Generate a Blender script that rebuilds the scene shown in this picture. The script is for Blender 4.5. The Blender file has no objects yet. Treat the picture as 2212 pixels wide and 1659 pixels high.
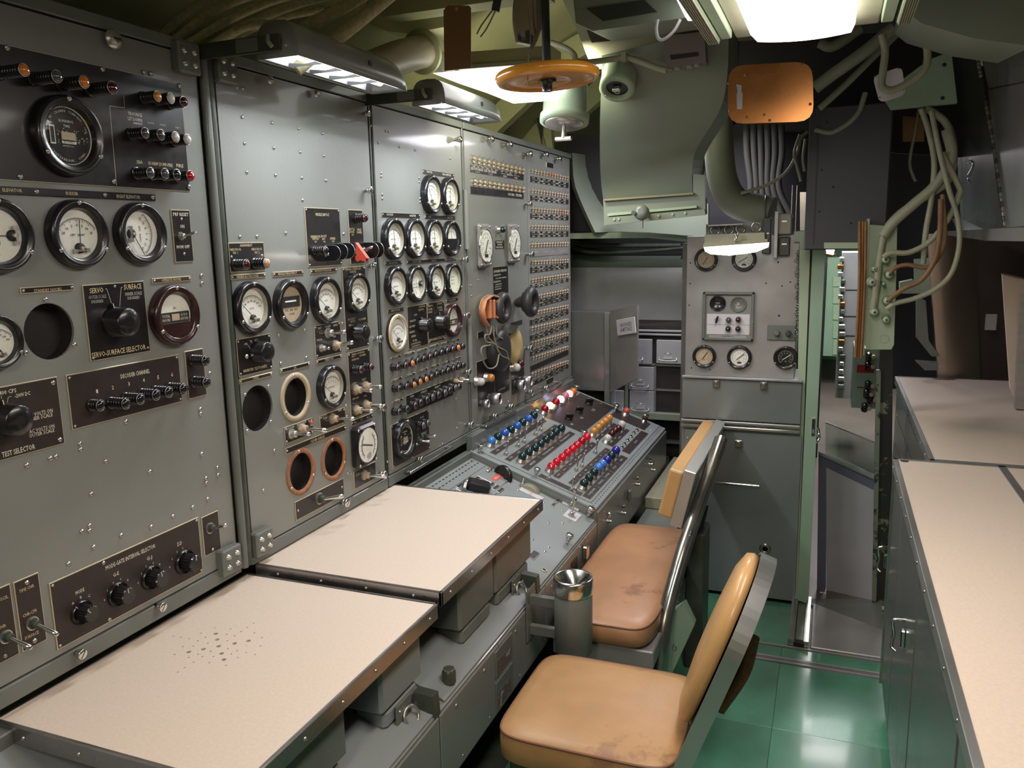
import bpy, bmesh, math, random
from mathutils import Vector, Matrix, Euler
random.seed(7)
SC = bpy.context.scene
COL = SC.collection
R = math.radians
V = Vector

# ---------------------------------------------------------------- camera
H = 1.66
FPX = 1751.0
_yaw, _pit, _rol = R(21.54), R(-10.18), R(-1.19)
FW = V((-math.sin(_yaw)*math.cos(_pit), math.cos(_yaw)*math.cos(_pit), math.sin(_pit)))
_rt = V((math.cos(_yaw), math.sin(_yaw), 0)); _up = _rt.cross(FW)
RT = math.cos(_rol)*_rt + math.sin(_rol)*_up
UP = -math.sin(_rol)*_rt + math.cos(_rol)*_up
CAM = V((0, 0, H))
cd = bpy.data.cameras.new('camera'); cam = bpy.data.objects.new('camera', cd); COL.objects.link(cam)
cd.sensor_width = 36; cd.lens = FPX/2212*36; cd.clip_start = 0.02
m = Matrix((RT, UP, -FW)).transposed().to_4x4(); m.translation = CAM
cam.matrix_world = m
SC.camera = cam

# ---------------------------------------------------------------- world, exposure
w = bpy.data.worlds.new('world'); SC.world = w; w.use_nodes = True
w.node_tree.nodes['Background'].inputs[0].default_value = (0.75, 0.8, 0.85, 1)
w.node_tree.nodes['Background'].inputs[1].default_value = 0.06
SC.view_settings.view_transform = 'Standard'; SC.view_settings.look = 'None'
SC.view_settings.gamma = 1; SC.view_settings.use_curve_mapping = False
SC.view_settings.exposure = 0.22
SC.cycles.max_bounces = 6; SC.cycles.diffuse_bounces = 4; SC.cycles.glossy_bounces = 3
SC.cycles.transmission_bounces = 4; SC.cycles.transparent_max_bounces = 8
SC.cycles.sample_clamp_indirect = 4; SC.cycles.blur_glossy = 0.5
SC.cycles.use_denoising = True; SC.cycles.caustics_reflective = False; SC.cycles.caustics_refractive = False

def area(name, loc, size, power, col=(1, 1, 1), rot=(0, 0, 0), spread=180):
    l = bpy.data.lights.new(name, 'AREA'); l.shape = 'RECTANGLE'; l.size, l.size_y = size
    l.energy = power; l.color = col; l.spread = R(spread)
    o = bpy.data.objects.new(name, l); COL.objects.link(o); o.location = loc; o.rotation_euler = rot
    return o
WARM = (1.0, 0.87, 0.76); COOL = (0.93, 0.96, 1.0)
area('panel_lamp_light', (-1.2, 1.89, 2.066), (.09, .44), 5.0, COOL, (0, R(-15), 0))
area('panel_lamp_light.001', (-1.2, 2.58, 2.066), (.09, .40), 6.2, COOL, (0, R(-20), 0))
area('ceiling_fixture_light', (-.085, 1.5, 2.08), (.2, 1.2), 8.5, WARM)
area('aft_fill_light', (-.35, -.7, 2.2), (.3, 1.2), 20, (1, .84, .66))  # added behind the camera to light the right worktops and desk fronts
area('bulkhead_lamp_light', (-.355, 3.30, 1.60), (.22, .10), 1.5, WARM, (R(-10), 0, 0))
area('side_fixture_light', (-1.05, 2.92, 2.27), (.4, .12), 6, (1, .97, .74), (R(55), 0, 0))
area('passage_light', (.15, 7.0, 2.1), (.5, 2.6), 70, (1, .97, .95))
area('forward_fill_light', (-.75, 4.2, 2.2), (.3, .5), 13, (.96, .93, 1))  # added without a fixture, brightens the cupboard, drawers and back wall

# ---------------------------------------------------------------- pixel rays on real planes
def ray(px, py):
    return (px-1106)/FPX*RT - (py-829.5)/FPX*UP + FW
AX = {'x': 0, 'y': 1, 'z': 2}
def at(px, py, ax, val):
    d = ray(px, py); i = AX[ax]; return CAM + d*((val-CAM[i])/d[i])

class Frame:
    """a real plane: origin, u (right), v (up), n (out of the surface)"""
    def __init__(s, O, u, v):
        s.O, s.u, s.v = V(O), V(u).normalized(), V(v).normalized(); s.n = s.u.cross(s.v).normalized()
        s.v = s.n.cross(s.u)
    def px(s, x, y, h=0.0):
        d = ray(x, y); o = s.O + s.n*h
        t = (o-CAM).dot(s.n)/d.dot(s.n); p = CAM+d*t-s.O
        return p.dot(s.u), p.dot(s.v)
    def M(s, a, b, h=0.0, rot=0.0, sc=1.0):
        m = Matrix((s.u, s.v, s.n)).transposed().to_4x4(); m.translation = s.O+s.u*a+s.v*b+s.n*h
        m = m @ Matrix.Rotation(rot, 4, 'Z')
        if sc != 1.0: m = m @ Matrix.Scale(sc, 4)
        return m
    def P(s, a, b, h=0.0): return s.O+s.u*a+s.v*b+s.n*h

# ---------------------------------------------------------------- materials
MATS = {}
def mat(name, col=(.5, .5, .5), rough=.5, metal=0.0, noise=0.0, nscale=8.0, bump=0.0, bscale=200.0, emit=None, estr=0.0,
        wear=None, wthr=.62, wscale=6.0, coat=0.0, alpha=None, aniso=None, stretch=None, spec=None):
    if name in MATS: return MATS[name]
    m = bpy.data.materials.new(name); m.use_nodes = True; MATS[name] = m
    nt = m.node_tree; b = nt.nodes['Principled BSDF']
    def setc(sock, val): b.inputs[sock].default_value = val
    c = (*col, 1)
    setc('Base Color', c); setc('Roughness', rough); setc('Metallic', metal)
    if coat: setc('Coat Weight', coat); setc('Coat Roughness', .08)
    if spec is not None: setc('Specular IOR Level', spec)
    tc = nt.nodes.new('ShaderNodeTexCoord')
    src = tc.outputs['Object']
    if stretch:
        mp = nt.nodes.new('ShaderNodeMapping'); mp.inputs['Scale'].default_value = stretch
        nt.links.new(src, mp.inputs[0]); src = mp.outputs[0]
    last = None
    if noise:
        n = nt.nodes.new('ShaderNodeTexNoise'); n.inputs['Scale'].default_value = nscale; n.inputs['Detail'].default_value = 5
        nt.links.new(src, n.inputs['Vector'])
        mx = nt.nodes.new('ShaderNodeMix'); mx.data_type = 'RGBA'
        mx.inputs[6].default_value = tuple(x*(1-noise) for x in col)+(1,)
        mx.inputs[7].default_value = tuple(min(1, x*(1+noise)) for x in col)+(1,)
        cr = nt.nodes.new('ShaderNodeMapRange'); cr.inputs[1].default_value = .3; cr.inputs[2].default_value = .7
        nt.links.new(n.outputs[0], cr.inputs[0]); nt.links.new(cr.outputs[0], mx.inputs[0])
        last = mx.outputs[2]
        mr = nt.nodes.new('ShaderNodeMapRange'); mr.inputs[3].default_value = max(0, rough-.07); mr.inputs[4].default_value = min(1, rough+.1)
        nt.links.new(n.outputs[0], mr.inputs[0]); nt.links.new(mr.outputs[0], b.inputs['Roughness'])
    if wear:
        n2 = nt.nodes.new('ShaderNodeTexNoise'); n2.inputs['Scale'].default_value = wscale; n2.inputs['Detail'].default_value = 8
        n2.inputs['Roughness'].default_value = .65
        nt.links.new(src, n2.inputs['Vector'])
        st = nt.nodes.new('ShaderNodeMapRange'); st.inputs[1].default_value = wthr; st.inputs[2].default_value = wthr+.04
        nt.links.new(n2.outputs[0], st.inputs[0])
        mx2 = nt.nodes.new('ShaderNodeMix'); mx2.data_type = 'RGBA'
        if last: nt.links.new(last, mx2.inputs[6])
        else: mx2.inputs[6].default_value = c
        mx2.inputs[7].default_value = (*wear, 1); nt.links.new(st.outputs[0], mx2.inputs[0]); last = mx2.outputs[2]
    if last: nt.links.new(last, b.inputs['Base Color'])
    if bump:
        n3 = nt.nodes.new('ShaderNodeTexNoise'); n3.inputs['Scale'].default_value = bscale; n3.inputs['Detail'].default_value = 3
        nt.links.new(src, n3.inputs['Vector'])
        bp = nt.nodes.new('ShaderNodeBump'); bp.inputs['Strength'].default_value = bump; bp.inputs['Distance'].default_value = .002
        nt.links.new(n3.outputs[0], bp.inputs['Height']); nt.links.new(bp.outputs[0], b.inputs['Normal'])
    if emit: setc('Emission Color', (*emit, 1)); setc('Emission Strength', estr)
    if alpha is not None: setc('Alpha', alpha)
    return m
def glass(name, tint=(1, 1, 1), refl=.9):
    if name in MATS: return MATS[name]
    m = bpy.data.materials.new(name); m.use_nodes = True; MATS[name] = m; nt = m.node_tree
    nt.nodes.remove(nt.nodes['Principled BSDF']); out = nt.nodes['Material Output']
    tr = nt.nodes.new('ShaderNodeBsdfTransparent'); tr.inputs[0].default_value = (*tint, 1)
    gl = nt.nodes.new('ShaderNodeBsdfGlossy'); gl.inputs['Roughness'].default_value = .04
    mx = nt.nodes.new('ShaderNodeMixShader'); mx.inputs[0].default_value = .05
    nt.links.new(tr.outputs[0], mx.inputs[1]); nt.links.new(gl.outputs[0], mx.inputs[2]); nt.links.new(mx.outputs[0], out.inputs[0])
    return m

GREY = mat('grey_console_paint', (.232, .242, .226), .33, noise=.05, nscale=3, bump=.12, bscale=90, coat=.25)
GREYB = mat('blue_grey_console_paint', (.25, .28, .285), .42, noise=.07, nscale=5, bump=.08, bscale=120)
GREYD = mat('worn_grey_paint', (.15, .165, .15), .42, noise=.12, nscale=6, wear=(.34, .33, .27), wthr=.68, wscale=14, coat=.2)
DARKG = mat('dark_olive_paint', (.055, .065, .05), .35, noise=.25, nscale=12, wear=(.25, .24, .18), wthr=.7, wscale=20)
BLACK = mat('black_plate', (.012, .011, .012), .32, noise=.2, nscale=30, coat=.3)
BROWNP = mat('brown_black_plate', (.032, .022, .020), .45, noise=.15, nscale=30)
BAKE = mat('black_bakelite', (.011, .011, .013), .28, coat=.3)
MAROONB = mat('maroon_bakelite', (.035, .012, .012), .25, coat=.3)
BRASS = mat('brass_edge', (.62, .53, .36), .35, metal=.35)
WHITE = mat('white_dial', (.92, .92, .84), .5, noise=.03)
TANDIAL = mat('tan_dial', (.55, .44, .30), .5, noise=.08)
INK = mat('black_ink', (.02, .02, .02), .6)
GOLD = mat('gold_lettering', (.62, .50, .30), .5)
CREAMT = mat('cream_lettering', (.72, .68, .56), .5)
GREYT = mat('grey_lettering', (.42, .42, .40), .5)
CHROME = mat('chrome', (.75, .75, .74), .18, metal=1)
NICKEL = mat('dull_nickel', (.58, .57, .54), .32, metal=.9)
ALU = mat('brushed_aluminium', (.52, .53, .53), .36, metal=.85, noise=.12, nscale=4, stretch=(1, 1, 8))
STEEL = mat('scuffed_sheet_steel', (.37, .36, .36), .36, metal=.45, noise=.16, nscale=5, bump=.05, bscale=30)
LOCK = mat('dull_locker_steel', (.215, .235, .24), .36, metal=.4, noise=.14, nscale=3, bump=.05, bscale=30)
STEELD = mat('dark_stainless', (.20, .21, .20), .24, metal=.5, noise=.12, nscale=3)
TRIM = mat('steel_edge_trim', (.36, .34, .33), .27, metal=.9, noise=.1, nscale=10)
TANF = mat('tan_toggle_boot', (.52, .40, .27), .6)
CREAM = mat('cream_laminate', (.76, .635, .53), .42, noise=.045, nscale=140, bump=.03, bscale=300, wear=(.50, .38, .28), wthr=.73, wscale=36)
LEATHER = mat('tan_vinyl', (.47, .265, .115), .40, noise=.12, nscale=7, bump=.25, bscale=55, wear=(.36, .19, .10), wthr=.60, wscale=3)
LEATHB = mat('brown_vinyl', (.42, .215, .11), .36, noise=.14, nscale=5, bump=.25, bscale=50, wear=(.30, .14, .075), wthr=.60, wscale=3)
LEATHY = mat('amber_vinyl', (.62, .36, .15), .33, noise=.07, nscale=5, bump=.3, bscale=30, coat=.2)
PIPING = mat('piping_dark', (.20, .09, .045), .5)
LINO = mat('green_linoleum', (.07, .24, .155), .24, noise=.35, nscale=2.2, wear=(.25, .36, .25), wthr=.70, wscale=11, coat=.25)
MINT = mat('mint_paint', (.28, .40, .30), .4, noise=.06, nscale=6)
MINTL = mat('pale_green_paint', (.36, .45, .32), .42, noise=.08, nscale=5, wear=(.28, .25, .16), wthr=.72, wscale=16)
SAGE = mat('sage_duct_paint', (.215, .245, .195), .45, noise=.07, nscale=3)
OLIVE = mat('olive_hull_paint', (.34, .34, .17), .5, noise=.16, nscale=4, bump=.2, bscale=20)
CREAMP = mat('cream_grey_paint', (.34, .33, .24), .45, noise=.08)
LILAC = mat('lilac_grey_wall', (.36, .36, .38), .42, noise=.06)
CHAR = mat('charcoal_paint', (.045, .046, .054), .5, noise=.1)
DARK = mat('deep_shadow_black', (.012, .012, .012), .8)  # near-black colour that stands in for deep shade
SLOT = mat('dark_recess', (.018, .015, .014), .65, noise=.3, nscale=20)
CORK = mat('orange_brown_gasket', (.34, .15, .075), .7, noise=.25, nscale=60)
TANRING = mat('tan_gasket', (.52, .43, .29), .55, noise=.08, nscale=20)
ORANGE = mat('orange_enamel', (.74, .31, .03), .22, noise=.12, nscale=6, coat=.5)
COPPER = mat('copper_lacquer', (.36, .15, .045), .26, metal=.85, noise=.14, nscale=4)
CARD = mat('brown_card', (.25, .13, .06), .75, noise=.05)
CABLE = mat('braided_cable', (.42, .38, .22), .7, noise=.2, nscale=90, bump=.8, bscale=160)
CABLEG = mat('grey_green_cable', (.30, .31, .22), .5, noise=.12, nscale=20, wear=(.32, .24, .14), wthr=.66, wscale=20)
CABLEB = mat('brown_cable', (.20, .11, .05), .5, noise=.25, nscale=25)
PIPE = mat('lagged_pipe_paint', (.24, .265, .20), .55, noise=.09)
REDP = mat('red_guard', (.62, .075, .04), .38)
REDT = mat('red_label', (.70, .10, .08), .45)
PAPER = mat('white_card', (.62, .60, .64), .45)
PURP = mat('slate_blue_frame', (.12, .125, .18), .35)
RUBBER = mat('black_rubber', (.035, .035, .038), .45)
TANLEA = mat('orange_leather', (.50, .19, .085), .45, noise=.1, nscale=20)
STITCH = mat('cream_stitching', (.62, .52, .40), .6)
STRING = mat('grey_cord', (.27, .24, .19), .7)
YELP = mat('yellowed_pad', (.55, .42, .20), .6, noise=.12, nscale=12)
FOIL = mat('silver_tape', (.70, .71, .72), .30, metal=.8, bump=.6, bscale=40)
TUBEM = mat('worn_tube_steel', (.34, .34, .31), .22, metal=.9, noise=.25, nscale=8)
LITW = mat('lit_tube', (1, 1, 1), .5, emit=(.97, .98, 1), estr=4.0)
LITM = mat('lit_main_diffuser', (1, 1, 1), .5, emit=(1, .93, .86), estr=6.5)
LITF = mat('lit_diffuser', (1, 1, 1), .5, emit=(1, .98, .95), estr=3.2)
LITY = mat('lit_diffuser_warm', (1, 1, 1), .5, emit=(1, 1, .95), estr=3.0)
REFLW = mat('white_reflector', (.82, .84, .9), .35)
GLASS = glass('dial_glass')
PLEXI = glass('clear_acrylic', (.80, .84, .84))
def lens(n, col, e=0.0, ecol=None): return mat('lens_'+n, col, .12, coat=.6, emit=ecol or col, estr=e)
L = {'blue': lens('blue', (.03, .12, .55)), 'lblue': lens('light_blue', (.06, .22, .72)), 'dblue': lens('deep_blue', (.02, .015, .30)),
     'dark': lens('dark_green', (.003, .028, .032)), 'red': lens('red', (.34, .003, .015), .06), 'rlit': lens('red_lit', (.38, .0, .012), .16, (1, .01, .04)),
     'maroon': lens('maroon', (.055, .006, .010)), 'amber': lens('amber', (.62, .26, .05)), 'clear': lens('clear', (.62, .60, .58)),
     'ylit': lens('yellow_lit', (.9, .5, .1), 6.0, (1, .55, .16)), 'blit': lens('blue_lit', (.2, .1, .6), 4.5, (.75, .65, 1)),
     'plit': lens('pink_lit', (.7, .1, .12), 3.0, (1, .22, .24)), 'pink': lens('pink', (.62, .20, .22)), 'orange': lens('orange', (.62, .18, .03)),
     'olit': lens('orange_lit', (.8, .35, .04), .7, (1, .4, .05)), 'smoke': lens('smoke', (.07, .065, .07)), 'coral': lens('coral', (.60, .10, .06)),
     'tan': lens('tan', (.50, .33, .22)), 'black': lens('black', (.012, .012, .016)), 'bead': mat('glass_bead', (.50, .37, .26), .15, coat=.5),
     'beadr': mat('glass_bead_red', (.62, .20, .10), .15, coat=.5)}

# ---------------------------------------------------------------- mesh builder
class MB:
    def __init__(s): s.v, s.f, s.mi, s.sm, s.mats = [], [], [], [], []
    def m(s, mt):
        if mt not in s.mats: s.mats.append(mt)
        return s.mats.index(mt)
    def raw(s, vs, fs, mt, M=None, smooth=False):
        o = len(s.v); k = s.m(mt)
        s.v += [tuple(M @ V(p)) if M else tuple(p) for p in vs]
        for f in fs: s.f.append(tuple(i+o for i in f)); s.mi.append(k); s.sm.append(smooth)
        return s
    def box(s, c, d, mt, M=None, ch=0.0):
        x, y, z = (q/2 for q in d); cx, cy, cz = c
        if ch <= 0:
            vs = [(cx+i*x, cy+j*y, cz+k*z) for i in (-1, 1) for j in (-1, 1) for k in (-1, 1)]
            fs = [(0, 1, 3, 2), (4, 6, 7, 5), (0, 4, 5, 1), (2, 3, 7, 6), (0, 2, 6, 4), (1, 5, 7, 3)]
            return s.raw(vs, fs, mt, M)
        ch = min(ch, x*.9, y*.9, z*.9)
        bm = bmesh.new(); 
        for i in (-1, 1):
            for j in (-1, 1):
                for k in (-1, 1):
                    bm.verts.new((cx+i*(x-ch), cy+j*(y-ch), cz+k*z)); bm.verts.new((cx+i*(x-ch), cy+j*y, cz+k*(z-ch))); bm.verts.new((cx+i*x, cy+j*(y-ch), cz+k*(z-ch)))
        bmesh.ops.convex_hull(bm, input=bm.verts[:]); bmesh.ops.dissolve_limit(bm, angle_limit=.01, verts=bm.verts[:], edges=bm.edges[:])
        bm.verts.index_update()
        s.raw([v.co.copy() for v in bm.verts], [tuple(v.index for v in f.verts) for f in bm.faces], mt, M); bm.free(); return s
    def bx(s, x0, x1, y0, y1, z0, z1, mt, ch=0.0, M=None):
        return s.box(((x0+x1)/2, (y0+y1)/2, (z0+z1)/2), (abs(x1-x0), abs(y1-y0), abs(z1-z0)), mt, M, ch)
    def lathe(s, prof, mt, n=24, M=None, smooth=True, cap0=True, cap1=True):
        vs, fs = [], []
        for r, z in prof:
            for k in range(n): a = 2*math.pi*k/n; vs.append((r*math.cos(a), r*math.sin(a), z))
        for i in range(len(prof)-1):
            for k in range(n): a, b = i*n+k, i*n+(k+1) % n; fs.append((a, b, b+n, a+n))
        s.raw(vs, fs, mt, M, smooth)
        for i, c in ((0, cap0), (len(prof)-1, cap1)):
            if c and prof[i][0] > 1e-6:
                ring = vs[i*n:(i+1)*n]; s.raw(ring, [tuple(range(n)) if i else tuple(range(n-1, -1, -1))], mt, M)
        return s
    def cyl(s, p0, p1, r, mt, n=16, r1=None, smooth=True):
        p0, p1 = V(p0), V(p1); d = p1-p0; q = d.to_track_quat('Z', 'Y').to_matrix().to_4x4(); q.translation = p0
        return s.lathe([(r, 0), (r if r1 is None else r1, d.length)], mt, n, q, smooth)
    def sphere(s, c, r, mt, n=14, k=8, sc=(1, 1, 1)):
        prof = [(max(1e-5, r*math.sin(math.pi*i/k)), -r*math.cos(math.pi*i/k)) for i in range(k+1)]
        return s.lathe(prof, mt, n, Matrix.Translation(c) @ Matrix.Diagonal((*sc, 1)), True, False, False)
    def torus(s, Rr, r, mt, M=None, n=32, k=10, sz=1.0):
        vs, fs = [], []
        for i in range(n):
            a = 2*math.pi*i/n
            for j in range(k):
                b = 2*math.pi*j/k; q = Rr+r*math.cos(b); vs.append((q*math.cos(a), q*math.sin(a), r*sz*math.sin(b)))
        for i in range(n):
            for j in range(k): fs.append((i*k+j, ((i+1) % n)*k+j, ((i+1) % n)*k+(j+1) % k, i*k+(j+1) % k))
        return s.raw(vs, fs, mt, M, True)
    def tube(s, pts, r, mt, n=10, sub=6, closed=False):
        P = [V(p) for p in pts]
        if sub > 1 and len(P) > 2:
            Q = []
            for i in range(len(P)-1):
                a, b = P[i], P[i+1]; a0 = P[i-1] if i else a*2-b; b1 = P[i+2] if i+2 < len(P) else b*2-a
                for t in range(sub):
                    t /= sub; Q.append(.5*((2*a)+(b-a0)*t+(2*a0-5*a+4*b-b1)*t*t+(3*a-a0-3*b+b1)*t**3))
            Q.append(P[-1]); P = Q
        vs, fs = [], []; nrm = None
        for i, p in enumerate(P):
            t = (P[min(i+1, len(P)-1)]-P[max(i-1, 0)]).normalized()
            if nrm is None: nrm = t.orthogonal().normalized()
            nrm = (nrm-t*nrm.dot(t)).normalized(); bn = t.cross(nrm); rr = r(i/(len(P)-1)) if callable(r) else r
            for k in range(n): a = 2*math.pi*k/n; vs.append(p+(nrm*math.cos(a)+bn*math.sin(a))*rr)
        for i in range(len(P)-1):
            for k in range(n): a, b = i*n+k, i*n+(k+1) % n; fs.append((a, b, b+n, a+n))
        s.raw(vs, fs, mt, None, True)
        s.raw(vs[:n], [tuple(range(n-1, -1, -1))], mt); s.raw(vs[-n:], [tuple(range(n))], mt)
        return s
    def prism(s, pts, d, mt, M=None):
        """3-d polygon pts extruded by vector d"""
        n = len(pts); a = [V(p) for p in pts]; b = [p+V(d) for p in a]
        s.raw(a+b, [tuple(range(n))[::-1], tuple(range(n, 2*n))]+[(i, (i+1) % n, (i+1) % n+n, i+n) for i in range(n)], mt, M); return s
    def loft(s, rows, mt, back, smooth=True):
        """rows of 3-d points make a sheet, closed by a copy moved by back"""
        n, m_ = len(rows), len(rows[0]); a = [V(p) for r_ in rows for p in r_]; b = [p+V(back) for p in a]; k = n*m_
        fs = []
        for i in range(n-1):
            for j in range(m_-1): q = i*m_+j; fs += [(q, q+m_, q+m_+1, q+1), (q+k, q+1+k, q+m_+1+k, q+m_+k)]
        s.raw(a+b, fs, mt, None, smooth)
        e = [j for j in range(m_)]+[i*m_+m_-1 for i in range(1, n)]+[(n-1)*m_+j for j in range(m_-2, -1, -1)]+[i*m_ for i in range(n-2, 0, -1)]
        s.raw(a+b, [(e[i], e[(i+1) % len(e)], e[(i+1) % len(e)]+k, e[i]+k) for i in range(len(e))], mt); return s
    def mesh(s, name):
        me = bpy.data.meshes.new(name); me.from_pydata(s.v, [], s.f)
        for mt in s.mats: me.materials.append(mt)
        me.polygons.foreach_set('material_index', s.mi); me.polygons.foreach_set('use_smooth', s.sm); me.update()
        bm = bmesh.new(); bm.from_mesh(me); bmesh.ops.recalc_face_normals(bm, faces=bm.faces[:]); bm.to_mesh(me); bm.free()
        return me

# ---------------------------------------------------------------- objects
WM = {}
I4 = Matrix.Identity(4)
def put(name, me, parent=None, M=None, **kw):
    if isinstance(me, MB): me = me.mesh(name)
    o = bpy.data.objects.new(name, me); COL.objects.link(o); M = M or I4
    if parent is not None: o.parent = parent; o.matrix_basis = WM[parent.name].inverted() @ M
    else: o.matrix_basis = M
    WM[o.name] = M.copy()
    for k, v in kw.items(): o[k] = v
    return o
def centred(name, mb, parent=None, base=True, **kw):
    """a mesh in world coordinates, moved so that the object's origin sits at its base"""
    xs = list(zip(*mb.v)); c = V(((min(xs[0])+max(xs[0]))/2, (min(xs[1])+max(xs[1]))/2, min(xs[2]) if base else (min(xs[2])+max(xs[2]))/2))
    mb.v = [tuple(V(p)-c) for p in mb.v]
    return put(name, mb, parent, Matrix.Translation(c), **kw)
def thing(name, label, cat, loc=(0, 0, 0), group=None):
    kw = dict(label=label, category=cat)
    if group: kw['group'] = group
    return put(name, None, None, Matrix.Translation(loc), **kw)

# ---------------------------------------------------------------- lettering
_TX = {}
def glyphs(t):
    if t in _TX: return _TX[t]
    c = bpy.data.curves.new('t', 'FONT'); c.body = t; c.size = 1; c.resolution_u = 1; c.align_x = 'LEFT'; c.offset = .012
    o = bpy.data.objects.new('t', c); me = bpy.data.meshes.new_from_object(o)
    vs = [v.co.copy() for v in me.vertices]; fs = [tuple(p.vertices) for p in me.polygons]
    bpy.data.objects.remove(o); bpy.data.meshes.remove(me); bpy.data.curves.remove(c)
    x0 = min(v.x for v in vs); x1 = max(v.x for v in vs)
    vs = [V((v.x-(x0+x1)/2, v.y-.35, 0)) for v in vs]
    _TX[t] = (vs, fs, x1-x0); return _TX[t]
def word(mb, t, x, y, h, mt, width=None, ang=0.0, z=0.0):
    """letters of cap height h centred on (x, y) of the local plane"""
    vs, fs, w_ = glyphs(t); sy = h/.7; sx = sy
    if width: sx = width/w_
    ca, sa = math.cos(ang), math.sin(ang)
    mb.raw([(x+v.x*sx*ca-v.y*sy*sa, y+v.x*sx*sa+v.y*sy*ca, z) for v in vs], fs, mt)
# ================================================================ panel components
def vpx(F, px, py, h=0.0):
    """metres per pixel at a point of the plane"""
    a, b = F.px(px, py, h); return (F.P(a, b, h)-CAM).dot(FW)/FPX
spx = vpx
_C = {}
def cache(k, fn):
    if k not in _C:
        mb = fn(); _C[k] = mb.mesh(str(k[0]))
    return _C[k]
def slotscrew(mb, a, b, h, r, ang=0.6, mt=None):
    mt = mt or NICKEL
    M = Matrix.Translation((a, b, h)) @ Matrix.Rotation(ang, 4, 'Z')
    mb.lathe([(r, 0), (r*.85, r*.35), (r*.4, r*.55)], mt, 8, M, True, False)
    mb.box((0, 0, r*.53), (r*.9, r*.2, r*.12), INK, M)
def screws(F, cab, pts, r=.0042, mt=None, h=.001, name='screws'):
    mb = MB()
    for i, p in enumerate(pts):
        a, b = F.px(p[0], p[1], h); slotscrew(mb, a, b, 0, r*(p[2] if len(p) > 2 else 1), i*1.7, mt)
    put(name, mb, cab, F.M(0, 0, h), kind='stuff')
def panel(F, cab, u0, u1, v0, v1, holes=(), mt=GREY, name='door_panel', th=.006, back=.03):
    bm = bmesh.new()
    def loop(ps):
        vs = [bm.verts.new((x, y, 0)) for x, y in ps]
        return [bm.edges.new((vs[i], vs[(i+1) % len(vs)])) for i in range(len(vs))]
    E = loop([(u0, v0), (u1, v0), (u1, v1), (u0, v1)])
    for a, b, r in holes: E += loop([(a+r*math.cos(k*math.pi/14), b+r*math.sin(k*math.pi/14)) for k in range(28)])
    bmesh.ops.triangle_fill(bm, edges=E, use_beauty=True, use_dissolve=False)
    bmesh.ops.recalc_face_normals(bm, faces=bm.faces[:])
    ret = bmesh.ops.extrude_edge_only(bm, edges=[e for e in bm.edges if e.is_boundary])
    for v in [g for g in ret['geom'] if isinstance(g, bmesh.types.BMVert)]: v.co.z = -th
    me = bpy.data.meshes.new(name); bm.normal_update(); bm.to_mesh(me); bm.free(); me.materials.append(mt)
    o = put(name, me, cab, F.M(0, 0, th))
    for a, b, r in holes:
        if r > .01: put('hole_backing', MB().lathe([(r*1.03, -.001), (r*1.03, -back), (0.0001, -back)], SLOT, 28, None, False, False, False), cab, F.M(a, b, 0))
    return o
def plate(F, cab, q, mt=BLACK, edge=BRASS, texts=(), lines=(), scr=1, name='label_plate', h=.006, tmat=CREAMT, sr=.0032, ew=.0022, th=.0025, ul=None):
    P = [F.px(*p, h) for p in q]
    u0, u1 = (P[0][0]+P[3][0])/2, (P[1][0]+P[2][0])/2; v1, v0 = (P[0][1]+P[1][1])/2, (P[2][1]+P[3][1])/2
    cu, cv = (u0+u1)/2, (v0+v1)/2
    mb = MB(); mb.box((0, 0, th/2), (u1-u0, v1-v0, th), edge or mt, ch=.0006)
    mb.box((0, 0, th), (u1-u0-2*ew, v1-v0-2*ew, .0012), mt)
    hw, hh = (u1-u0)/2, (v1-v0)/2; s_ = sr
    if scr == 1 and hh > 3*s_: pos = [(x*(hw-2.2*s_), y*(hh-2.2*s_)) for x in (-1, 1) for y in (-1, 1)]
    elif scr == 1 or scr == 2: pos = [(x*(hw-1.8*s_), 0) for x in (-1, 1)]
    elif scr == 3: pos = [(0, hh-2.4*s_), (-hw+2.2*s_, -hh+2.2*s_), (hw-2.2*s_, -hh+3*s_)]
    elif scr == 4: pos = [(0, hh-2.2*s_), (0, -hh+2.2*s_)]
    else: pos = []
    for i, p in enumerate(pos): slotscrew(mb, p[0], p[1], th+.0006, s_, i*1.3)
    o = put(name, mb, cab, F.M(cu, cv, h))
    t = MB()
    for tx in texts:
        s_, px, py, hp = tx[:4]; wpx = tx[4] if len(tx) > 4 else None; mt_ = tx[5] if len(tx) > 5 else tmat
        a, b = F.px(px, py, h+th); k = vpx(F, px, py)
        wd = None
        if wpx: wd = abs(F.px(px+wpx/2, py, h)[0]-F.px(px-wpx/2, py, h)[0])
        word(t, s_, a-cu, b-cv, hp*k, mt_, wd, 0, 0)
    for l in lines:
        pts = [F.px(*p, h+th) for p in l[:-1]]; wl = l[-1]
        for a, b in zip(pts, pts[1:]):
            d = V((b[0]-a[0], b[1]-a[1])); L_ = d.length; n = V((-d.y, d.x)).normalized()*wl/2
            t.raw([(a[0]-cu+n.x, a[1]-cv+n.y, 0), (a[0]-cu-n.x, a[1]-cv-n.y, 0), (b[0]-cu-n.x, b[1]-cv-n.y, 0), (b[0]-cu+n.x, b[1]-cv+n.y, 0)], [(0, 1, 2, 3)], tmat)
    if t.v: put('lettering', t, o, F.M(cu, cv, h+th+.0009), kind='stuff')
    return o
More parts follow.
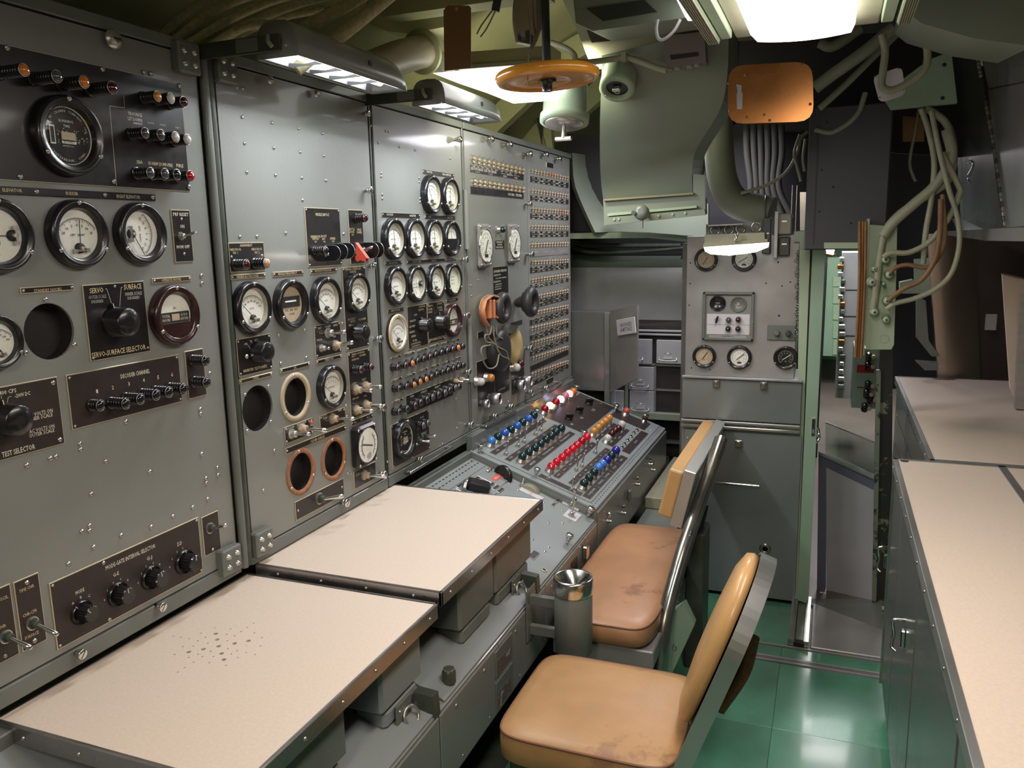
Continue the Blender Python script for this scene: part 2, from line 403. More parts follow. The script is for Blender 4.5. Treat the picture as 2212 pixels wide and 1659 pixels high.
def _bezel(kind):
    mb = MB(); m_ = MAROONB if 'maroon' in kind else BAKE
    if kind == 'brass':
        mb.lathe([(1, 0), (1, .16)], MAROONB, 32, None, True, False, False)
        mb.lathe([(1, .16), (.97, .22), (.82, .25), (.78, .22)], BRASS, 32, None, True, False, False)
        mb.lathe([(.78, .22), (.77, .06)], WHITE, 32, None, True, False, False)
    else:
        mb.lathe([(1, 0), (1.0, .22), (.96, .32), (.89, .36), (.86, .33), (.80, .33), (.745, .29)], m_, 36, None, True, False, False)
        mb.lathe([(.745, .29), (.70, .12)], mat('dial_wall', (.36, .34, .26), .5) if kind == 'cream' else m_, 36, None, True, False, False)
    for k in range(3):
        a = R(90+120*k); slotscrew(mb, .90*math.cos(a), .90*math.sin(a), .34 if kind != 'brass' else .22, .07, k)
    return mb
def _dial(kind):
    mb = MB(); black = kind in ('clock', 'black'); base = BAKE if black else (TANDIAL if kind in ('freq', 'tanp') else WHITE)
    fg = CREAMT if black else INK
    if kind == 'half':
        mb.lathe([(.72, 0), (1e-4, 0)], base, 32, None, False, False, False)
        pts = [(.74*math.cos(a), .74*math.sin(a)-0, .0) for a in [R(190+16*k) for k in range(11)]]
        mb.prism([(x, min(y, -.02), .02) for x, y, z in pts]+[(.73, -.02, .02), (-.73, -.02, .02)], (0, 0, .06), BAKE)
    else: mb.lathe([(.72, 0), (1e-4, 0)], base, 32, None, False, False, False)
    z = .012
    def tick(a, r0, r1, wd, m_=fg, c=(0, 0)):
        ca, sa = math.cos(a), math.sin(a); n = (-sa*wd/2, ca*wd/2)
        mb.raw([(c[0]+ca*r0+n[0], c[1]+sa*r0+n[1], z), (c[0]+ca*r0-n[0], c[1]+sa*r0-n[1], z), (c[0]+ca*r1-n[0], c[1]+sa*r1-n[1], z), (c[0]+ca*r1+n[0], c[1]+sa*r1+n[1], z)], [(0, 1, 2, 3)], m_)
    if kind in ('volt', 'cen', 'press', 'half'):
        c = (0, -.36) if kind != 'half' else (0, -.2)
        nums = {'volt': ['0', '40', '60', '80', '100', '120', '150'], 'cen': ['20', '10', '5', '0', '5', '10', '20'], 'press': ['0', '1', '2', '3', '4', '5', '6'], 'half': ['', '', '', '', '']}[kind]
        n = len(nums); rr = .82 if kind != 'half' else .62
        for i in range(4*(n-1)+1):
            a = R(140-100*i/(4*(n-1))); tick(a, rr-(.10 if i % 4 == 0 else .05), rr, .014, fg, c)
            if i: a2 = R(140-100*(i-1)/(4*(n-1))); tick_pts = [(c[0]+rr*math.cos(q)*1.0, c[1]+rr*math.sin(q), z) for q in (a2, a)]+[(c[0]+(rr+.012)*math.cos(q), c[1]+(rr+.012)*math.sin(q), z) for q in (a, a2)]; mb.raw(tick_pts, [(0, 1, 2, 3)], fg)
        for i, s_ in enumerate(nums):
            if s_: a = R(140-100*i/(n-1)); word(mb, s_, c[0]+(rr-.2)*math.cos(a), c[1]+(rr-.2)*math.sin(a), .075, fg, z=z)
        if kind != 'half':
            word(mb, {'volt': 'VOLTS', 'cen': 'LEFT   RIGHT', 'press': 'PRESSURE PSI'}[kind], 0, -.02, .06, fg, z=z)
            mb.lathe([(.15, 0), (.15, .08), (.1, .1)], INK, 14, Matrix.Translation((0, -.40, 0)))
            mb.box((0, -.47, .1), (.46, .06, .05), NICKEL); mb.lathe([(.06, .0), (.05, .17)], BRASS, 8, Matrix.Translation((0, -.40, 0)))
            mb.box((.20, -.47, .1), (.12, .12, .08), NICKEL); mb.box((-.2, -.48, .1), (.08, .1, .1), NICKEL)
    if kind == 'hours':
        mb.box((0, -.1, .02), (1.22, .34, .02), INK); mb.box((0, -.1, .035), (.34, .2, .02), TANRING)
        word(mb, 'TOTAL', -.39, -.04, .08, CREAMT, .32, z=.032); word(mb, 'HOURS', -.39, -.17, .08, CREAMT, .32, z=.032)
        word(mb, '1/10', .39, -.04, .08, CREAMT, .26, z=.032); word(mb, 'HOURS', .39, -.17, .08, CREAMT, .32, z=.032)
        word(mb, 'HOURS', 0, .36, .05, fg, z=z); mb.lathe([(.04, 0), (.03, .06)], NICKEL, 8, Matrix.Translation((0, .2, 0)))
    if kind == 'hoursm':
        mb.prism([(.72*math.cos(R(200+14*k)), .72*math.sin(R(200+14*k)), .02) for k in range(11)], (0, 0, .12), MAROONB)
        mb.box((0, -.06, .02), (1.24, .34, .02), INK); mb.box((0, -.06, .035), (.34, .22, .02), TANRING)
        word(mb, 'TOTAL', -.40, 0, .09, CREAMT, .34, z=.032); word(mb, 'HOURS', -.40, -.13, .09, CREAMT, .34, z=.032)
        word(mb, '1/10', .40, 0, .09, CREAMT, .28, z=.032); word(mb, 'HOURS', .40, -.13, .09, CREAMT, .34, z=.032)
        mb.lathe([(.04, 0), (.03, .06)], BRASS, 8, Matrix.Translation((0, .25, 0)))
    if kind == 'freq':
        mb.box((0, .1, .015), (1.1, .42, .02), INK); mb.box((-.05, .12, .03), (.7, .06, .02), WHITE)
        word(mb, '390  400  410', 0, -.22, .08, fg, .8, z=z); word(mb, 'CYCLES', 0, -.38, .07, fg, z=z)
    if kind == 'clock':
        mb.lathe([(.74, 0), (.74, .03), (.70, .03), (.70, 0)], WHITE, 36, None, True, False, False)
        s_ = 'THE R.W. CRAMER COMPANY, INC.'
        for i, ch in enumerate(s_):
            if ch != ' ': a = R(172-164*i/(len(s_)-1)); word(mb, ch, .61*math.cos(a), .61*math.sin(a), .06, fg, None, a-math.pi/2, z)
        s_ = 'CENTERBROOK, CONN.'
        for i, ch in enumerate(s_):
            if ch != ' ': a = R(218+104*i/(len(s_)-1)); word(mb, ch, .61*math.cos(a), .61*math.sin(a), .06, fg, None, a+math.pi/2, z)
        word(mb, 'RUNNING', 0, .36, .065, fg, z=z); word(mb, 'TIME', 0, .24, .065, fg, z=z)
        mb.box((.02, -.02, .02), (.42, .22, .02), TANRING); mb.box((.02, -.15, .02), (.42, .09, .02), WHITE)
        word(mb, 'SECONDS', .0, -.15, .05, INK, z=.035); word(mb, 'MADE IN U.S.A.', 0, -.25, .035, fg, z=z)
        mb.box((-.45, 0, .02), (.15, .46, .02), WHITE); mb.box((-.45, 0, .03), (.09, .38, .02), INK)
        random.seed(3)
        for _ in range(60):
            x, y = random.uniform(-.3, .6), random.uniform(-.2, .18)
            if x*x+y*y < .36: q = random.uniform(.012, .03); mb.raw([(x-q, y, z), (x, y-q, z), (x+q, y, z), (x, y+q*.7, z)], [(0, 1, 2, 3)], GREYT)
    if kind == 'arc2':
        for sg in (-1, 1):
            for i in range(11):
                a = R((0 if sg > 0 else 180)-50+10*i); tick(a, .50, .56 if i % 2 else .62, .02)
                if i: a0 = a-R(10); mb.raw([(q*math.cos(t), q*math.sin(t), z) for q, t in ((.48, a0), (.48, a), (.51, a), (.51, a0))], [(0, 1, 2, 3)], fg)
        mb.lathe([(.16, 0), (.14, .05)], GREYT, 14, Matrix.Translation((0, -.42, 0)))
    if kind in ('black', 'tanp', 'whitep'):
        for i in range(28):
            a = R(225-270*i/27); tick(a, .54 if i % 3 else .48, .62, .022)
            if i % 3 == 0: word(mb, str(i//3), .38*math.cos(a), .38*math.sin(a), .10, fg, z=z)
        word(mb, 'PSI', 0, -.30, .08, fg, z=z)
        if kind == 'whitep': mb.box((.0, -.45, .01), (.34, .14, .02), INK)
    if kind == 'blank': word(mb, '20 30 40', 0, .2, .07, fg, z=z); word(mb, '50 60 70', 0, 0, .07, fg, z=z); word(mb, '80 90 100', 0, -.2, .07, fg, z=z)
    return mb
def _needle(mt=INK, w_=.016, l=.78, tail=.0):
    mb = MB(); mb.box((0, (l-tail)/2, .03), (w_, l+tail, .015), mt); return mb
def gauge(F, cab, px, py, ry, dial='volt', na=40, bez='black', rot=0.0, h=.006, name='gauge', gl=True, piv=-.36, hc=.012, lab=None):
    Rr = ry*vpx(F, px, py); a, b = F.px(px, py, hc)
    o = put(name, cache(('bezel', bez), lambda: _bezel(bez)), cab, F.M(a, b, h, 0, Rr))
    if lab: o['label'] = lab
    put('dial', cache(('dial', dial), lambda: _dial(dial)), o, F.M(a, b, h+.13*Rr, rot, Rr))
    if dial in ('volt', 'cen', 'press', 'half', 'black', 'tanp', 'whitep'):
        full = dial in ('black', 'tanp', 'whitep'); c = 0 if full else (-.36 if dial != 'half' else -.2); mt = WHITE if dial == 'black' else INK
        M = F.M(a, b, h+.13*Rr, rot, Rr) @ Matrix.Translation((0, c, .04)) @ Matrix.Rotation(R(na), 4, 'Z')
        k = ('needle', full, dial == 'black', dial == 'half')
        put('needle', cache(k, lambda: _needle(mt, .05 if full else .018, .5 if full else (.55 if dial == 'half' else .78), .3 if full else 0)), o, M)
    if gl: put('glass', cache(('glass',), lambda: MB().lathe([(.745, 0), (1e-4, .02)], GLASS, 24, None, True, False, False)), o, F.M(a, b, h+.28*Rr, 0, Rr))
    return o
def _pilot(lf, dark=BAKE):
    mb = MB(); mb.lathe([(1.15, 0), (1.15, .35), (1.0, .4)], dark, 12, None, False, False)
    pr = [(1.0, .4)]
    n = max(2, int(lf*1.6))
    for i in range(n): z0 = .4+(lf-.8)*i/n; z1 = .4+(lf-.8)*(i+.5)/n; pr += [(1.0, z0), (1.0, z1), (.93, z1), (.93, .4+(lf-.8)*(i+1)/n)]
    pr += [(1.02, lf-.4), (1.02, lf)]
    mb.lathe(pr, dark, 16, None, True, False, True); mb.torus(.94, .06, NICKEL, Matrix.Translation((0, 0, lf)), 16, 6); return mb
def pilot(F, cab, px, py, rpx, length, col, h=.008, ring=True, name='pilot_lamp', barrel=None):
    k = spx(F, px, py, length); kv = vpx(F, px, py, length); r = rpx*kv; lf = round(length/r, 1)
    a, b = F.px(px, py, length+h)
    o = put(name, cache(('pilot', lf, (barrel or BAKE).name), lambda: _pilot(lf, barrel or BAKE)), cab, F.M(a, b, h, 0, r))
    put('lens', cache(('plens', col), lambda: MB().lathe([(.86, 0), (.8, .25), (.5, .45), (1e-4, .52)], L[col], 16, None, True, False, False)), o, F.M(a, b, h+lf*r, 0, r))
    return o
def _knob(kind):
    mb = MB()
    if kind == 'skirt':
        mb.lathe([(1.2, 0), (1.2, .12), (1.05, .3)], BAKE, 24, None, True, False, False); pr = 20
        vs = []; fs = []
        for z, q in ((.25, 1), (1.35, .92), (1.45, .84)):
            for k in range(40): a = 2*math.pi*k/40; rr = q*(.86 if k % 2 else .80); vs.append((rr*math.cos(a), rr*math.sin(a), z))
        for i in range(2):
            for k in range(40): fs.append((i*40+k, i*40+(k+1) % 40, (i+1)*40+(k+1) % 40, (i+1)*40+k))
        fs.append(tuple(range(80, 120))); mb.raw(vs, fs, BAKE)
        mb.box((0, 1.0, .27), (.07, .28, .04), CREAMT); mb.box((0, .55, 1.46), (.06, .5, .02), CREAMT)
    elif kind == 'plain':
        mb.lathe([(1.05, 0), (1.05, .2), (1, .25), (.98, 1.3), (.88, 1.42), (.3, 1.45)], BAKE, 28, None, True, False)
        mb.box((0, 1.1, .2), (.3, .5, .3), BAKE, ch=.08); mb.box((0, 1.1, .36), (.06, .42, .02), CREAMT)
    elif kind == 'bar':
        mb.lathe([(1, 0), (1, .35), (.9, .45)], BAKE, 20, None, True, False)
        mb.box((0, 0, .85), (.55, 2.3, .95), BAKE, ch=.12); mb.box((0, .7, 1.34), (.07, .7, .02), CREAMT)
    return mb
def knob(F, cab, px, py, rpx, kind='skirt', ang=0.0, h=.009, hh=.0, name='selector_knob'):
    r = rpx*vpx(F, px, py, hh); a, b = F.px(px, py, hh+h)
    return put(name, cache(('knob', kind), lambda: _knob(kind)), cab, F.M(a, b, h, R(ang), r))
def _tog(boot):
    mb = MB(); mb.lathe([(1.5, 0), (1.5, .35)], NICKEL, 16, None, True, False); mb.lathe([(1.25, .3), (1.25, .8)], boot or NICKEL, 6, None, False, False)
    mb.lathe([(.95, .7), (.95, 1.7), (.7, 1.9), (.5, 1.8)], boot or NICKEL, 12, None, True, False); return mb
def toggle(F, cab, px, py, rpx, d=(0, 0), ln=6.0, boot=None, h=.009, name='toggle_switch'):
    r = rpx*vpx(F, px, py); a, b = F.px(px, py, h+.004)
    o = put(name, cache(('tog', boot.name if boot else 0), lambda: _tog(boot)), cab, F.M(a, b, h, 0, r))
    M = F.M(a, b, h+1.5*r, 0, r) @ V((d[0], d[1], 1)).to_track_quat('Z', 'Y').to_matrix().to_4x4()
    put('lever', cache(('lever', ln), lambda: MB().lathe([(.38, 0), (.42, ln*.3), (.6, ln*.75), (.62, ln*.9), (.35, ln), (1e-4, ln*1.02)], CHROME, 10, None, True, False, False)), o, M)
    return o
def _thumb():
    mb = MB(); mb.lathe([(.5, -2.2), (.55, -1.3), (.8, -1.2), (.8, -.7), (.6, -.6)], CHROME, 12, None, True, False, False)
    mb.lathe([(.6, -.6), (1, -.5), (1.02, .1), (.9, .22), (.2, .25)], CHROME, 20, None, True, False)
    mb.box((0, 0, .25), (1.7, .16, .05), INK); return mb
def thumb(F, cab, px, py, rpx, ang=.9, name='thumbscrew', tail=2.2):
    r = rpx*vpx(F, px, py, .03); a, b = F.px(px, py, 2.0*r+.006)
    put(name, cache(('thumb',), _thumb), cab, F.M(a, b, 2.2*r+.006, ang, r))
def dome(F, cab, px, py, rpx, col, h=.0, up=1.6, name='indicator_lamp', base=NICKEL):
    """px, py is the centre of the coloured dome"""
    r = rpx*spx(F, px, py, .02); a, b = F.px(px, py, up*r+h)
    o = put(name, cache(('dbase', base.name), lambda: MB().lathe([(1.25, 0), (1.25, .25), (1.12, .35), (1.08, .85), (.98, .95), (.95, 1.1)], base, 18, None, True, False)), cab, F.M(a, b, h, 0, r))
    put('lens', cache(('dome', col), lambda: MB().lathe([(.95, .9), (1.05, 1.35), (1.02, 1.75), (.85, 2.15), (.52, 2.42), (1e-4, 2.55)], L[col], 18, None, True, False, False)), o, F.M(a, b, h, 0, r))
    return o

# ================================================================ the four instrument cabinets (left wall)
PX = -1.43
FP = Frame((PX, 0, 0), (0, 1, 0), (0, 0, 1))
ZT, ZB = 2.128, .835
def hole(px, py, ry): a, b = FP.px(px, py, .003); return (a, b, ry*vpx(FP, px, py))
def cabinet(y0, y1, label, holes=(), split=None, mt=GREY):
    mb = MB(); mb.bx(PX-.34, PX-.036, y0, y1, ZB-.02, ZT, GREYD); mb.bx(PX-.036, PX-.001, y0, y0+.006, ZB-.02, ZT, GREYD); mb.bx(PX-.036, PX-.001, y1-.006, y1, ZB-.02, ZT, GREYD)
    o = centred('instrument_cabinet', mb, label=label, category='control cabinet', group='grey instrument cabinets along the left wall')
    yy = [y0+.008]+([split] if split else [])+[y1-.008]
    for a, b in zip(yy, yy[1:]): panel(FP, o, a+.003, b-.003, ZB+.012, ZT-.03, [q for q in holes if a < q[0] < b], mt)
    centred('edge_strip', MB().bx(PX-.03, PX+.012, y0, y1, ZT-.026, ZT, GREYD, .002), o); centred('edge_strip', MB().bx(PX-.03, PX+.010, y0, y1, ZB-.03, ZB+.008, GREYD, .002), o); return o
cA = cabinet(.55, 1.622, 'nearest grey instrument cabinet, with a large black plate and three big round dials', [hole(105, 716, 61)])
cB = cabinet(1.665, 2.392, 'second grey instrument cabinet, with a red switch guard and open holes ringed orange-brown', [hole(555, 882, 50), hole(639, 857.5, 41), hole(650.5, 882+3, 1e-3)][:2]+[hole(650.5, 1021.5-3, 41.5), hole(722, 990.5, 38.5)])
cC = cabinet(2.402, 3.105, 'third grey instrument cabinet, crowded with ten small dials and rows of black pilot lamps')
cD = cabinet(3.118, 4.585, 'farthest grey instrument cabinet, with long rows of beaded lamps and two square pressure gauges', split=3.865)
mb = MB()                                                # the rounded post between the first two cabinets
mb.tube([(PX+.012, 1.63, ZB-.02), (PX+.012, 1.63, ZT)], .011, GREYD, 10); mb.tube([(PX+.008, 1.65, ZB-.02), (PX+.008, 1.65, ZT)], .012, DARKG, 10)
mb.bx(PX-.30, PX-.004, 1.623, 1.664, ZB-.02, ZT, DARKG)
centred('hinge_post', mb, cA)
for y in (1.57, 1.70):
    for z in (2.085, .86): mb = MB(); mb.bx(PX+.004, PX+.03, y-.035, y+.035, z-.035, z+.035, GREYD, .004); [mb.lathe([(.008, 0), (.005, .006)], NICKEL, 8, FP.M(y+q, z+q2, .03)) for q in (-.016, .016) for q2 in (-.014, .014)]; centred('hinge_block', mb, cA if y < 1.63 else cB)
centred('joint_strip', MB().bx(PX-.01, PX+.004, 2.3925, 2.4015, ZB, ZT, DARKG), cB); centred('joint_strip', MB().bx(PX-.01, PX+.008, 3.106, 3.117, ZB, ZT, GREYD, .003), cC)
for z0, z1 in ((1.62, 1.86), (1.06, 1.34)): centred('hinge', MB().tube([(PX+.014, 3.112, z0), (PX+.014, 3.112, z1)], .011, GREY, 10), cC)

# ---------------------------------------------------------------- cabinet A
bigp = plate(FP, cA, [(-30, 96), (390, 175), (407, 412), (-30, 390)], BLACK, BRASS, scr=0, name='lamp_plate', ew=.0015,
      texts=[('TROUNCE', 291, 247, 7, 30), ('LET DOWN', 291, 258, 7, 30), ('AMBIENT', 297, 267, 4, 20), ('SBA', 301, 350, 7, 13, GOLD), ('GUARM', 330, 353, 7, 22, GOLD), ('DUMP-FIRE', 358, 356, 7, 28, GOLD), ('FIRE', 388, 358, 7, 15, GOLD),
             ('NORTH', 325, 266, 4, 14, GREYT), ('READY', 352, 270, 4, 14, GREYT), ('ARM', 383, 276, 4, 10, GREYT)],
      lines=[((251, 400), (236, 229), (268, 233), (267, 208), .0009)])
screws(FP, cA, [(140, 217), (95, 329), (203, 338), (44, 381), (246, 392), (222, 149), (16, 103), (408, 403), (388, 185), (312, 156), (327, 159)], .0055, None, .010)
for p, c in (((52, 151), 'orange'), ((123, 165), 'smoke'), ((182, 177), 'orange'), ((243, 189), 'maroon')): pilot(FP, cA, *p, 14, .062, c)
for p, c in (((340, 208), 'amber'), ((369, 212), 'clear'), ((397, 220), 'maroon'), ((314, 287), 'smoke'), ((348, 291), 'smoke'), ((379, 296), 'clear'), ((405, 301), 'clear'),
             ((325, 373), 'smoke'), ((357, 375), 'smoke'), ((383, 377), 'black'), ((411, 380), 'red')): pilot(FP, cA, *p, 12, .042, c)
a_, b_ = FP.px(142, 294, .02)
gauge(FP, cA, 142, 294, 84, 'clock', lab='round running time meter on the black plate', name='time_meter')
plate(FP, cA, [(-30, 402), (334, 419), (334, 432), (-30, 422)], BLACK, None, scr=0, texts=[('ELEVATOR', 26, 411, 7, 42, GOLD), ('RUDDER', 155, 418, 7, 26, GOLD), ('RIGHT ELEVATOR', 277, 425, 7, 50, GOLD)])
screws(FP, cA, [(79, 414), (227, 421), (330, 426)], .0048, None, .009)
gauge(FP, cA, -8, 509, 80, 'cen', 0, rot=R(90), name='gauge', lab='left of the three elevator and rudder dials, cut by the frame')
gauge(FP, cA, 165, 506, 73, 'cen', -4, bez='black', lab='rudder dial')
gauge(FP, cA, 301, 505, 66, 'cen', -60, rot=R(-90), lab='right elevator dial with its scale on the right')
plate(FP, cA, [(367, 452), (409, 454), (416, 566), (377, 567)], texts=[('PRF RESET', 390, 463, 7, 33), ('ON', 393, 489, 7, 9), ('MOM OFF', 395, 533, 7, 28)], scr=0)
screws(FP, cA, [(392, 473), (398, 548)], .0035, None, .009)
toggle(FP, cA, 393, 510, 6, (.25, .25), 5)
plate(FP, cA, [(42, 621), (158, 613), (158, 627), (42, 636)], texts=[('STANDBY HOURS', 103, 626, 6, 60, GOLD)])
plate(FP, cA, [(327, 602), (411, 595), (411, 607), (327, 613)], texts=[('OPERATE HOURS', 370, 604, 6, 42, GOLD)], mt=BROWNP)
gauge(FP, cA, -10, 739, 60, 'volt', 20)
plate(FP, cA, [(176, 617), (309, 605), (323, 757), (194, 784)], scr=3, mt=BLACK, name='selector_plate',
      texts=[('SERVO', 208, 627, 11, 30, GOLD), ('SURFACE', 286, 619, 11, 38, GOLD), ('SERVO-SURFACE SELECTOR', 258, 758, 11, 118, GOLD), ('OPEN SERVO', 210, 640, 7, 36, BROWNP), ('INNER SCALE', 288, 634, 7, 36, GREYT), ('DEGREES', 288, 643, 6, 26, GREYT), ('OUTER SCALE', 210, 641, 7, 38, GREYT), ('DEGREES', 210, 651, 6, 26, GREYT)],
      lines=[((227, 624), (230, 624), (243, 664), .0009), ((264, 621), (261, 621), (258, 662), .0009)])
knob(FP, cA, 247, 695, 31, 'plain', 12)
gauge(FP, cA, 375, 681, 65, 'hoursm', 0, 'maroon', lab='maroon total hours meter')
plate(FP, cA, [(140, 811), (385, 764), (392, 867), (155, 930)], mt=BROWNP, name='selector_plate',
      texts=[('DECODER CHANNEL', 292, 807, 9, 64)]+[(str(i+1), x, y, 8, 4) for i, (x, y) in enumerate([(209, 845), (243, 837), (278, 829), (310, 821), (341, 815), (371, 809)])])
for p in [(218, 876), (272, 872), (304, 862), (338, 853), (366, 847), (397, 840)]: pilot(FP, cA, *p, 12.5, .045 if p[0] > 220 else .028, 'black', name='push_knob')
plate(FP, cA, [(397, 759), (437, 752), (445, 852), (406, 864)], mt=BROWNP, scr=0)
pilot(FP, cA, 444, 779, 12, .042, 'black', name='push_knob'); pilot(FP, cA, 447, 826, 12, .042, 'black', name='push_knob')
plate(FP, cA, [(-30, 839), (123, 814), (137, 957), (-30, 1006)], mt=BROWNP, name='selector_plate', sr=.005,
      texts=[('400 CPS', 16, 846, 9, 38), ('-200V DC', 48, 852, 8, 34), ('DC VOLTS ON', 86, 892, 8, 56), ('INNER SCALE', 86, 901, 8, 56), ('AC VOLTS ON', 90, 926, 8, 56), ('OUTER SCALE', 90, 935, 8, 56), ('TEST SELECTOR', 40, 973, 11, 74)], tmat=CREAMT,
      lines=[((2, 855), (4, 875), .0009), ((24, 856), (17, 858), (14, 876), .0009)])
knob(FP, cA, 10, 905, 34, 'plain', 10)
plate(FP, cA, [(103, 1260), (428, 1116), (436, 1235), (123, 1406)], mt=BROWNP, name='selector_plate', ew=.0026,
      texts=[('MODE-GATE INTERVAL SELECTOR', 283, 1202, 9, 112), ('MODE', 172, 1277, 8, 20), ('G-E', 250, 1240, 8, 13), ('G-J', 322, 1205, 8, 12), ('Z-D', 387, 1174, 8, 11),
             ('A', 157, 1303, 6), ('B', 174, 1290, 6), ('C', 192, 1287, 6), ('1', 231, 1275, 5), ('2', 244, 1259, 5), ('3', 260, 1251, 5), ('4', 275, 1253, 5), ('0', 225, 1296, 5),
             ('1', 305, 1239, 5), ('2', 315, 1223, 5), ('3', 330, 1217, 5), ('4', 344, 1219, 5), ('0', 298, 1259, 5), ('1', 371, 1207, 5), ('2', 382, 1192, 5), ('3', 394, 1184, 5), ('4', 407, 1187, 5), ('0', 366, 1225, 5)])
for p, g in (((176, 1322), 40), ((254, 1283), 5), ((326, 1247), 8), ((398, 1213), -3)): knob(FP, cA, *p, 23, 'skirt', g)
screws(FP, cA, [(224, 1216), (237, 1338)], .0045, None, .009)
plate(FP, cA, [(434, 1118), (470, 1101), (476, 1185), (440, 1203)], mt=BROWNP, scr=0); toggle(FP, cA, 455, 1141, 8, (.2, .35), 4, DARKG); screws(FP, cA, [(460, 1187)], .004, None, .009)
plate(FP, cA, [(27, 1258), (82, 1235), (99, 1380), (47, 1411)], mt=BROWNP, scr=4, texts=[('TIME CNR', 57, 1271, 7, 34, GOLD), ('CHR-CFR', 64, 1324, 7, 32, GOLD), ('SURFACE', 68, 1372, 7, 32, GOLD)], sr=.005)
toggle(FP, cA, 72, 1347, 10, (.35, -.6), 5, DARKG)
plate(FP, cA, [(-30, 1279), (23, 1260), (38, 1416), (-30, 1446)], mt=BROWNP, scr=0, texts=[('OSCIL', 5, 1293, 7, 26, GOLD), ('CHR', 3, 1354, 7, 20, GOLD)])
toggle(FP, cA, 15, 1376, 10, (.35, -.6), 5, DARKG)
def zs(ox, oy, sc, pts): return [(ox+p[0]/sc, oy+p[1]/sc)+tuple(p[2:]) for p in pts]
screws(FP, cA, [(99, 642-395+0)][:0]+[(435, 595), (436, 612), (98, 647), (55, 762), (161, 745), (272, 911), (10, 1417)]+zs(0, 800, 3.95, [(1078, 435), (1710, 330), (1713, 370), (685, 625), (690, 675), (905, 775), (430, 750), (480, 735), (230, 810), (1722, 712), (1280, 865), (780, 1055), (1857, 828), (1862, 893), (1760, 920), (1762, 960), (1773, 1098), (1645, 1168), (1477, 1245), (1290, 1335), (765, 1325), (700, 1375), (765, 1368), (1035, 1408), (800, 1508), (587, 1650), (1910, 1540), (1790, 25), (1555, -320+0)][:-1]), .0052, None, .007)
screws(FP, cA, [(245, 85)], .021, NICKEL, .02, 'large_screw'); thumb(FP, cA, 177, 1413, 11); thumb(FP, cA, 351, 1311, 10)

# ---------------------------------------------------------------- cabinet B
plate(FP, cB, [(490.6, 524.8), (568, 522.6), (572, 584.5), (497, 589)], scr=0, texts=[('ARMAMENT', 531, 530, 5, 27), ('NEG PLUG', 508, 539, 5, 23), ('NO. 1', 508, 546, 5, 10), ('NEG PLUG', 554, 538, 5, 22), ('NO. 2', 555, 545, 5, 10)], tmat=GOLD)
screws(FP, cB, [(500, 555), (566, 552)], .0036, None, .009)
pilot(FP, cB, 533, 571, 11.5, .040, 'maroon'); pilot(FP, cB, 576, 568, 11.5, .042, 'tan')
for q, t in (([(497, 595), (572, 588), (573, 599), (497, 605)], 'MISSILE AC VOLTAGE'), ([(588, 588), (654, 583), (655, 593), (588, 599)], 'MISSILE FREQUENCY'), ([(669, 581), (726, 578), (727, 587), (669, 593)], 'MISSILE DC VOLTAGE')):
    plate(FP, cB, q, mt=BROWNP, texts=[(t, (q[0][0]+q[1][0])/2, (q[0][1]+q[2][1])/2, 5, (q[1][0]-q[0][0])*.62, GOLD)])
plate(FP, cB, [(656, 447), (732, 451.5), (738, 573.6), (665, 577)], name='selector_plate', texts=[('MISSILE 28V DC', 696, 463.5, 6, 29), ('GENERATOR', 681, 511, 5, 21), ('SWITCH', 681, 516, 4.5, 14), ('ON', 681, 522, 4, 5), ('BOOST', 699, 510, 5, 12), ('BAT.', 699, 516, 4.5, 7), ('ON', 700, 522, 4, 4), ('SPARE', 718, 515, 5, 11), ('ON', 719, 521, 4, 5)], tmat=GOLD)
pilot(FP, cB, 704, 541, 9.5, .044, 'black', name='push_knob')
def guard(px, py, F=FP, cab=cB, rpx=17):
    r = rpx*vpx(F, px, py, .03); a, b = F.px(px, py, 0)
    mb = MB(); pts = [(0, r, 0), (0, r, .02)]+[(0, r*math.cos(t), .03+r*math.sin(t)) for t in [R(10*k) for k in range(1, 18)]]+[(0, -r, .02), (0, -r, 0)]
    mb.prism(pts, (.002, 0, 0), BAKE); mb.tube([V(p)+V((.001, 0, 0)) for p in pts], .0009, NICKEL, 6, 1)
    put('switch_barrier', mb, cab, F.M(a, b, .009))
for p in ((697, 547), (713, 544), (728, 542)): guard(*p)
toggle(FP, cB, 707, 549, 5, (.1, -.3), 5); toggle(FP, cB, 722, 541, 5, (.1, .3), 5)
plate(FP, cB, [(749, 452), (781, 454), (787, 570), (757, 571)], scr=0, texts=[('BATTLE', 760, 495, 5, 11), ('SHORT', 760, 501, 5, 10), ('ON', 761, 507, 4, 4), ('WALK', 775.5, 496, 5, 9), ('POWER', 776, 502, 5, 10)], tmat=GOLD)
pilot(FP, cB, 789, 470.5, 9.5, .036, 'maroon')
a, b = FP.px(761, 524, .009); s_ = vpx(FP, 761, 540)
mb = MB(); pr = [(0, 0), (.036, -.045), (.036, -.054), (.028, -.054), (.018, -.05), (.006, -.055), (-.0, -.05), (-.002, -.04), (.004, -.036), (-.0, -.03), (.004, -.015)]
mb.prism([(-.008, y*1.1, x+.012) for x, y in pr], (.002, 0, 0), REDP); mb.prism([(.008, y*1.1, x+.012) for x, y in pr], (.002, 0, 0), REDP)
mb.prism([(-.008, -.0, .010), (-.008, -.05, .050), (-.008, -.05, .053), (-.008, .0, .014)], (.018, 0, 0), REDP)
put('switch_guard', mb, cB, FP.M(a+.008, b, .006), label='red flip-up switch guard')
guard(781, 541); guard(792, 540); toggle(FP, cB, 779, 541, 5, (.1, .3), 5); toggle(FP, cB, 790, 540, 5, (.1, .3), 5)
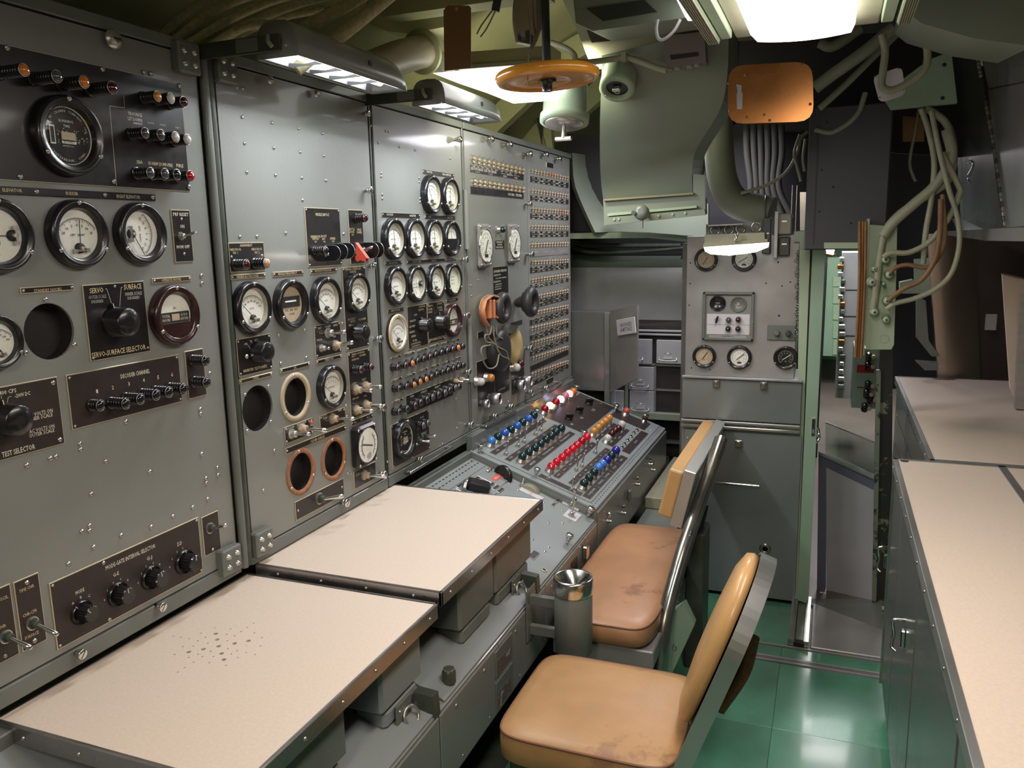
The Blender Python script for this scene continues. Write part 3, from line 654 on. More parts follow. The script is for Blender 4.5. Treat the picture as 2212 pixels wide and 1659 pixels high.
gauge(FP, cB, 541.5, 665, 57, 'volt', 48, 'cream'); gauge(FP, cB, 626.5, 657, 54, 'freq', lab='missile frequency meter with a tan face', bez='black'); gauge(FP, cB, 702, 648, 50, 'volt', 50, 'cream')
plate(FP, cB, [(737, 578), (787, 573.6), (796.6, 749), (748, 756)], name='selector_plate', texts=[('TERMINAL CONTROLLER', 762, 581, 5, 34), ('MONITOR', 762, 587, 4.5, 13), ('DC VOLT', 759, 689, 4, 15), ('MOTOR', 762, 694, 4, 9), ('AC POWER', 782, 689, 4, 15), ('OFF', 755, 703, 4, 6)], tmat=GOLD, lines=[((758, 703), (762, 702), (768, 711), .0008), ((784, 699), (791, 697), (795, 703), .0008)])
gauge(FP, cB, 768.5, 633, 43, 'volt', 52, 'cream', h=.009)
knob(FP, cB, 771, 718, 17, 'plain', 60)
plate(FP, cB, [(508, 733), (582.4, 719.6), (588, 798), (515, 813.5)], name='selector_plate', texts=[('INVERTER TESTPOINTS', 551, 796, 6, 51, GOLD), ('OFF', 530, 743, 4, 7), ('A', 541, 737, 4), ('B', 551, 736, 4), ('C', 560, 738, 4)], lines=[((530, 744), (534, 744), (541, 755), .0009), ((539, 736), (543, 736), (544, 742), .0008), ((551, 738), (551, 734), (557, 733), .0008)])
knob(FP, cB, 555, 759, 22, 'plain', 100); screws(FP, cB, [(533, 770)], .006, None, .03)
plate(FP, cB, [(515, 821), (587, 802.5), (587, 812), (515, 830)], mt=BROWNP, texts=[('TIMER', 552, 816, 5, 14, GOLD)])
plate(FP, cB, [(604, 797), (668, 781), (668, 791), (604, 806)], texts=[('FUEL', 637, 794, 4.5, 6, GREYT)])
def ring(F, cab, px, py, ro, ri, mt, name='gasket_ring', lab=None):
    a, b = F.px(px, py, .007); k = vpx(F, px, py); M = F.M(a, b, .006)
    mb = MB(); mb.lathe([(ri*k, -.004), (ri*k, .003), (ro*k, .003), (ro*k, 0)], mt, 36, None, True, False, False)
    for q in range(3): t = R(95+120*q); slotscrew(mb, (ro+ri)/2*k*math.cos(t), (ro+ri)/2*k*math.sin(t), .003, .0045)
    put(name, mb, cab, M)
ring(FP, cB, 639, 857.5, 53, 42, TANRING)
gauge(FP, cB, 714, 835, 47, 'press', 50, 'cream')
plate(FP, cB, [(676, 703), (733, 693.5), (737, 762), (682, 773)], name='switch_plate', texts=[('TEST', 690, 709, 4, 8), ('POWER', 708, 705, 4, 12), ('CHECK', 724, 702, 4, 10), ('MOTOR', 690, 734, 4, 11), ('OFF', 722, 727, 4, 6)], lines=[((702, 719), (690, 721), (690, 716), .0008)])
toggle(FP, cB, 709, 719, 8, (.15, .1), 4); toggle(FP, cB, 696, 752, 6, (.1, .0), 2); toggle(FP, cB, 726, 746, 8, (.2, .25), 4, TANF)
plate(FP, cB, [(682, 778), (737, 765), (737, 774), (682, 787)], texts=[('PRESSURE', 711, 776, 4.5, 18, GREYT)])
plate(FP, cB, [(688.5, 897), (743.5, 880), (746, 914), (691, 930)], name='switch_plate', texts=[('BURN', 701, 896, 4, 9), ('TONE', 702, 903, 4, 9), ('TEST', 734, 886, 4, 9)], lines=[((717, 905), (703, 909), (703, 904), .0008)]); toggle(FP, cB, 719, 904, 8, (.3, 0), 5, TANF)
plate(FP, cB, [(612, 922), (674, 903), (676, 938.5), (615, 958)], name='switch_plate', texts=[('EXT PWR', 627, 924, 4, 17), ('RECHARGE', 651, 914, 4, 20), ('CAL', 672, 918, 4, 8), ('RUN', 672, 926, 4, 7)])
toggle(FP, cB, 631, 937, 8, (.3, .02), 4); toggle(FP, cB, 652, 926, 9, (.4, -.1), 5, TANF); dome(FP, cB, 668.5, 912, 4, 'coral', .008, .5, base=BAKE)
plate(FP, cB, [(615, 967), (746, 918), (746, 931), (617, 980)], texts=[('SQUIB CHECK', 686, 948, 6, 31, GOLD)])
plate(FP, cB, [(749, 763), (796.6, 751), (804, 889), (758, 904)], name='switch_plate', texts=[('TERMINAL CONTROLLER', 773, 763, 4, 28), ('GENERATOR', 767, 776, 4, 16), ('NO 1', 763, 770, 4, 7), ('POWER', 783, 767, 4, 13), ('READY', 786, 819, 4, 9), ('STBY', 766, 828, 4, 9), ('GROUND', 768, 860, 4, 14), ('ON', 788, 855, 4, 6)], tmat=GOLD)
pilot(FP, cB, 781, 798, 8.5, .032, 'maroon'); pilot(FP, cB, 803, 793, 8.5, .030, 'maroon')
for p in ((770, 842), (790, 834), (771, 886), (791, 875)): toggle(FP, cB, *p, 8, (.3, -.05), 3.4, TANF)
plate(FP, cB, [(758, 909.6), (804, 890), (804, 903), (758, 920)], texts=[('NO. 1', 768, 912, 4, 6), ('NO. 2', 781, 906, 4, 6), ('NO. 3', 795, 901, 4, 6)])
def sqgauge(F, cab, px, py, hx, hy, body, dial, dep, na=30, face=.8, name='square_gauge', half=False):
    k = vpx(F, px, py); a, b = F.px(px, py, dep); s_ = hy*k
    mb = MB(); mb.box((0, 0, dep/2/s_), (2*hx, 2, dep/s_), body, ch=.12)
    for i in (-1, 1):
        for j in (-1, 1): slotscrew(mb, i*(hx-.14), j*.86, dep/s_, .075)
    mb.lathe([(face*1.04, dep/s_-.01), (face*1.04, dep/s_+.04), (face, dep/s_+.04), (face*.98, dep/s_)], CHROME if body is not BAKE else BAKE, 32, None, True, False, False)
    o = put(name, mb, cab, F.M(a, b, .006, 0, s_))
    put('dial', cache(('dial', dial), lambda: _dial(dial)), o, F.M(a, b, dep+.008, 0, s_*face/.74))
    M = F.M(a, b, dep+.0085, 0, s_*face/.74) @ Matrix.Rotation(R(na), 4, 'Z'); put('needle', cache(('needle', 1, 0, 0), lambda: _needle(INK, .05, .5, .3)), o, M)
    put('glass', cache(('glass',), lambda: MB().lathe([(.745, 0), (1e-4, .02)], GLASS, 24, None, True, False, False)), o, F.M(a, b, dep+.014, 0, s_*face/.74))
sqgauge(FP, cB, 791, 961, .86, 44, BAKE, 'arc2', .030, 75, .86, lab if False else 'square_gauge')
for (p, ro, ri) in (((650.5, 1018.5), 51, 41), ((721.5, 990.5), 47, 38)): ring(FP, cB, *p, ro, ri, CORK)
plate(FP, cB, [(636, 1083), (741, 1033), (742, 1070), (638, 1125)], mt=BROWNP, scr=0, name='switch_plate'); toggle(FP, cB, 691, 1077, 8.5, (.45, .15), 5, DARKG); screws(FP, cB, [(644, 1103), (739, 1052)], .004, None, .009)
plate(FP, cB, [(762.5, 1019), (810, 996), (811, 1034), (765, 1056.5)], scr=0, name='switch_plate', texts=[('OFF', 772, 1026, 4, 9, GREYT)]); toggle(FP, cB, 788, 1026, 7.5, (.3, -.05), 5, TANF)
for p in ((749, 1086, 9), (831, 1025, 8.5), (809, 574.5, 8), (822, 732, 8), (829, 880.6, 8), (801, 411, 8), (796, 245, 7)): thumb(FP, cB, *p)
screws(FP, cB, [(584, 172), (684, 202)], .012, NICKEL, .02, 'large_screw')
screws(FP, cB, zs(400, 100, 4.366, [(540, 668), (820, 722), (1070, 775), (1297, 822), (560, 915), (838, 958), (1087, 997), (1310, 1033), (582, 1188), (853, 1215), (1102, 1240), (1328, 1265), (298, 1190), (303, 1272), (232, 385), (492, 385), (545, 397), (1108, 1450)])
       + zs(430, 400, 5.53, [(488, 615), (693, 612), (1038, 572), (1727, 582), (303, 1030), (313, 1125)]) + zs(430, 680, 5.183, [(895, 225), (1183, 172), (917, 543), (1203, 478), (370, 575), (378, 658), (845, 1520), (447, 1582), (778, 800), (515, 893), (805, 1195), (540, 1300), (1605, 95), (1628, 190), (1645, 1015), (1655, 1140)])
       + zs(480, 880, 5.185, [(192, 543), (200, 635), (462, 930), (265, 1448), (1410, 738)]), .0048, None, .007)

# ---------------------------------------------------------------- cabinet C
def lp(q, t, n=2, **k): return plate(FP, cC, q, texts=[(t, (q[0][0]+q[1][0])/2, (q[0][1]+q[2][1])/2, 4, (q[1][0]-q[0][0])*.55)], sr=.0026, ew=.0012, **k)
plate(FP, cC, [(911.8, 365), (979.7, 375.7), (979.7, 384.5), (911.8, 375)], texts=[('THROTTLE', 927, 371.5, 4, 12), ('BAL REFLEX', 965, 377.5, 4, 18)], sr=.003, ew=.001)
plate(FP, cC, [(824, 457), (905.8, 463), (905.8, 470), (824, 469)], texts=[('DC VOLTS', 842, 463.5, 4, 13), ('ACCEL TIME', 891, 466, 4, 13)], sr=.003, ew=.001)
plate(FP, cC, [(916.6, 463), (982.5, 467), (982.5, 474), (916.6, 472.5)], texts=[('CAL', 928, 468, 4, 6), ('MAG TRIM', 972, 470.5, 4, 11)], sr=.003, ew=.001)
plate(FP, cC, [(830.5, 564), (867, 562.5), (867, 571.5), (830.5, 573)], texts=[('ALTITUDE', 849, 568, 4, 18, GREYT)], sr=.003, ew=.001)
plate(FP, cC, [(877.4, 563), (984.5, 555.7), (984.5, 562), (877.4, 571)], texts=[('RATE OF CLIMB', 900, 565.5, 4, 18, GREYT), ('HEADING', 937, 563, 4, 10, GREYT), ('TEST QUANTITY', 968, 560.5, 4, 16, GREYT)], sr=.003, ew=.001)
plate(FP, cC, [(963, 645.7), (988.7, 642.5), (988.7, 649.5), (963, 653)], texts=[('OPERATE HOURS', 976, 648, 3.5, 15)], sr=.0025, ew=.001)
lp([(836, 668.6), (871.6, 663), (871.6, 672), (836, 678)], 'STBY HOURS')
for (x, y, r, d, n, rt) in ((931, 420.5, 41, 'volt', 30, 0), (970, 424, 39, 'volt', 0, 0), (849, 516, 44, 'cen', 3, 0), (895, 515, 42, 'cen', 4, 0), (936.5, 514, 39, 'cen', 2, 0), (974, 515, 37.5, 'half', 8, 0),
                     (854.5, 617.5, 41.5, 'press', 60, 0), (898.5, 613, 39.7, 'cen', 0, 90), (940.5, 608.6, 38, 'cen', 48, 0), (977.5, 605, 36, 'blank', 0, 0)):
    gauge(FP, cC, x-1, y, r, d, n, 'cream' if d != 'half' else 'black', R(rt))
gauge(FP, cC, 857.5, 719, 41, 'volt', 48, 'brass', lab='round meter with a brass rim'); gauge(FP, cC, 976.5, 692, 36, 'hours', 0, 'maroon', lab='hour meter with a maroon rim')
plate(FP, cC, [(877, 662.4), (919.5, 655.5), (924, 744.5), (882.6, 754.5)], name='selector_plate', scr=0, texts=[('MONITOR', 911, 662, 4, 13), ('SELECTOR', 909, 669, 4, 11), ('OFF', 897, 680, 4, 7), ('CAPACITY', 891, 693, 4, 13), ('ALT TEST', 890, 705, 4, 13), ('DENSITY', 890, 717, 4, 12), ('SPEED', 893, 726, 4, 10), ('DC BAL', 896, 735, 4, 9), ('A ON VOLTS ON', 898, 741, 4, 20), ('B ON VOLTS AC', 899, 746.5, 4, 20)], tmat=GOLD)
plate(FP, cC, [(920.5, 655.3), (957.5, 648.7), (962, 732.8), (925, 744)], name='selector_plate', texts=[('SERVO', 929, 660.5, 4.5, 11), ('SURFACE', 949, 655.5, 4.5, 12), ('OUTER', 929, 668, 4, 10), ('SCALE', 929, 674, 4, 9), ('INNER', 950, 664, 4, 9), ('SCALE', 951, 669.5, 4, 8), ('SERVO-SURFACE SELECTOR', 943.5, 731, 5.5, 34)], tmat=GOLD, lines=[((935, 660), (939, 679), .0009), ((944, 658), (943, 678), .0009)])
knob(FP, cC, 911, 702, 15, 'plain', 30); knob(FP, cC, 946, 695, 15, 'plain', 0)
c10 = lambda *p: zs(780, 640, 4.366, p)
for q, t in (([(275, 575), (373, 548), (373, 570), (275, 598)], 'START'), ([(403, 542), (500, 510), (500, 530), (403, 565)], 'CAGE RW'), ([(528, 510), (617, 478), (617, 498), (528, 530)], 'ENG FUEL'), ([(645, 468), (727, 443), (727, 462), (645, 490)], 'LOCAL'), ([(752, 440), (828, 415), (828, 433), (752, 460)], 'SIGNAL'), ([(855, 413), (925, 390), (925, 408), (855, 430)], 'TEST'),
             ([(283, 790), (383, 755), (383, 775), (283, 812)], 'READY'), ([(415, 745), (508, 712), (508, 732), (415, 768)], 'RW PRESS'), ([(540, 702), (625, 668), (625, 690), (540, 722)], 'SHRN CAL'), ([(653, 660), (733, 630), (733, 648), (653, 680)], 'PORT'), ([(762, 625), (835, 597), (835, 615), (762, 645)], 'STBD'), ([(860, 590), (935, 562), (935, 580), (860, 608)], 'ALTITUDE'), ([(290, 992), (393, 955), (393, 978), (290, 1015)], 'LOCK')):
    lp(c10(*q), t)
cl = {2: 'orange', 10: 'orange'}
for i, p in enumerate(c10((352, 672), (425, 652), (486, 634), (540, 613), (597, 592), (655, 572), (710, 552), (765, 532), (820, 515), (870, 500), (920, 486), (965, 472))): pilot(FP, cC, *p, 7.5, .026, cl.get(i, 'maroon' if i % 4 == 1 else 'black'), .006)
for i, p in enumerate(c10((365, 872), (435, 852), (505, 835), (560, 808), (617, 785), (668, 762), (720, 737), (775, 717), (825, 702), (875, 682), (925, 668), (970, 650))): pilot(FP, cC, *p, 7.5, .026, 'orange' if i in (2, 3, 4) else ('maroon' if i % 4 == 1 else 'black'), .006)
plate(FP, cC, c10((415, 945), (855, 770), (862, 930), (425, 1125)), name='lamp_plate', scr=0, ew=.0012, texts=[('STBY', 890, 856, 4, 9), ('OPERATE', 915, 846, 4, 14), ('READY', 945, 835, 4, 12)])
for i, p in enumerate(c10((365, 1090), (440, 1062), (517, 1030), (565, 1003), (625, 975), (680, 952), (735, 930), (795, 910), (843, 887), (895, 865), (932, 852))): pilot(FP, cC, *p, 8, .026, 'smoke' if i in (5, 7, 9) else ('maroon' if i == 2 else 'black'), .008)
for p in c10((890, 800), (945, 783)): toggle(FP, cC, *p, 5, (.4, -.15), 2.6, TANF)
plate(FP, cC, [(843, 917), (924, 884.6), (928, 967.5), (847.6, 1014.5)], name='meter_plate', texts=[('RUN', 911, 901, 4, 7), ('TIME START', 915, 935, 4, 13)], tmat=GREYT)
gauge(FP, cC, 873, 948, 44, 'clock', name='time_meter')
pilot(FP, cC, 915, 919.5, 8, .026, 'smoke'); pilot(FP, cC, 926, 914, 8, .026, 'smoke'); toggle(FP, cC, 905, 952, 6, (.4, -.1), 3, DARKG); toggle(FP, cC, 918, 943, 6, (.4, .1), 3, DARKG)
for p in ((1009, 682.4, 7), (1013.6, 804, 7), (1019, 918, 7), (910.6, 992.7, 7.5), (1007.6, 561, 7), (994, 301, 7)): thumb(FP, cC, *p)
screws(FP, cC, zs(400, 100, 4.366, [(1750, 750), (1895, 800), (1920, 803), (1825, 910), (2025, 950), (2168, 980), (1850, 1195), (1850, 1228), (1860, 1398), (1860, 1437)]) + zs(780, 340, 5.184, [(652, 230), (652, 275), (662, 460), (663, 500), (998, 12)]) + c10((895, 970), (903, 1245), (250, 1560), (768, 1395)), .0045, None, .007)
mb = MB()                                                # grab rails below the panels
def rail(F, cab, a, b, off=.03, r=.007):
    p, q = F.px(*a, off), F.px(*b, off); P0, P1 = V((*p, off)), V((*q, off)); d = (P1-P0).normalized()*.02
    mb = MB(); mb.tube([P0-V((0, 0, off)), P0-V((0, 0, .006)), P0+d, P1-d, P1-V((0, 0, .006)), P1-V((0, 0, off))], r, TUBEM, 10, 5)
    put('grab_rail', mb, cab, F.M(0, 0, .006))
rail(FP, cC, (885, 1020), (972, 967)); rail(FP, cD, (1048, 921), (1110, 890), .03, .008); rail(FP, cD, (1150, 868), (1212, 826), .03, .007)

# ---------------------------------------------------------------- cabinet D
for p in ((1063, 300, 7), (1103, 312, 7), (1146, 333, 7), (1181.5, 334, 6.5), (1210, 342.7, 6.5), (1146, 440, 6), (1149.7, 549, 7), (1147, 752.5, 7), (1148, 847.6, 6.5), (1106, 878.5, 7), (1071.7, 899, 7), (1181.6, 838, 6), (1012, 681, 6)): thumb(FP, cD, *p)
def _bead(col):
    mb = MB(); mb.lathe([(1.1, 0), (1.1, .5)], NICKEL, 8, None, True, False); mb.sphere((0, .2, 1.1), .85, L[col], 8, 5); mb.sphere((0, -1.5, .9), .75, L[col], 7, 4); mb.lathe([(.5, 0), (.5, .6)], NICKEL, 6, Matrix.Translation((0, -1.5, 0)))
    mb.lathe([(.25, 0), (.3, 1.6)], CHROME, 5, Matrix.Translation((.1, 1.8, 0)) @ Matrix.Rotation(-.4, 4, 'X'), True, False); return mb
def beadrow(p0, p1, n, red=(), rpx=4.6):
    for i in range(n):
        t = i/(n-1); x, y = p0[0]+(p1[0]-p0[0])*t, p0[1]+(p1[1]-p0[1])*t
        r = rpx*vpx(FP, x, y, .01); a, b = FP.px(x, y, .014)
        # spacing even on the wall itself
        a = FP.px(*p0, .014)[0]*(1-t)+FP.px(*p1, .014)[0]*t; b = FP.px(*p0, .014)[1]*(1-t)+FP.px(*p1, .014)[1]*t
        c = 'beadr' if i in red else 'bead'
        put('bead_lamp', cache(('bead', c), lambda: _bead(c)), cD, FP.M(a, b, .006, 0, r))
beadrow((1024, 344), (1130, 368), 12, rpx=4.3); beadrow((1026, 392), (1130, 408), 12, rpx=4.3)
def strip(q, words, lines=(), cab=cD, **k):
    ts = []
    for t, f, g, hp, wd in words:
        x = q[0][0]*(1-f)+q[1][0]*f; yt = q[0][1]*(1-f)+q[1][1]*f; yb = q[3][1]*(1-f)+q[2][1]*f; ts.append((t, x, yt*(1-g)+yb*g, hp, wd))
    ls = []
    for f0, f1, g, wl in lines:
        pt = lambda f: (q[0][0]*(1-f)+q[1][0]*f, (q[0][1]*(1-f)+q[1][1]*f)*(1-g)+(q[3][1]*(1-f)+q[2][1]*f)*g)
        ls.append((pt(f0), pt(f1), wl))
    return plate(FP, cab, q, texts=ts, lines=ls, scr=0, ew=.0012, edge=NICKEL, **k)
strip([(1014, 355), (1130, 376.4), (1130, 389.5), (1014, 372)], [('ELEX PORT HANGAR', .14, .45, 5.5, 26), ('1 2 3', .15, .82, 3, 8), ('ELEX STBD HANGAR', .39, .45, 5.5, 26), ('1 2 3', .39, .82, 3, 8), ('ELEVATOR', .75, .47, 4, 12), ('INNER', .66, .8, 3, 7), ('OUTER', .86, .8, 3, 7), ('OPEN', .08, .15, 3, 6), ('ON', .16, .15, 3, 4), ('OPEN', .24, .15, 3, 6), ('OPEN', .33, .15, 3, 6), ('ON', .41, .15, 3, 4), ('SHUT', .5, .15, 3, 6), ('OPEN', .6, .15, 3, 5), ('ON', .68, .15, 3, 4), ('OPEN', .76, .15, 3, 5), ('SHUT', .86, .15, 3, 5)], [(.58, .68, .47, .0012), (.82, .93, .47, .0012)])
strip([(1015, 402), (1130, 416), (1130, 430), (1015, 419)], [('PORT SIREN', .775, .5, 5, 13), ('STBD SIREN', .915, .5, 5, 13)])
rows = [((1150, 368), (1226, 384), [(1144, 380), (1227, 395), (1227, 406), (1144, 394)], (6, 7)), ((1150, 411), (1226, 422), [(1144, 421), (1227, 431), (1227, 441), (1144, 434)], ()), ((1151, 451), (1226, 457), [(1144, 460), (1227, 465.5), (1227, 475), (1144, 474)], (10, 11)),
        ((1150, 489), (1226, 490.5), [(1144, 498.5), (1227, 500), (1227, 511), (1144, 513)], ()), ((1150, 528), (1226, 525.5), [(1144, 537), (1227, 533.5), (1227, 550), (1144, 554)], ()), ((1150, 566), (1226, 562), [(1144, 577), (1227, 568), (1227, 580), (1144, 589.5)], ()),
        ((1151, 604.7), (1226, 593.5), [(1144, 615), (1227, 601), (1227, 609), (1144, 623)], (2,)), ((1150, 642), (1226, 627), [(1144, 652), (1227, 632), (1227, 646), (1144, 668)], ()), ((1150, 676), (1226, 661), [(1144, 689), (1227, 669), (1227, 679), (1144, 702.5)], ()),
        ((1150, 709), (1226, 691), [(1144, 722), (1227, 699), (1227, 709), (1144, 735.5)], ()), ((1150, 741), (1226, 720), [(1144, 755), (1227, 728), (1227, 738), (1144, 768.5)], ()), ((1152, 773), (1226, 750), [(1144, 788), (1227, 757), (1227, 768), (1144, 801.5)], ()),
        ((1150, 808), (1226, 781), [(1144, 820), (1227, 787), (1227, 798), (1144, 832)], ())]
wd = ['DOOR', 'HATCH', 'LATCH', 'LOCK', 'SEAL', 'VENT', 'RAMP', 'BLAST']
for i, (p0, p1, q, red) in enumerate(rows):
    beadrow(p0, p1, 14, red, 3.0)
    ws = [(wd[(i+j) % 8], .1+.135*j, .2, 2.6, 6) for j in range(7)]+[(wd[(i*3+j) % 8], .1+.135*j, .82, 2.6, 5) for j in range(7)]+[(('LAUNCHER', 'HANGAR', 'RAIL', 'INBOARD')[i % 4], .3, .5, 3, 10), (('AFT', 'STBD', 'PORT', 'OUTBOARD')[i % 4], .72, .5, 3, 8)]
    strip(q, [] if i == 4 else ([] if i == 11 else ws), [] if i == 11 else [(.06, .22, .5, .001), (.38, .5, .5, .001), (.56, .65, .5, .001), (.8, .94, .5, .001)], mt=BLACK if i != 4 else STEEL)
plate(FP, cD, [(1180, 350), (1194, 354), (1194, 364), (1180, 361)], scr=0, edge=NICKEL, ew=.001); plate(FP, cD, [(1179, 820), (1194, 814), (1194, 824), (1179, 831)], scr=0, ew=.001)
sqgauge(FP, cD, 1047, 531, .66, 46, STEEL, 'whitep', .022, 150, .74); sqgauge(FP, cD, 1110, 526, .66, 41, STEEL, 'whitep', .022, 150, .74)
dome(FP, cD, 1090, 496, 6.5, 'dark', .006, 2.2)
plate(FP, cD, [(1070, 520), (1088, 519), (1088, 536), (1070, 538)], scr=0, edge=None, texts=[('HYDRAULIC', 1079, 523, 3.4, 14), ('SYSTEM', 1079, 528.5, 3.4, 10), ('PRESSURE LBS', 1079, 534, 3.4, 15)])
plate(FP, cD, [(1063.5, 577), (1096, 574), (1097, 632), (1065, 637)], scr=0, edge=NICKEL, ew=.001, texts=[('LAUNCHER OPERATION', 1080, 585, 5, 27), ('SEQUENCE TWO', 1074, 594, 3.5, 15), ('HOLD LAMPS LIT BEFORE', 1082, 600, 2.5, 23), ('SEQUENCE TWO', 1074, 608, 3.5, 15), ('1 OPEN HATCH', 1076, 614, 2.5, 14), ('2 RUN OUT', 1076, 619, 2.5, 14), ('3 RAISE RAMP', 1076, 624, 2.5, 14)])
plate(FP, cD, [(1027.4, 780), (1066, 771), (1068, 850), (1031.5, 892)][:4], scr=0, ew=.0015); plate(FP, cD, [(1068, 768), (1098, 760), (1099, 842), (1070, 857)], scr=0, edge=BLACK, texts=[('LAUNCH', 1084, 840, 4, 14, GREYT)]); plate(FP, cD, [(1102.6, 800), (1131, 788), (1132, 838), (1103.7, 855.6)], scr=0, ew=.0015)
plate(FP, cD, [(1031, 718), (1044, 714), (1044, 728), (1031, 733)], scr=0, ew=.001); plate(FP, cD, [(1104, 697), (1127, 691), (1127, 700), (1104, 707)], scr=0, edge=BLACK)
for p, c in (((1047, 824.7), 'clear'), ((1068, 816.6), 'amber'), ((1124, 794), 'clear'), ((1132, 786), 'maroon')): dome(FP, cD, *p, 8.5, c, .008, 2.5)
def lockc(px, py, rpx, ln, col='maroon'):
    r = rpx*vpx(FP, px, py, ln); a, b = FP.px(px, py, ln)
    mb = MB(); mb.lathe([(r*.8, 0), (r*.8, .012), (r, .014), (r, ln), (r*.82, ln), (r*.8, ln-.006)], ALU, 24, None, True, False, False); mb.lathe([(r*.8, ln-.006), (1e-4, ln-.004)], L[col], 20, None, True, False, False)
    put('lamp_housing', mb, cD, FP.M(a, b, .008))
lockc(1078, 862, 13, .055); lockc(1130, 832, 11.5, .05); lockc(1145, 823, 11, .06); lockc(1052, 872, 9, .035, 'black')
screws(FP, cD, zs(980, 560, 4.364, [(160, 245), (168, 345), (183, 1530), (515, 1340)]) + [(1033, 605), (1240-8, 600)], .004, None, .007)
# ================================================================ sloping launch console
XW, XF = -1.405, -.848
LZW, LZF = .774, .570                                    # wall and front height of the lamp desk
BZW, BZF = .748, .528                                    # and of the plain desk nearer the camera
def slopeframe(zw, zf, y=0): return Frame((XW, y, zw), (0, 1, 0), (XW-XF, 0, zw-zf))
FL, FB = slopeframe(LZW, LZF), slopeframe(BZW, BZF)
YL0, YL1 = 3.056, 4.535
lc = MB()
lc.prism([(XW, YL0, LZW-.014), (XF, YL0, LZF-.014), (XF, YL0, .315), (-1.12, YL0, .20), (XW, YL0, .20)], (0, YL1-YL0, 0), GREY)
launch = centred('launch_console', lc, label='sloping grey console desk with rows of red, blue, green and amber dome lamps', category='control console')
def slab(F, par, u0, u1, v0, v1, th, mt, name, ch=.002, h=0.0):
    mb = MB(); mb.box((0, 0, th/2), (u1-u0, v1-v0, th), mt, ch=ch); return put(name, mb, par, F.M((u0+u1)/2, (v0+v1)/2, h))
SL = math.hypot(XW-XF, LZW-LZF)
slab(FL, launch, YL0, YL1, -SL, .0, .014, GREYB, 'lid', .003, -.014)
slab(FL, launch, YL0+.03, YL1-.01, -SL+.035, -.03, .004, GREYB, 'lamp_deck', .001)
mb = MB()                                                # rows of small slots near the front edge
for i in range(52): mb.box((YL0+.02+i*.0282, -SL+.020, .0004), (.009, .004, .0008), SLOT)
for i in range(52): mb.box((YL0+.034+i*.0282, -SL+.029, .0004), (.005, .0025, .0008), SLOT)
put('vent_slots', mb, launch, FL.M(0, 0, 0), kind='stuff')
HD = .004
DL = lambda p, c, r=9: dome(FL, launch, *p, r*1.06, c, HD)
for p, c in zip([(1062.5, 951), (1076, 942.7), (1091, 934), (1104, 927), (1118, 919), (1129, 911.6), (1142, 903.6), (1153, 896.4)], ['lblue', 'dark', 'blue', 'dark', 'blue', 'dark', 'blue', 'dark']): DL(p, c, 8.4)
for p in [(1129, 985.4), (1142.5, 976), (1156, 967), (1168.5, 958), (1180, 949), (1191, 941), (1201, 932.6), (1212.6, 924.6)]: DL(p, 'dark', 8.4)
for i, p in enumerate([(1191, 1007), (1203, 997), (1215, 987.5), (1226, 978), (1237, 969.5), (1247, 961), (1257.5, 952), (1268, 943.4)]): DL(p, 'red' if i == 6 else 'rlit', 8.2)
for p, c in zip([(1262, 1042.6), (1273, 1031), (1283.7, 1019), (1293.4, 1009), (1302, 1001), (1312, 992.4), (1321, 983), (1330.7, 972)], ['dark', 'dark', 'dark', 'lblue', 'lblue', 'dblue', 'dark', 'dblue']): DL(p, c, 8.6)
for p in [(1283, 930.5), (1292.6, 922.7), (1299.7, 915), (1308, 909), (1316, 902)]: DL(p, 'amber', 7.4)
for p, c in zip([(1313, 945.4), (1322, 936), (1329.5, 929), (1335.7, 925), (1343.6, 915.6)], ['clear', 'maroon', 'maroon', 'maroon', 'clear']): DL(p, c, 7.4)
for p, c in zip([(1177.4, 882), (1188, 876.0), (1201.4, 867), (1211, 862), (1221, 854), (1230, 850), (1238, 845)], ['red', 'ylit', 'red', 'blit', 'pink', 'plit', 'orange']): DL(p, c, 7.6)
DL((1353.8, 886.6), 'coral', 6.8); dome(FL, launch, 1393, 905, 6, 'maroon', HD, 1.2, base=CHROME)
def strp(q, words, mt=BROWNP, tm=GREYT, **k):
    """label strip on the sloping desk; words = (text, fraction along, cap px)"""
    P = [FL.px(*p, HD+.001) for p in q]
    u0, u1 = (P[0][0]+P[3][0])/2, (P[1][0]+P[2][0])/2; v1, v0 = (P[0][1]+P[1][1])/2, (P[2][1]+P[3][1])/2
    mb = MB(); mb.box((0, 0, .0012), (u1-u0, v1-v0, .0024), NICKEL); mb.box((0, 0, .0025), (u1-u0-.003, v1-v0-.003, .0012), mt)
    for f in k.get('div', ()): mb.box((-(u1-u0)/2+(u1-u0)*f, 0, .0032), (.001, v1-v0-.003, .0004), GREYT)
    o = put('label_strip', mb, launch, FL.M((u0+u1)/2, (v0+v1)/2, HD))
    t = MB()
    for w_ in words: word(t, w_[0], -(u1-u0)/2+(u1-u0)*w_[1], (w_[3] if len(w_) > 3 else 0)*(v1-v0), w_[2], tm)
    if t.v: put('lettering', t, o, FL.M((u0+u1)/2, (v0+v1)/2, HD+.0036), kind='stuff')
    return o
strp([(1058, 977.6), (1170.7, 905), (1182, 909.6), (1071, 983)], [('FIRE', .08, .010), ('SELECT', .22, .010), ('STBY', .42, .010), ('TEST', .60, .010), ('ARM', .93, .010)])
strp([(1089.7, 992), (1197.5, 917.4), (1208, 921), (1103, 998.4)], [('OPEN', .06, .010), ('SHUT', .2, .009), ('LOCKED', .36, .009), ('CLEAR', .53, .009), ('SEAL', .7, .009), ('LIMIT', .88, .009)])
strp([(1125, 1010), (1230, 931.9), (1243, 937.6), (1141, 1017)], [('HANGAR', .14, .011), ('PORT HANGAR DOOR', .45, .010), ('STBD HANGAR DOOR', .82, .010)], div=(.28, .66))
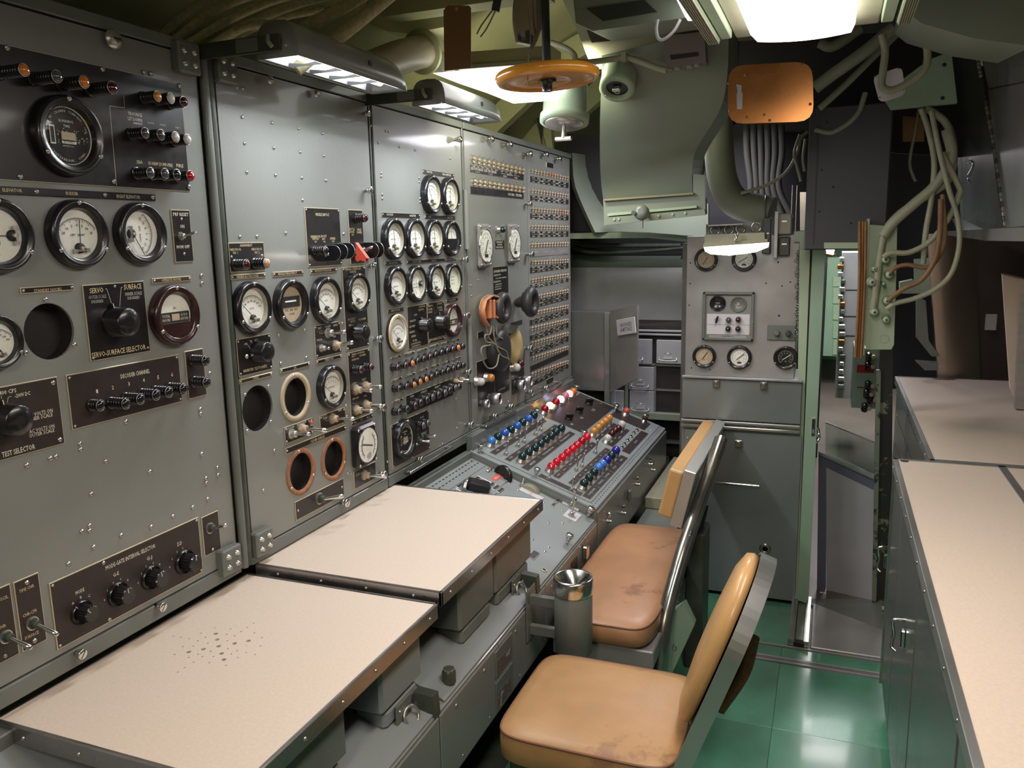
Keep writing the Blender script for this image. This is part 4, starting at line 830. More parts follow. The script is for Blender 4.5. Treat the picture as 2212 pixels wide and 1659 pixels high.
strp([(1193, 1028), (1278.5, 955), (1290.8, 960), (1206.9, 1034.6)], [('BILGE', .06, .008), ('FLOOD', .2, .008), ('DRAIN', .34, .008), ('VENT', .47, .008), ('INNER', .6, .008), ('OUTER', .74, .008), ('RAM', .9, .008)], div=(.13, .27, .41, .54, .67, .82))
strp([(1226.8, 1044), (1306.7, 967), (1317.7, 972), (1241.7, 1049.6)], [('RAIL', .07, .008), ('PIN', .22, .008), ('RAISE', .36, .008), ('LOWER', .5, .008), ('STOW', .64, .008), ('TILT', .78, .008), ('LOCK', .92, .008)], div=(.14, .29, .43, .57, .71, .85))
strp([(1256.6, 1070.8), (1342, 983.8), (1357, 990), (1273.8, 1079.4)], [('POWER FAILURE', .12, .009), ('HYDRAULIC', .34, .009), ('LOW PRESS', .5, .009), ('CLUTCH', .7, .009), ('BRAKE', .9, .009)], div=(.24, .44, .6, .8))
strp([(1284.8, 949), (1324, 914), (1331.8, 917), (1293.4, 954)], [('READY', .3, .008), ('HOLD', .7, .008)])
strp([(1315, 962.6), (1350.6, 926.6), (1360, 929.7), (1324.8, 966.6)], [('BATTERY', .5, .008)])
strp([(1343.6, 975), (1383.5, 930.5), (1399, 936), (1361.6, 983)], [('CAUTION', .5, .010)])
strp([(1162.5, 1029), (1168.8, 1023), (1259.7, 1066), (1253.4, 1071.6)], [])
o = strp([(1179, 900), (1252, 847), (1327, 883), (1256, 937)], []); o.name = 'selector_plate'
o = strp([(1320, 897), (1331, 884), (1407, 917), (1388, 931)], []); o.name = 'selector_plate'
t = MB()
for s_, px, py in (('0 5', 1235, 918), ('0 5', 1256, 904), ('1 2 5', 1281, 887), ('0', 1297, 873)):
    a, b = FL.px(px, py, HD); word(t, s_, a, b, .016, CREAMT)
put('lettering', t, launch, FL.M(0, 0, HD+.0042), kind='stuff')
for p in ((1228, 905), (1250, 890), (1271.5, 872)): knob(FL, launch, *p, 9, 'bar', 60, HD+.003)
for p in ((1245.6, 835), (1333, 876), (1394.5, 897), (1263, 933), (1039, 963), (1160.6, 1013.6), (1160.6, 886)): thumb(FL, launch, *p, 7)
for p in ((1092.6, 980), (1119, 962), (1132, 953.6), (1157, 937), (1168.5, 928), (1286, 976.7), (1256.8, 1005.6), (1245, 1014), (1186, 1034), (1235, 1057)): toggle(FL, launch, *p, 3.6, (.15, .2), 7, None, HD+.001)
mb = MB()
for i, p in enumerate([(1344, 968), (1349, 960), (1356, 952), (1363, 944), (1369, 936), (1376, 930)]):
    a, b = FL.px(*p, HD); mb.torus(.010, .0022, NICKEL, Matrix.Translation((a, b, .003)), 14, 6); mb.lathe([(.006, 0), (.004, .012)], SLOT, 8, Matrix.Translation((a, b, 0)))
put('jack_socket', mb, launch, FL.M(0, 0, HD), kind='stuff')
mb = MB()
for i in range(7): slotscrew(mb, YL0+.12+i*.2, -SL+.055, .004, .006, i)
for i in range(7): a = YL0+.1+i*.21; slotscrew(mb, a, -.014, .0, .005, i)
put('screws', mb, launch, FL.M(0, 0, 0), kind='stuff')
# front face: doors, seams and catches
FF = Frame((XF, 0, 0), (0, 1, 0), (0, 0, 1))
def facep(par, y0, y1, z0=.325, z1=.555, mt=GREY, name='front_panel', th=.006): slab(FF, par, y0, y1, z0, z1, th, mt, name, .002)
for a, b in ((3.062, 3.55), (3.556, 3.6), (3.606, 4.53)): facep(launch, a, b)
mb = MB()
for y, z in ((3.2, .50), (3.75, .50), (4.05, .52), (4.12, .47), (3.46, .45)): mb.box((y, z, .010), (.018, .02, .012), CHROME, ch=.003); mb.lathe([(.008, 0), (.006, .02)], NICKEL, 10, Matrix.Translation((y, z-.03, 0)))
mb.box((3.575, .47, .01), (.03, .05, .016), GREYD, ch=.004)
put('door_catch', mb, launch, FF.M(0, 0, .006))

# ================================================================ plain sloping desk run nearer the camera
pb = MB(); Y0, Y1 = .55, 3.048
pb.prism([(XW, Y0, BZW-.008), (XF, Y0, BZF-.008), (XF, Y0, .30), (-1.12, Y0, .2), (XW, Y0, .2)], (0, Y1-Y0, 0), GREY)
plain = centred('plotting_console', pb, label='long low grey console base running under both cream tabletops, with a sloping top', category='control console')
SB = math.hypot(XW-XF, BZW-BZF)
for a, b in ((1.655, 3.045), (.56, 1.625)): slab(FB, plain, a, b, -SB+.002, -.002, .008, GREYB, 'sloping_lid', .002, -.008)
mb = MB(); mb.bx(XW-.02, XW+.012, Y0, 3.048, BZW-.02, .772, GREYD, .003); centred('back_strip', mb, plain)
centred('back_strip', MB().bx(XW-.02, XW+.012, 3.06, 4.53, LZW-.02, .835, GREYD, .003), launch)
mb = MB()
for i in range(46):
    for j in range(2): mb.box((1.66+i*.03+j*.012, -.028-j*.024, .0006), (.015, .0045, .001), SLOT)
put('vent_slots', mb, plain, FB.M(0, 0, 0), kind='stuff')
mb = MB(); mb.box((2.35, -.085, .0004), (1.38, .0015, .0008), SLOT); put('seam', mb, plain, FB.M(0, 0, 0))
screws(FB, plain, [(1013, 978), (981, 1001), (944, 1024), (905, 1048), (1106, 1042+0), (1065, 1004), (1215, 1130), (1184, 1130), (1175, 1085), (1119, 1058), (1100, 1044), (1214, 1103), (1150, 1165), (1185, 1182), (1177, 1191), (1270, 1096)], .006, None, .0, 'screws')
def bplate(q, words=(), mt=BROWNP, edge=NICKEL, name='label_plate', tm=GREYT, th=.0025, h=0.0):
    P = [FB.px(*p, h) for p in q]
    u0, u1 = (P[0][0]+P[3][0])/2, (P[1][0]+P[2][0])/2; v1, v0 = (P[0][1]+P[1][1])/2, (P[2][1]+P[3][1])/2
    mb = MB(); mb.box((0, 0, th/2), (u1-u0, v1-v0, th), edge, ch=.0008); mb.box((0, 0, th), (u1-u0-.004, v1-v0-.004, .001), mt)
    o = put(name, mb, plain, FB.M((u0+u1)/2, (v0+v1)/2, h))
    if words:
        t = MB()
        for w_ in words: word(t, w_[0], (u1-u0)*(w_[1]-.5), (v1-v0)*(.5-w_[2]), w_[3], w_[4] if len(w_) > 4 else tm)
        put('lettering', t, o, FB.M((u0+u1)/2, (v0+v1)/2, h+th+.0008), kind='stuff')
    return o
bplate([(1030, 1030), (1052, 1013), (1099, 1038), (1082, 1052)], mt=GREYB, edge=NICKEL)
bplate([(1059, 1036), (1073, 1024), (1086, 1030), (1072, 1042)], [('HOLD', .5, .5, .012, CREAMT)], REDT, REDT, th=.004).__setitem__('label', 'small red label')
bplate([(983, 1056), (1023, 1030), (1080, 1062), (1045, 1087)][:4], mt=GREYB, edge=NICKEL)
for i, p in enumerate([(992, 1050), (1003, 1043), (1028, 1035), (1060, 1048), (1070, 1054), (1080, 1060), (1015, 1052), (1050, 1061)]):
    x, y = p; bplate([(x-9, y+3), (x+3, y-5), (x+10, y-2), (x-2, y+6)], th=.0045)
bplate([(1198-9, 1092), (1204, 1078), (1210, 1081), (1196, 1095)], [('TRAIN', .5, .5, .008)])
bplate([(1213, 1088), (1219, 1079), (1256, 1096), (1250, 1104)], [('OFF', .15, .5, .009, INK), ('ON', .85, .5, .009, INK)], PAPER, PAPER); toggle(FB, plain, 1234, 1090, 5, (.1, .15), 7, None, .003)
bplate([(1216, 1113), (1229, 1100), (1256, 1113), (1243, 1130)], [('SET', .35, .75, .009, INK), ('RUN', .8, .5, .009, INK)], PAPER, PAPER); toggle(FB, plain, 1234, 1112, 5, (.1, .15), 7, None, .003)
bplate([(1120, 1058), (1125, 1052), (1176, 1076), (1170, 1083)], [('0', .1, .5, .012, INK), ('5', .5, .5, .012, REDT)], PAPER, NICKEL)
bplate([(1143, 1203), (1148, 1188), (1166, 1195), (1155, 1212)])
a, b = FB.px(1150, 1060, 0); mb = MB(); mb.lathe([(.055, -.02), (.055, .016), (.04, .016)], CREAMP, 28, Matrix.Rotation(R(90), 4, 'Y')); put('thumb_wheel', mb, plain, FB.M(a, b+.01, -.035), label='half sunk round dial wheel')
a, b = FB.px(1086, 1030, 0); mb = MB(); mb.lathe([(.045, -.008), (.05, -.004), (.05, .004), (.045, .008)], BAKE, 36, Matrix.Rotation(R(90), 4, 'X')); put('hand_wheel', mb, plain, FB.M(a, b, 0) @ Matrix.Rotation(R(70), 4, 'Z'), label='glossy black half wheel')
a, b = FB.px(1030, 1060, 0); mb = MB(); mb.box((0, 0, .02), (.05, .09, .04), BAKE, ch=.006); mb.lathe([(.03, 0), (.028, .01)], BAKE, 20); put('selector_knob', mb, plain, FB.M(a, b, .002, R(30)))
a, b = FB.px(1005, 1058, 0); mb = MB(); mb.tube([(-.02, 0, .01), (.01, .01, .025), (.035, .0, .018)], .011, CHROME, 10); put('chrome_lever', mb, plain, FB.M(a, b, .0))
knob(FB, plain, 1092, 1034, 4, 'plain', 0, .004)
a, b = FB.px(1056, 1018, 0); mb = MB(); mb.box((0, 0, .006), (.05, .012, .012), NICKEL, ch=.002); mb.lathe([(.01, 0), (.008, .022)], CHROME, 10); put('latch', mb, plain, FB.M(a, b, .0))
toggle(FB, plain, 1127, 1048, 4, (.0, .1), 3, None, .0)
for p in ((1277, 1099), (1231, 1157)): thumb(FB, plain, *p, 8.5)
a, b = FB.px(1175, 1232, 0)
mb = MB(); mb.torus(.009, .003, BRASS, None, 16, 6); mb.lathe([(.008, 0), (.008, .002)], SLOT, 12); put('screw_socket', mb, plain, FB.M(a, b, .001))
for a, b in ((.56, 1.604), (1.61, 1.985), (1.99, 2.40), (2.405, 2.86), (2.866, 3.044)): facep(plain, a, b, .31, .515)
for i, (z0, z1) in enumerate(((.315, .41), (.425, .505))):
    mb = MB(); mb.box((2.02-.0, (z0+z1)/2, .002), (.13, z1-z0, .003), ALU, ch=.001); mb.box((2.015, (z0+z1)/2-.012, .004), (.10, (z1-z0)*.5, .0006), mat('worn_brown_print', (.13, .10, .085), .6, wear=(.4, .4, .4), wthr=.55, wscale=30))
    put('data_plate', mb, plain, FF.M(0, 0, .006), label='scratched metal data plate')
mb = MB(); mb.box((2.72, .44, .002), (.07, .09, .004), BROWNP, ch=.001); put('data_plate', mb, plain, FF.M(0, 0, .006))
mb = MB()
for y in (1.70, 1.88, 2.12, 2.36, 2.46, 2.90): slotscrew(mb, y, .49, 0, .006, y); slotscrew(mb, y+.03, .33, 0, .005, y)
mb.box((2.84, .47, .012), (.03, .05, .02), CHROME, ch=.004)
put('screws', mb, plain, FF.M(0, 0, .006), kind='stuff')

# ================================================================ cream folding tabletops
def tabletop(q, z, label, grp, holes=()):
    P = [at(*p, 'z', z) for p in q]; x0 = (P[0].x+P[1].x)/2-.004; x1 = (P[2].x+P[3].x)/2; y0 = P[0].y if len(q) == 4 and z < .79 else (P[0].y+P[3].y)/2; y1 = (P[1].y+P[2].y)/2
    o = thing('tabletop', label, 'tabletop', ((x0+x1)/2, (y0+y1)/2, z-.036), grp)
    Fh = Frame((0, 0, z), (1, 0, 0), (0, 1, 0))
    hs = [(*Fh.px(*h[:2]), h[2]) for h in holes]
    panel(Fh, o, x0+.011, x1-.011, y0+.011, y1-.011, hs, CREAM, 'laminate', .003, .02) if False else None
    bm_h = [(a, b, r) for a, b, r in hs]
    p = panel(Frame((0, 0, z-.004), (1, 0, 0), (0, 1, 0)), o, x0+.009, x1-.009, y0+.009, y1-.009, bm_h, CREAM, 'laminate', .004, .02)
    mb = MB(); mb.bx(x0+.006, x1-.006, y0+.006, y1-.006, z-.034, z-.028, SLOT); centred('underside_board', mb, o)  # board coloured near black so the drilled holes look deeply shaded
    for nm, (a, b, c, d) in (('edge_trim', (x0, x0+.010, y0, y1)), ('edge_trim', (x1-.010, x1, y0, y1)), ('edge_trim', (x0, x1, y0, y0+.010)), ('edge_trim', (x0, x1, y1-.010, y1))):
        mb = MB(); mb.bx(a, b, c, d, z-.038, z+.002, TRIM, .0025); centred(nm, mb, o)
    mb = MB(); n = 6
    for i in range(n): M = Matrix.Translation((x1, y0+.05+i*(y1-y0-.1)/(n-1), z-.018)) @ Matrix.Rotation(R(90), 4, 'Y'); mb.lathe([(.0045, 0), (.003, .003), (1e-4, .0035)], NICKEL, 8, M, True, False, False)
    for i in range(4): M = Matrix.Translation((x0+.08+i*(x1-x0-.16)/3, y0, z-.018)) @ Matrix.Rotation(R(90), 4, 'X'); mb.lathe([(.0045, 0), (.003, .003), (1e-4, .0035)], NICKEL, 8, M, True, False, False)
    centred('trim_screws', mb, o, kind='stuff'); return (x0, x1, y0, y1)
big = zs(0, 1100, 3.95, [(1840, 1062), (1852, 1112), (1865, 1168), (1890, 1230), (1910, 1282), (1735, 1193), (1610, 1217), (2002, 1144), (2120, 1122)])
sml = zs(0, 1100, 3.95, [(1480, 1083), (1542, 1093), (1610, 1105), (1687, 1123), (1715, 1056), (1753, 1093), (1833, 1014), (1773, 1143), (1935, 1068), (1968, 1021), (2002, 1080), (2058, 1043), (2108, 1008), (2165, 973), (2170, 1055), (2065, 1090), (1938, 1123), (2100, 1168), (2023, 1207), (2100, 1223), (2178, 1240), (1945, 1190), (1973, 1235), (2028, 1265), (1797, 1213), (1820, 1256), (1785, 1310), (1930, 1332), (1688, 1237), (1727, 1257), (1652, 1305), (1610, 1266), (1575, 1352), (1518, 1390), (1490, 1240), (1560, 1172), (1650, 1168)]) + [(566, 1377.5), (563, 1395), (532, 1396), (523, 1376)]
T1 = tabletop([(-26, 1555), (545, 1240), (955, 1304), (560, 1659)], .78, 'nearest cream laminate tabletop on the left, drilled with a star of small holes', 'cream folding tabletops', [(*p, .0052) for p in big]+[(*p, .0024) for p in sml])
T2 = tabletop([(550, 1222), (845, 1047), (1170, 1078), (962, 1280)], .80, 'second cream laminate tabletop on the left, undrilled, next to the lamp console', 'cream folding tabletops')
# sheet metal supports under the tabletops
def support(y0, y1, ztop, zb, x=-.9, mt=GREYD, lab=''):
    mb = MB(); mb.bx(x-.10, x, y0, y1, zb+.05, ztop, mt, .008); mb.bx(x-.09, x-.004, y0+.02, y1-.02, zb, zb+.05, mt, .01)
    o = centred('table_support', mb, label=lab, category='bracket', group='grey brackets under the cream tabletops'); return o
def zbody(x): return BZF+(BZW-BZF)*(XF-x)/(XF-XW)
zb = zbody(-.9)-.006+.008
s1 = support(2.115, 2.425, .762, zb, lab='grey sheet metal bracket at the far end under the second cream tabletop')
s2 = support(1.86, 2.10, .762, zb, lab='grey sheet metal bracket under the second cream tabletop, nearer of its two')
s3 = support(1.44, 1.635, .742, zb, mt=GREYB, lab='blue-grey bracket under the far corner of the drilled tabletop')
s4 = support(1.0, 1.30, .742, zb, mt=GREYD, lab='grey bracket under the near half of the drilled tabletop')
def ringlatch(par, y, z, x=-.9):
    mb = MB(); mb.bx(x, x+.006, y-.035, y+.035, z-.04, z+.04, GREYD, .002)
    mb.torus(.022, .004, NICKEL, Matrix.Translation((x+.018, y+.01, z-.005)) @ Matrix.Rotation(R(65), 4, 'Y') @ Matrix.Rotation(R(15), 4, 'X'), 20, 8)
    for q in (-.022, .022): mb.lathe([(.004, 0), (.003, .003)], NICKEL, 8, Matrix.Translation((x+.006, y-.022, z+q)) @ Matrix.Rotation(R(90), 4, 'Y'))
    centred('ring_latch', mb, par)
    mb = MB(); mb.prism([(x+.002, y+.05, z+.03), (x+.05, y+.06, z+.02), (x+.055, y+.06, z-.05), (x+.03, y+.05, z-.06)], (0, .03, 0), DARKG); centred('clip', mb, par)
ringlatch(s1, 2.27, .555); ringlatch(s3, 1.53, .555)
a = at(972, 1478, 'x', -.87); mb = MB(); mb.lathe([(.018, 0), (.018, .03), (.014, .035)], DARKG, 16, Matrix.Translation((-.872, a.y, zbody(-.872)))); mb.lathe([(.0145, .035), (.0145, .038)], NICKEL, 14, Matrix.Translation((-.872, a.y, zbody(-.872))))
centred('hold_down_knob', mb, plain)

kb = MB(); kb.bx(XW+.02, -1.12, Y0, 3.04, 0, .2, DARK); centred('toe_box', kb, plain)  # dark box under the console, its black standing in for shade
# ================================================================ ashtray on the console front
ac = at(1238, 1252, 'y', 2.235); ar = .059; AH = .235
ash = thing('wall_ashtray', 'grey cylindrical ashtray with a polished steel funnel rim, fixed to the console front', 'ashtray', (ac.x, ac.y, ac.z-.235))
mb = MB(); mb.lathe([(ar*.92, 0), (ar*.97, .006), (ar*.97, .035), (ar, .038), (ar, .20), (ar*.9, .205)], GREYD, 40, None, True, True, False)
put('can', mb, ash, Matrix.Translation((ac.x, ac.y, ac.z-AH)))
mb = MB(); mb.lathe([(ar*1.03, .195), (ar*1.05, .2), (ar*1.05, .238), (ar*1.0, .246), (ar*.92, .243), (ar*.18, .19), (ar*.15, .15)], CHROME, 40, None, True, False, True)
put('funnel_rim', mb, ash, Matrix.Translation((ac.x, ac.y, ac.z-AH)))
mb = MB(); mb.bx(XF+.007, XF+.012, ac.y-.03, ac.y+.05, ac.z-.22, ac.z-.05, GREYD, .002); mb.bx(XF+.012, ac.x-ar*.9, ac.y-.008, ac.y+.012, ac.z-.10, ac.z-.07, GREYD, .001); mb.bx(XF+.012, ac.x-ar*.9, ac.y-.008, ac.y+.012, ac.z-.20, ac.z-.17, GREYD, .001); centred('bracket', mb, ash)

# ================================================================ seats
def cushion(par, x0, x1, y0, y1, z0, z1, mt, name='seat_cushion', rc=.04, crown=.012, pipe=PIPING):
    mb = MB(); rows = []; n = 40
    def outline(s_, z):
        pts = []
        for k in range(n):
            t = 2*math.pi*k/n; c, s2 = math.cos(t), math.sin(t); e = .28
            pts.append(((x0+x1)/2+(x1-x0)/2*s_*math.copysign(abs(c)**e, c), (y0+y1)/2+(y1-y0)/2*s_*math.copysign(abs(s2)**e, s2), z))
        return pts
    lv = [(.97, z0), (1.0, z0+.008), (1.005, (z0+z1)/2), (1.0, z1-.006), (.985, z1), (.85, z1+crown*.55), (.6, z1+crown*.85), (.3, z1+crown), (.02, z1+crown)]
    vs = []; [vs.extend(outline(*l)) for l in lv]; fs = []
    for i in range(len(lv)-1):
        for k in range(n): fs.append((i*n+k, i*n+(k+1) % n, (i+1)*n+(k+1) % n, (i+1)*n+k))
    fs.append(tuple(range((len(lv)-1)*n, len(lv)*n))); fs.append(tuple(range(n-1, -1, -1)))
    mb.raw(vs, fs, mt, None, True); o = centred(name, mb, par)
    p = MB(); rg = outline(.995, z1-.002); p.tube(rg+[rg[0]], .0035, pipe, 6, 1); centred('piping', p, o); return o
# bench seat at the lamp console
seat = thing('bench_seat', 'long tan seat with a leaning back edged in silver tape, before the lamp console', 'seat', (-.64, 2.85, 0))
cushion(seat, -.815, -.475, 2.33, 3.27, .375, .445, LEATHB)
mb = MB(); mb.bx(-.80, -.468, 2.345, 3.26, .312, .372, STEEL, .004); centred('seat_frame', mb, seat)
mb = MB(); mb.bx(-.78, -.50, 2.38, 3.20, 0, .312, GREYD, .006); centred('pedestal', mb, seat)
BK = lambda d, w_, z: (-.50+d*1.0+(z-.645)*.235, w_, z-d*.25)
def slabback(x0, x1, y0, y1, mt, name, z0=.640, z1=.838, ch=0):
    mb = MB(); pr = [BK(x0, y0, z0), BK(x1, y0, z0), BK(x1, y0, z1), BK(x0, y0, z1)]; mb.prism(pr, (0, y1-y0, 0), mt); o = centred(name, mb, seat); 
    bv = o.modifiers.new('b', 'BEVEL'); bv.width = ch; bv.segments = 2; return o
ye = at(1553, 902, 'x', -.452).y
slabback(-.050, .0, 2.79, min(ye, 3.62), LEATHY, 'back_cushion', .655, .832, .008)
slabback(.0, .042, 2.785, min(ye, 3.62)+.01, FOIL, 'taped_back_frame', .636, .845, .003)
mb = MB(); mb.tube([at(1424, 1462, 'y', 2.48), at(1436, 1340, 'y', 2.52), at(1470, 1210, 'y', 2.66), at(1503, 1110, 'y', 2.82), at(1532, 1025, 'y', 2.98), at(1557, 950, 'y', 3.14)], .026, TUBEM, 16, 5); centred('back_tube', mb, seat)
mb = MB(); mb.tube([at(1500, 1300, 'y', 3.0), at(1502, 1180, 'y', 3.0), at(1520, 1090, 'y', 3.05)], .020, DARKG, 10, 5); mb.bx(-.47, -.40, 2.95, 3.1, .0, .55, DARKG, .006); centred('back_column', mb, seat)
mb = MB(); mb.prism([at(1440, 1480, 'y', 2.6), at(1500, 1350, 'y', 2.6), at(1478, 1305, 'y', 2.6), at(1440, 1330, 'y', 2.6)], (0, .04, 0), MINT); mb.bx(-.47, -.40, 2.58, 2.66, 0, .02, DARKG); centred('swing_arm', mb, seat)
mb = MB()
for i in range(22):
    t = i/21; p = at(1493-35*t-8*math.sin(t*3), 1150+250*t, 'y', 2.72-.12*t); mb.torus(.006, .0017, TUBEM, Matrix.Translation(p) @ Matrix.Rotation(R(90), 4, 'X' if i % 2 else 'Y') @ Matrix.Diagonal((1, 1.5, 1, 1)), 10, 5)
centred('chain', mb, seat)
# near chair
ch2 = thing('swivel_chair', 'tan vinyl chair nearest the camera with a round-topped back in a steel band', 'chair', (-.50, 1.89, 0))
cushion(ch2, -.735, -.283, 1.672, 2.105, .375, .452, LEATHER, rc=.05)
mb = MB(); mb.bx(-.70, -.31, 1.70, 2.08, .34, .375, DARKG, .006); mb.cyl((-.5, 1.89, .06), (-.5, 1.89, .34), .035, TUBEM, 16); mb.lathe([(.2, 0), (.19, .02), (.05, .06)], DARKG, 28, Matrix.Translation((-.5, 1.89, 0))); centred('pedestal', mb, ch2)
BC, SLP = (-.262, 1.905, .53), .36                       # back plane: leans away with height
def bp(s_, t, d=0.0):                                    # s across (towards the camera negative), t up the back, d behind
    n_ = math.hypot(1, SLP); return V((BC[0]+SLP/n_*t+d/n_, BC[1]+s_, BC[2]+t/n_-d*SLP/n_))
def outl(k, n, a=.165, tb=-.06, tt=.385):
    t = 2*math.pi*k/n; c, s2 = math.cos(t), math.sin(t); e = .75
    w_ = a*(1.0-.10*max(0, s2)); mid, hh = (tb+tt)/2, (tt-tb)/2
    return w_*math.copysign(abs(c)**e, c), mid+hh*math.copysign(abs(s2)**.8, s2)
mb = MB(); vs, fs, n = [], [], 40
for s_, d in ((.98, .0), (1.0, -.012), (.97, -.028), (.8, -.040), (.4, -.046), (.02, -.047)):
    for k in range(n):
        x, y = outl(k, n); mid = .1625; vs.append(bp(x*s_, mid+(y-mid)*s_, d))
for i in range(5):
    for k in range(n): fs.append((i*n+k, i*n+(k+1) % n, (i+1)*n+(k+1) % n, (i+1)*n+k))
fs += [tuple(range(n-1, -1, -1)), tuple(range(5*n, 6*n))]
mb.raw(vs, fs, LEATHY, None, True); centred('back_cushion', mb, ch2)
mb = MB(); path = [(-.185, -.27), (-.186, -.1), (-.186, .1)]+[(-.186*math.cos(t), .205+.185*math.sin(t)) for t in [R(6*k) for k in range(1, 30)]]+[(.186, .1), (.186, -.1), (.185, -.27)]
a_ = []
for i, (x, y) in enumerate(path):
    q = path[min(i+1, len(path)-1)]; p_ = path[max(i-1, 0)]; dx, dy = q[0]-p_[0], q[1]-p_[1]; l_ = math.hypot(dx, dy); nx, ny = -dy/l_*.006, dx/l_*.006
    a_.append([bp(x, y, .002), bp(x, y, .040), bp(x+nx, y+ny, .040), bp(x+nx, y+ny, .002)])
vs = [p for r_ in a_ for p in r_]; fs = [(i*4+j, (i+1)*4+j, (i+1)*4+(j+1) % 4, i*4+(j+1) % 4) for i in range(len(a_)-1) for j in range(4)]+[(0, 1, 2, 3)[::-1], tuple(range(len(vs)-4, len(vs)))]
mb.raw(vs, fs, mat('band_steel', (.45, .46, .46), .3, metal=.8)); centred('back_band', mb, ch2)
mb = MB(); vs, fs = [], []
for d in (.004, .014):
    for k in range(n): x, y = outl(k, n); vs.append(bp(x*1.03, .1625+(y-.1625)*.99, d))
fs = [(k, (k+1) % n, (k+1) % n+n, k+n) for k in range(n)]+[tuple(range(n-1, -1, -1)), tuple(range(n, 2*n))]
mb.raw(vs, fs, DARKG); centred('back_board', mb, ch2)
mb = MB(); mb.tube([bp(0, -.02, .06), bp(0, .10, .075), bp(0, .2, .06)], .016, CORK, 10); centred('rear_knob', mb, ch2)
mb = MB()
for s_ in (-1, 1): mb.bx(-.36, -.32, 1.905+s_*.17-.008, 1.905+s_*.17+.008, .335, .355, STEELD); mb.tube([bp(s_*.186, -.25, .02), V((-.36, 1.905+s_*.18, .345))], .011, STEELD, 8, 1)
centred('back_bracket', mb, ch2)
# ================================================================ room shell
def struct(name, mb, parent=None, **k): return centred(name, mb, parent, kind='structure', **k)
mb = MB(); mb.bx(-2.2, 1.9, -2.0, 11.5, -.06, -.004, DARKG); floor = struct('floor', mb)
def tiles(x0, x1, y0, y1, sx, sy, mt, z=0.0, gap=.0012):
    nx, ny = max(1, round((x1-x0)/sx)), max(1, round((y1-y0)/sy)); sx, sy = (x1-x0)/nx, (y1-y0)/ny
    me = MB().box((0, 0, -.002), (sx-gap, sy-gap, .004), mt, ch=.0006).mesh('floor_tile')
    for i in range(nx):
        for j in range(ny): put('floor_tile', me, floor, Matrix.Translation((x0+(i+.5)*sx, y0+(j+.5)*sy, z+random.uniform(0, .0004))))
# green linoleum in the aisle, bare steel by the sill, brown deck beyond
ys = at(1700, 1430, 'z', 0).y; yt = at(1700, 1395, 'z', 0).y
tiles(-.90, .27, .4, ys-.02, .42, .42, LINO); tiles(-.90, .27, ys+.03, yt-.02, .42, .3, LINO); tiles(-.90, -.10, yt, 3.66, .42, .42, LINO)
mb = MB(); mb.bx(-1.3, .27, ys-.016, ys+.026, -.003, .005, STEEL); [mb.bx(-1.3, .27, ys+q, ys+q+.003, .004, .0056, SLOT) for q in (-.002, .008)]; mb.bx(-1.3, .27, yt-.016, yt-.004, -.003, .004, STEEL); struct('trim_1', mb)
mb = MB(); mb.bx(-.012, .27, yt, 3.72, -.003, .012, STEEL, .003); struct('trim_2', mb)      # scuffed sill plate
mb = MB(); mb.prism([(-.02, 3.68, .012), (.27, 3.50, .012), (.27, 3.68, .05)], (0, .04, 0), STEELD); struct('trim_3', mb)
mb = MB(); mb.bx(-.10, -.075, yt, 3.66, 0, .03, TUBEM); mb.bx(-.04, -.02, yt, 3.70, 0, .03, TUBEM); mb.bx(-.075, -.04, yt+.02, 3.68, .0, .012, STEELD, .003); mb.bx(-.078, -.036, yt-.002, yt+.03, .003, .02, SLOT); struct('trim_4', mb)
mb = MB(); mb.bx(-.2, 1.2, 3.72, 11.4, -.004, .002, mat('brown_deck', (.16, .125, .115), .45, noise=.12, nscale=2)); struct('floor_1', mb)
# curved hull behind and above everything
def hullx(z): return -2.05+max(0, z-1.2)**2*.42
mb = MB(); rows = []
for i in range(13):
    t = R(-20+110*i/12); x, z = -2.3*math.cos(t), .95+1.95*math.sin(t); rows.append([V((x, y, z)) for y in (-2, 1, 3, 5, 6.3)])
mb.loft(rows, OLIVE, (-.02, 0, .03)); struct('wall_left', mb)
mb = MB(); rows = []
for i in range(13):
    t = R(90-110*i/12); x, z = 2.3*math.cos(t), .95+1.95*math.sin(t); rows.append([V((x, y, z)) for y in (-2, 1, 3, 5, 6.3)])
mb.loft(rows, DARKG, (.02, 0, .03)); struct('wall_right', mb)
for i, y in enumerate((3.9, 4.7)):   # hull frames
    mb = MB()
    for j in range(10):
        t0, t1 = R(8+16*j), R(8+16*(j+1)); q = lambda t, r_: V((-2.3*r_*math.cos(t), y, .95+1.95*r_*math.sin(t)))
        mb.prism([q(t0, .995), q(t1, .995), q(t1, .95), q(t0, .95)], (0, .014, 0), OLIVE)
        mb.prism([q(t0, .95), q(t1, .95), q(t1, .943), q(t0, .943)], (0, .07, 0), OLIVE)
    struct('trim_%d' % (5+i), mb)
mb = MB(); mb.bx(-2.1, -.04, 6.28, 6.32, -.0, 2.7, CHAR); mb.bx(.75, 2.1, 6.28, 6.32, 0, 2.7, CHAR); mb.bx(-.1, .8, 6.28, 6.32, 1.78, 2.7, CHAR); struct('wall_back', mb)
mb = MB(); mb.bx(-2.1, 2.1, -2.02, -1.98, 0, 2.7, CREAMP); struct('wall_front', mb)
mb = MB(); mb.bx(-.14, -.10, 6.3, 11.4, 0, 2.5, MINT); mb.bx(1.0, 1.04, 6.3, 11.4, 0, 2.5, MINT); mb.bx(-.14, 1.04, 11.38, 11.42, 0, 2.5, MINT); mb.bx(-.14, 1.04, 6.3, 11.4, 2.28, 2.32, CREAMP); struct('wall_far', mb)

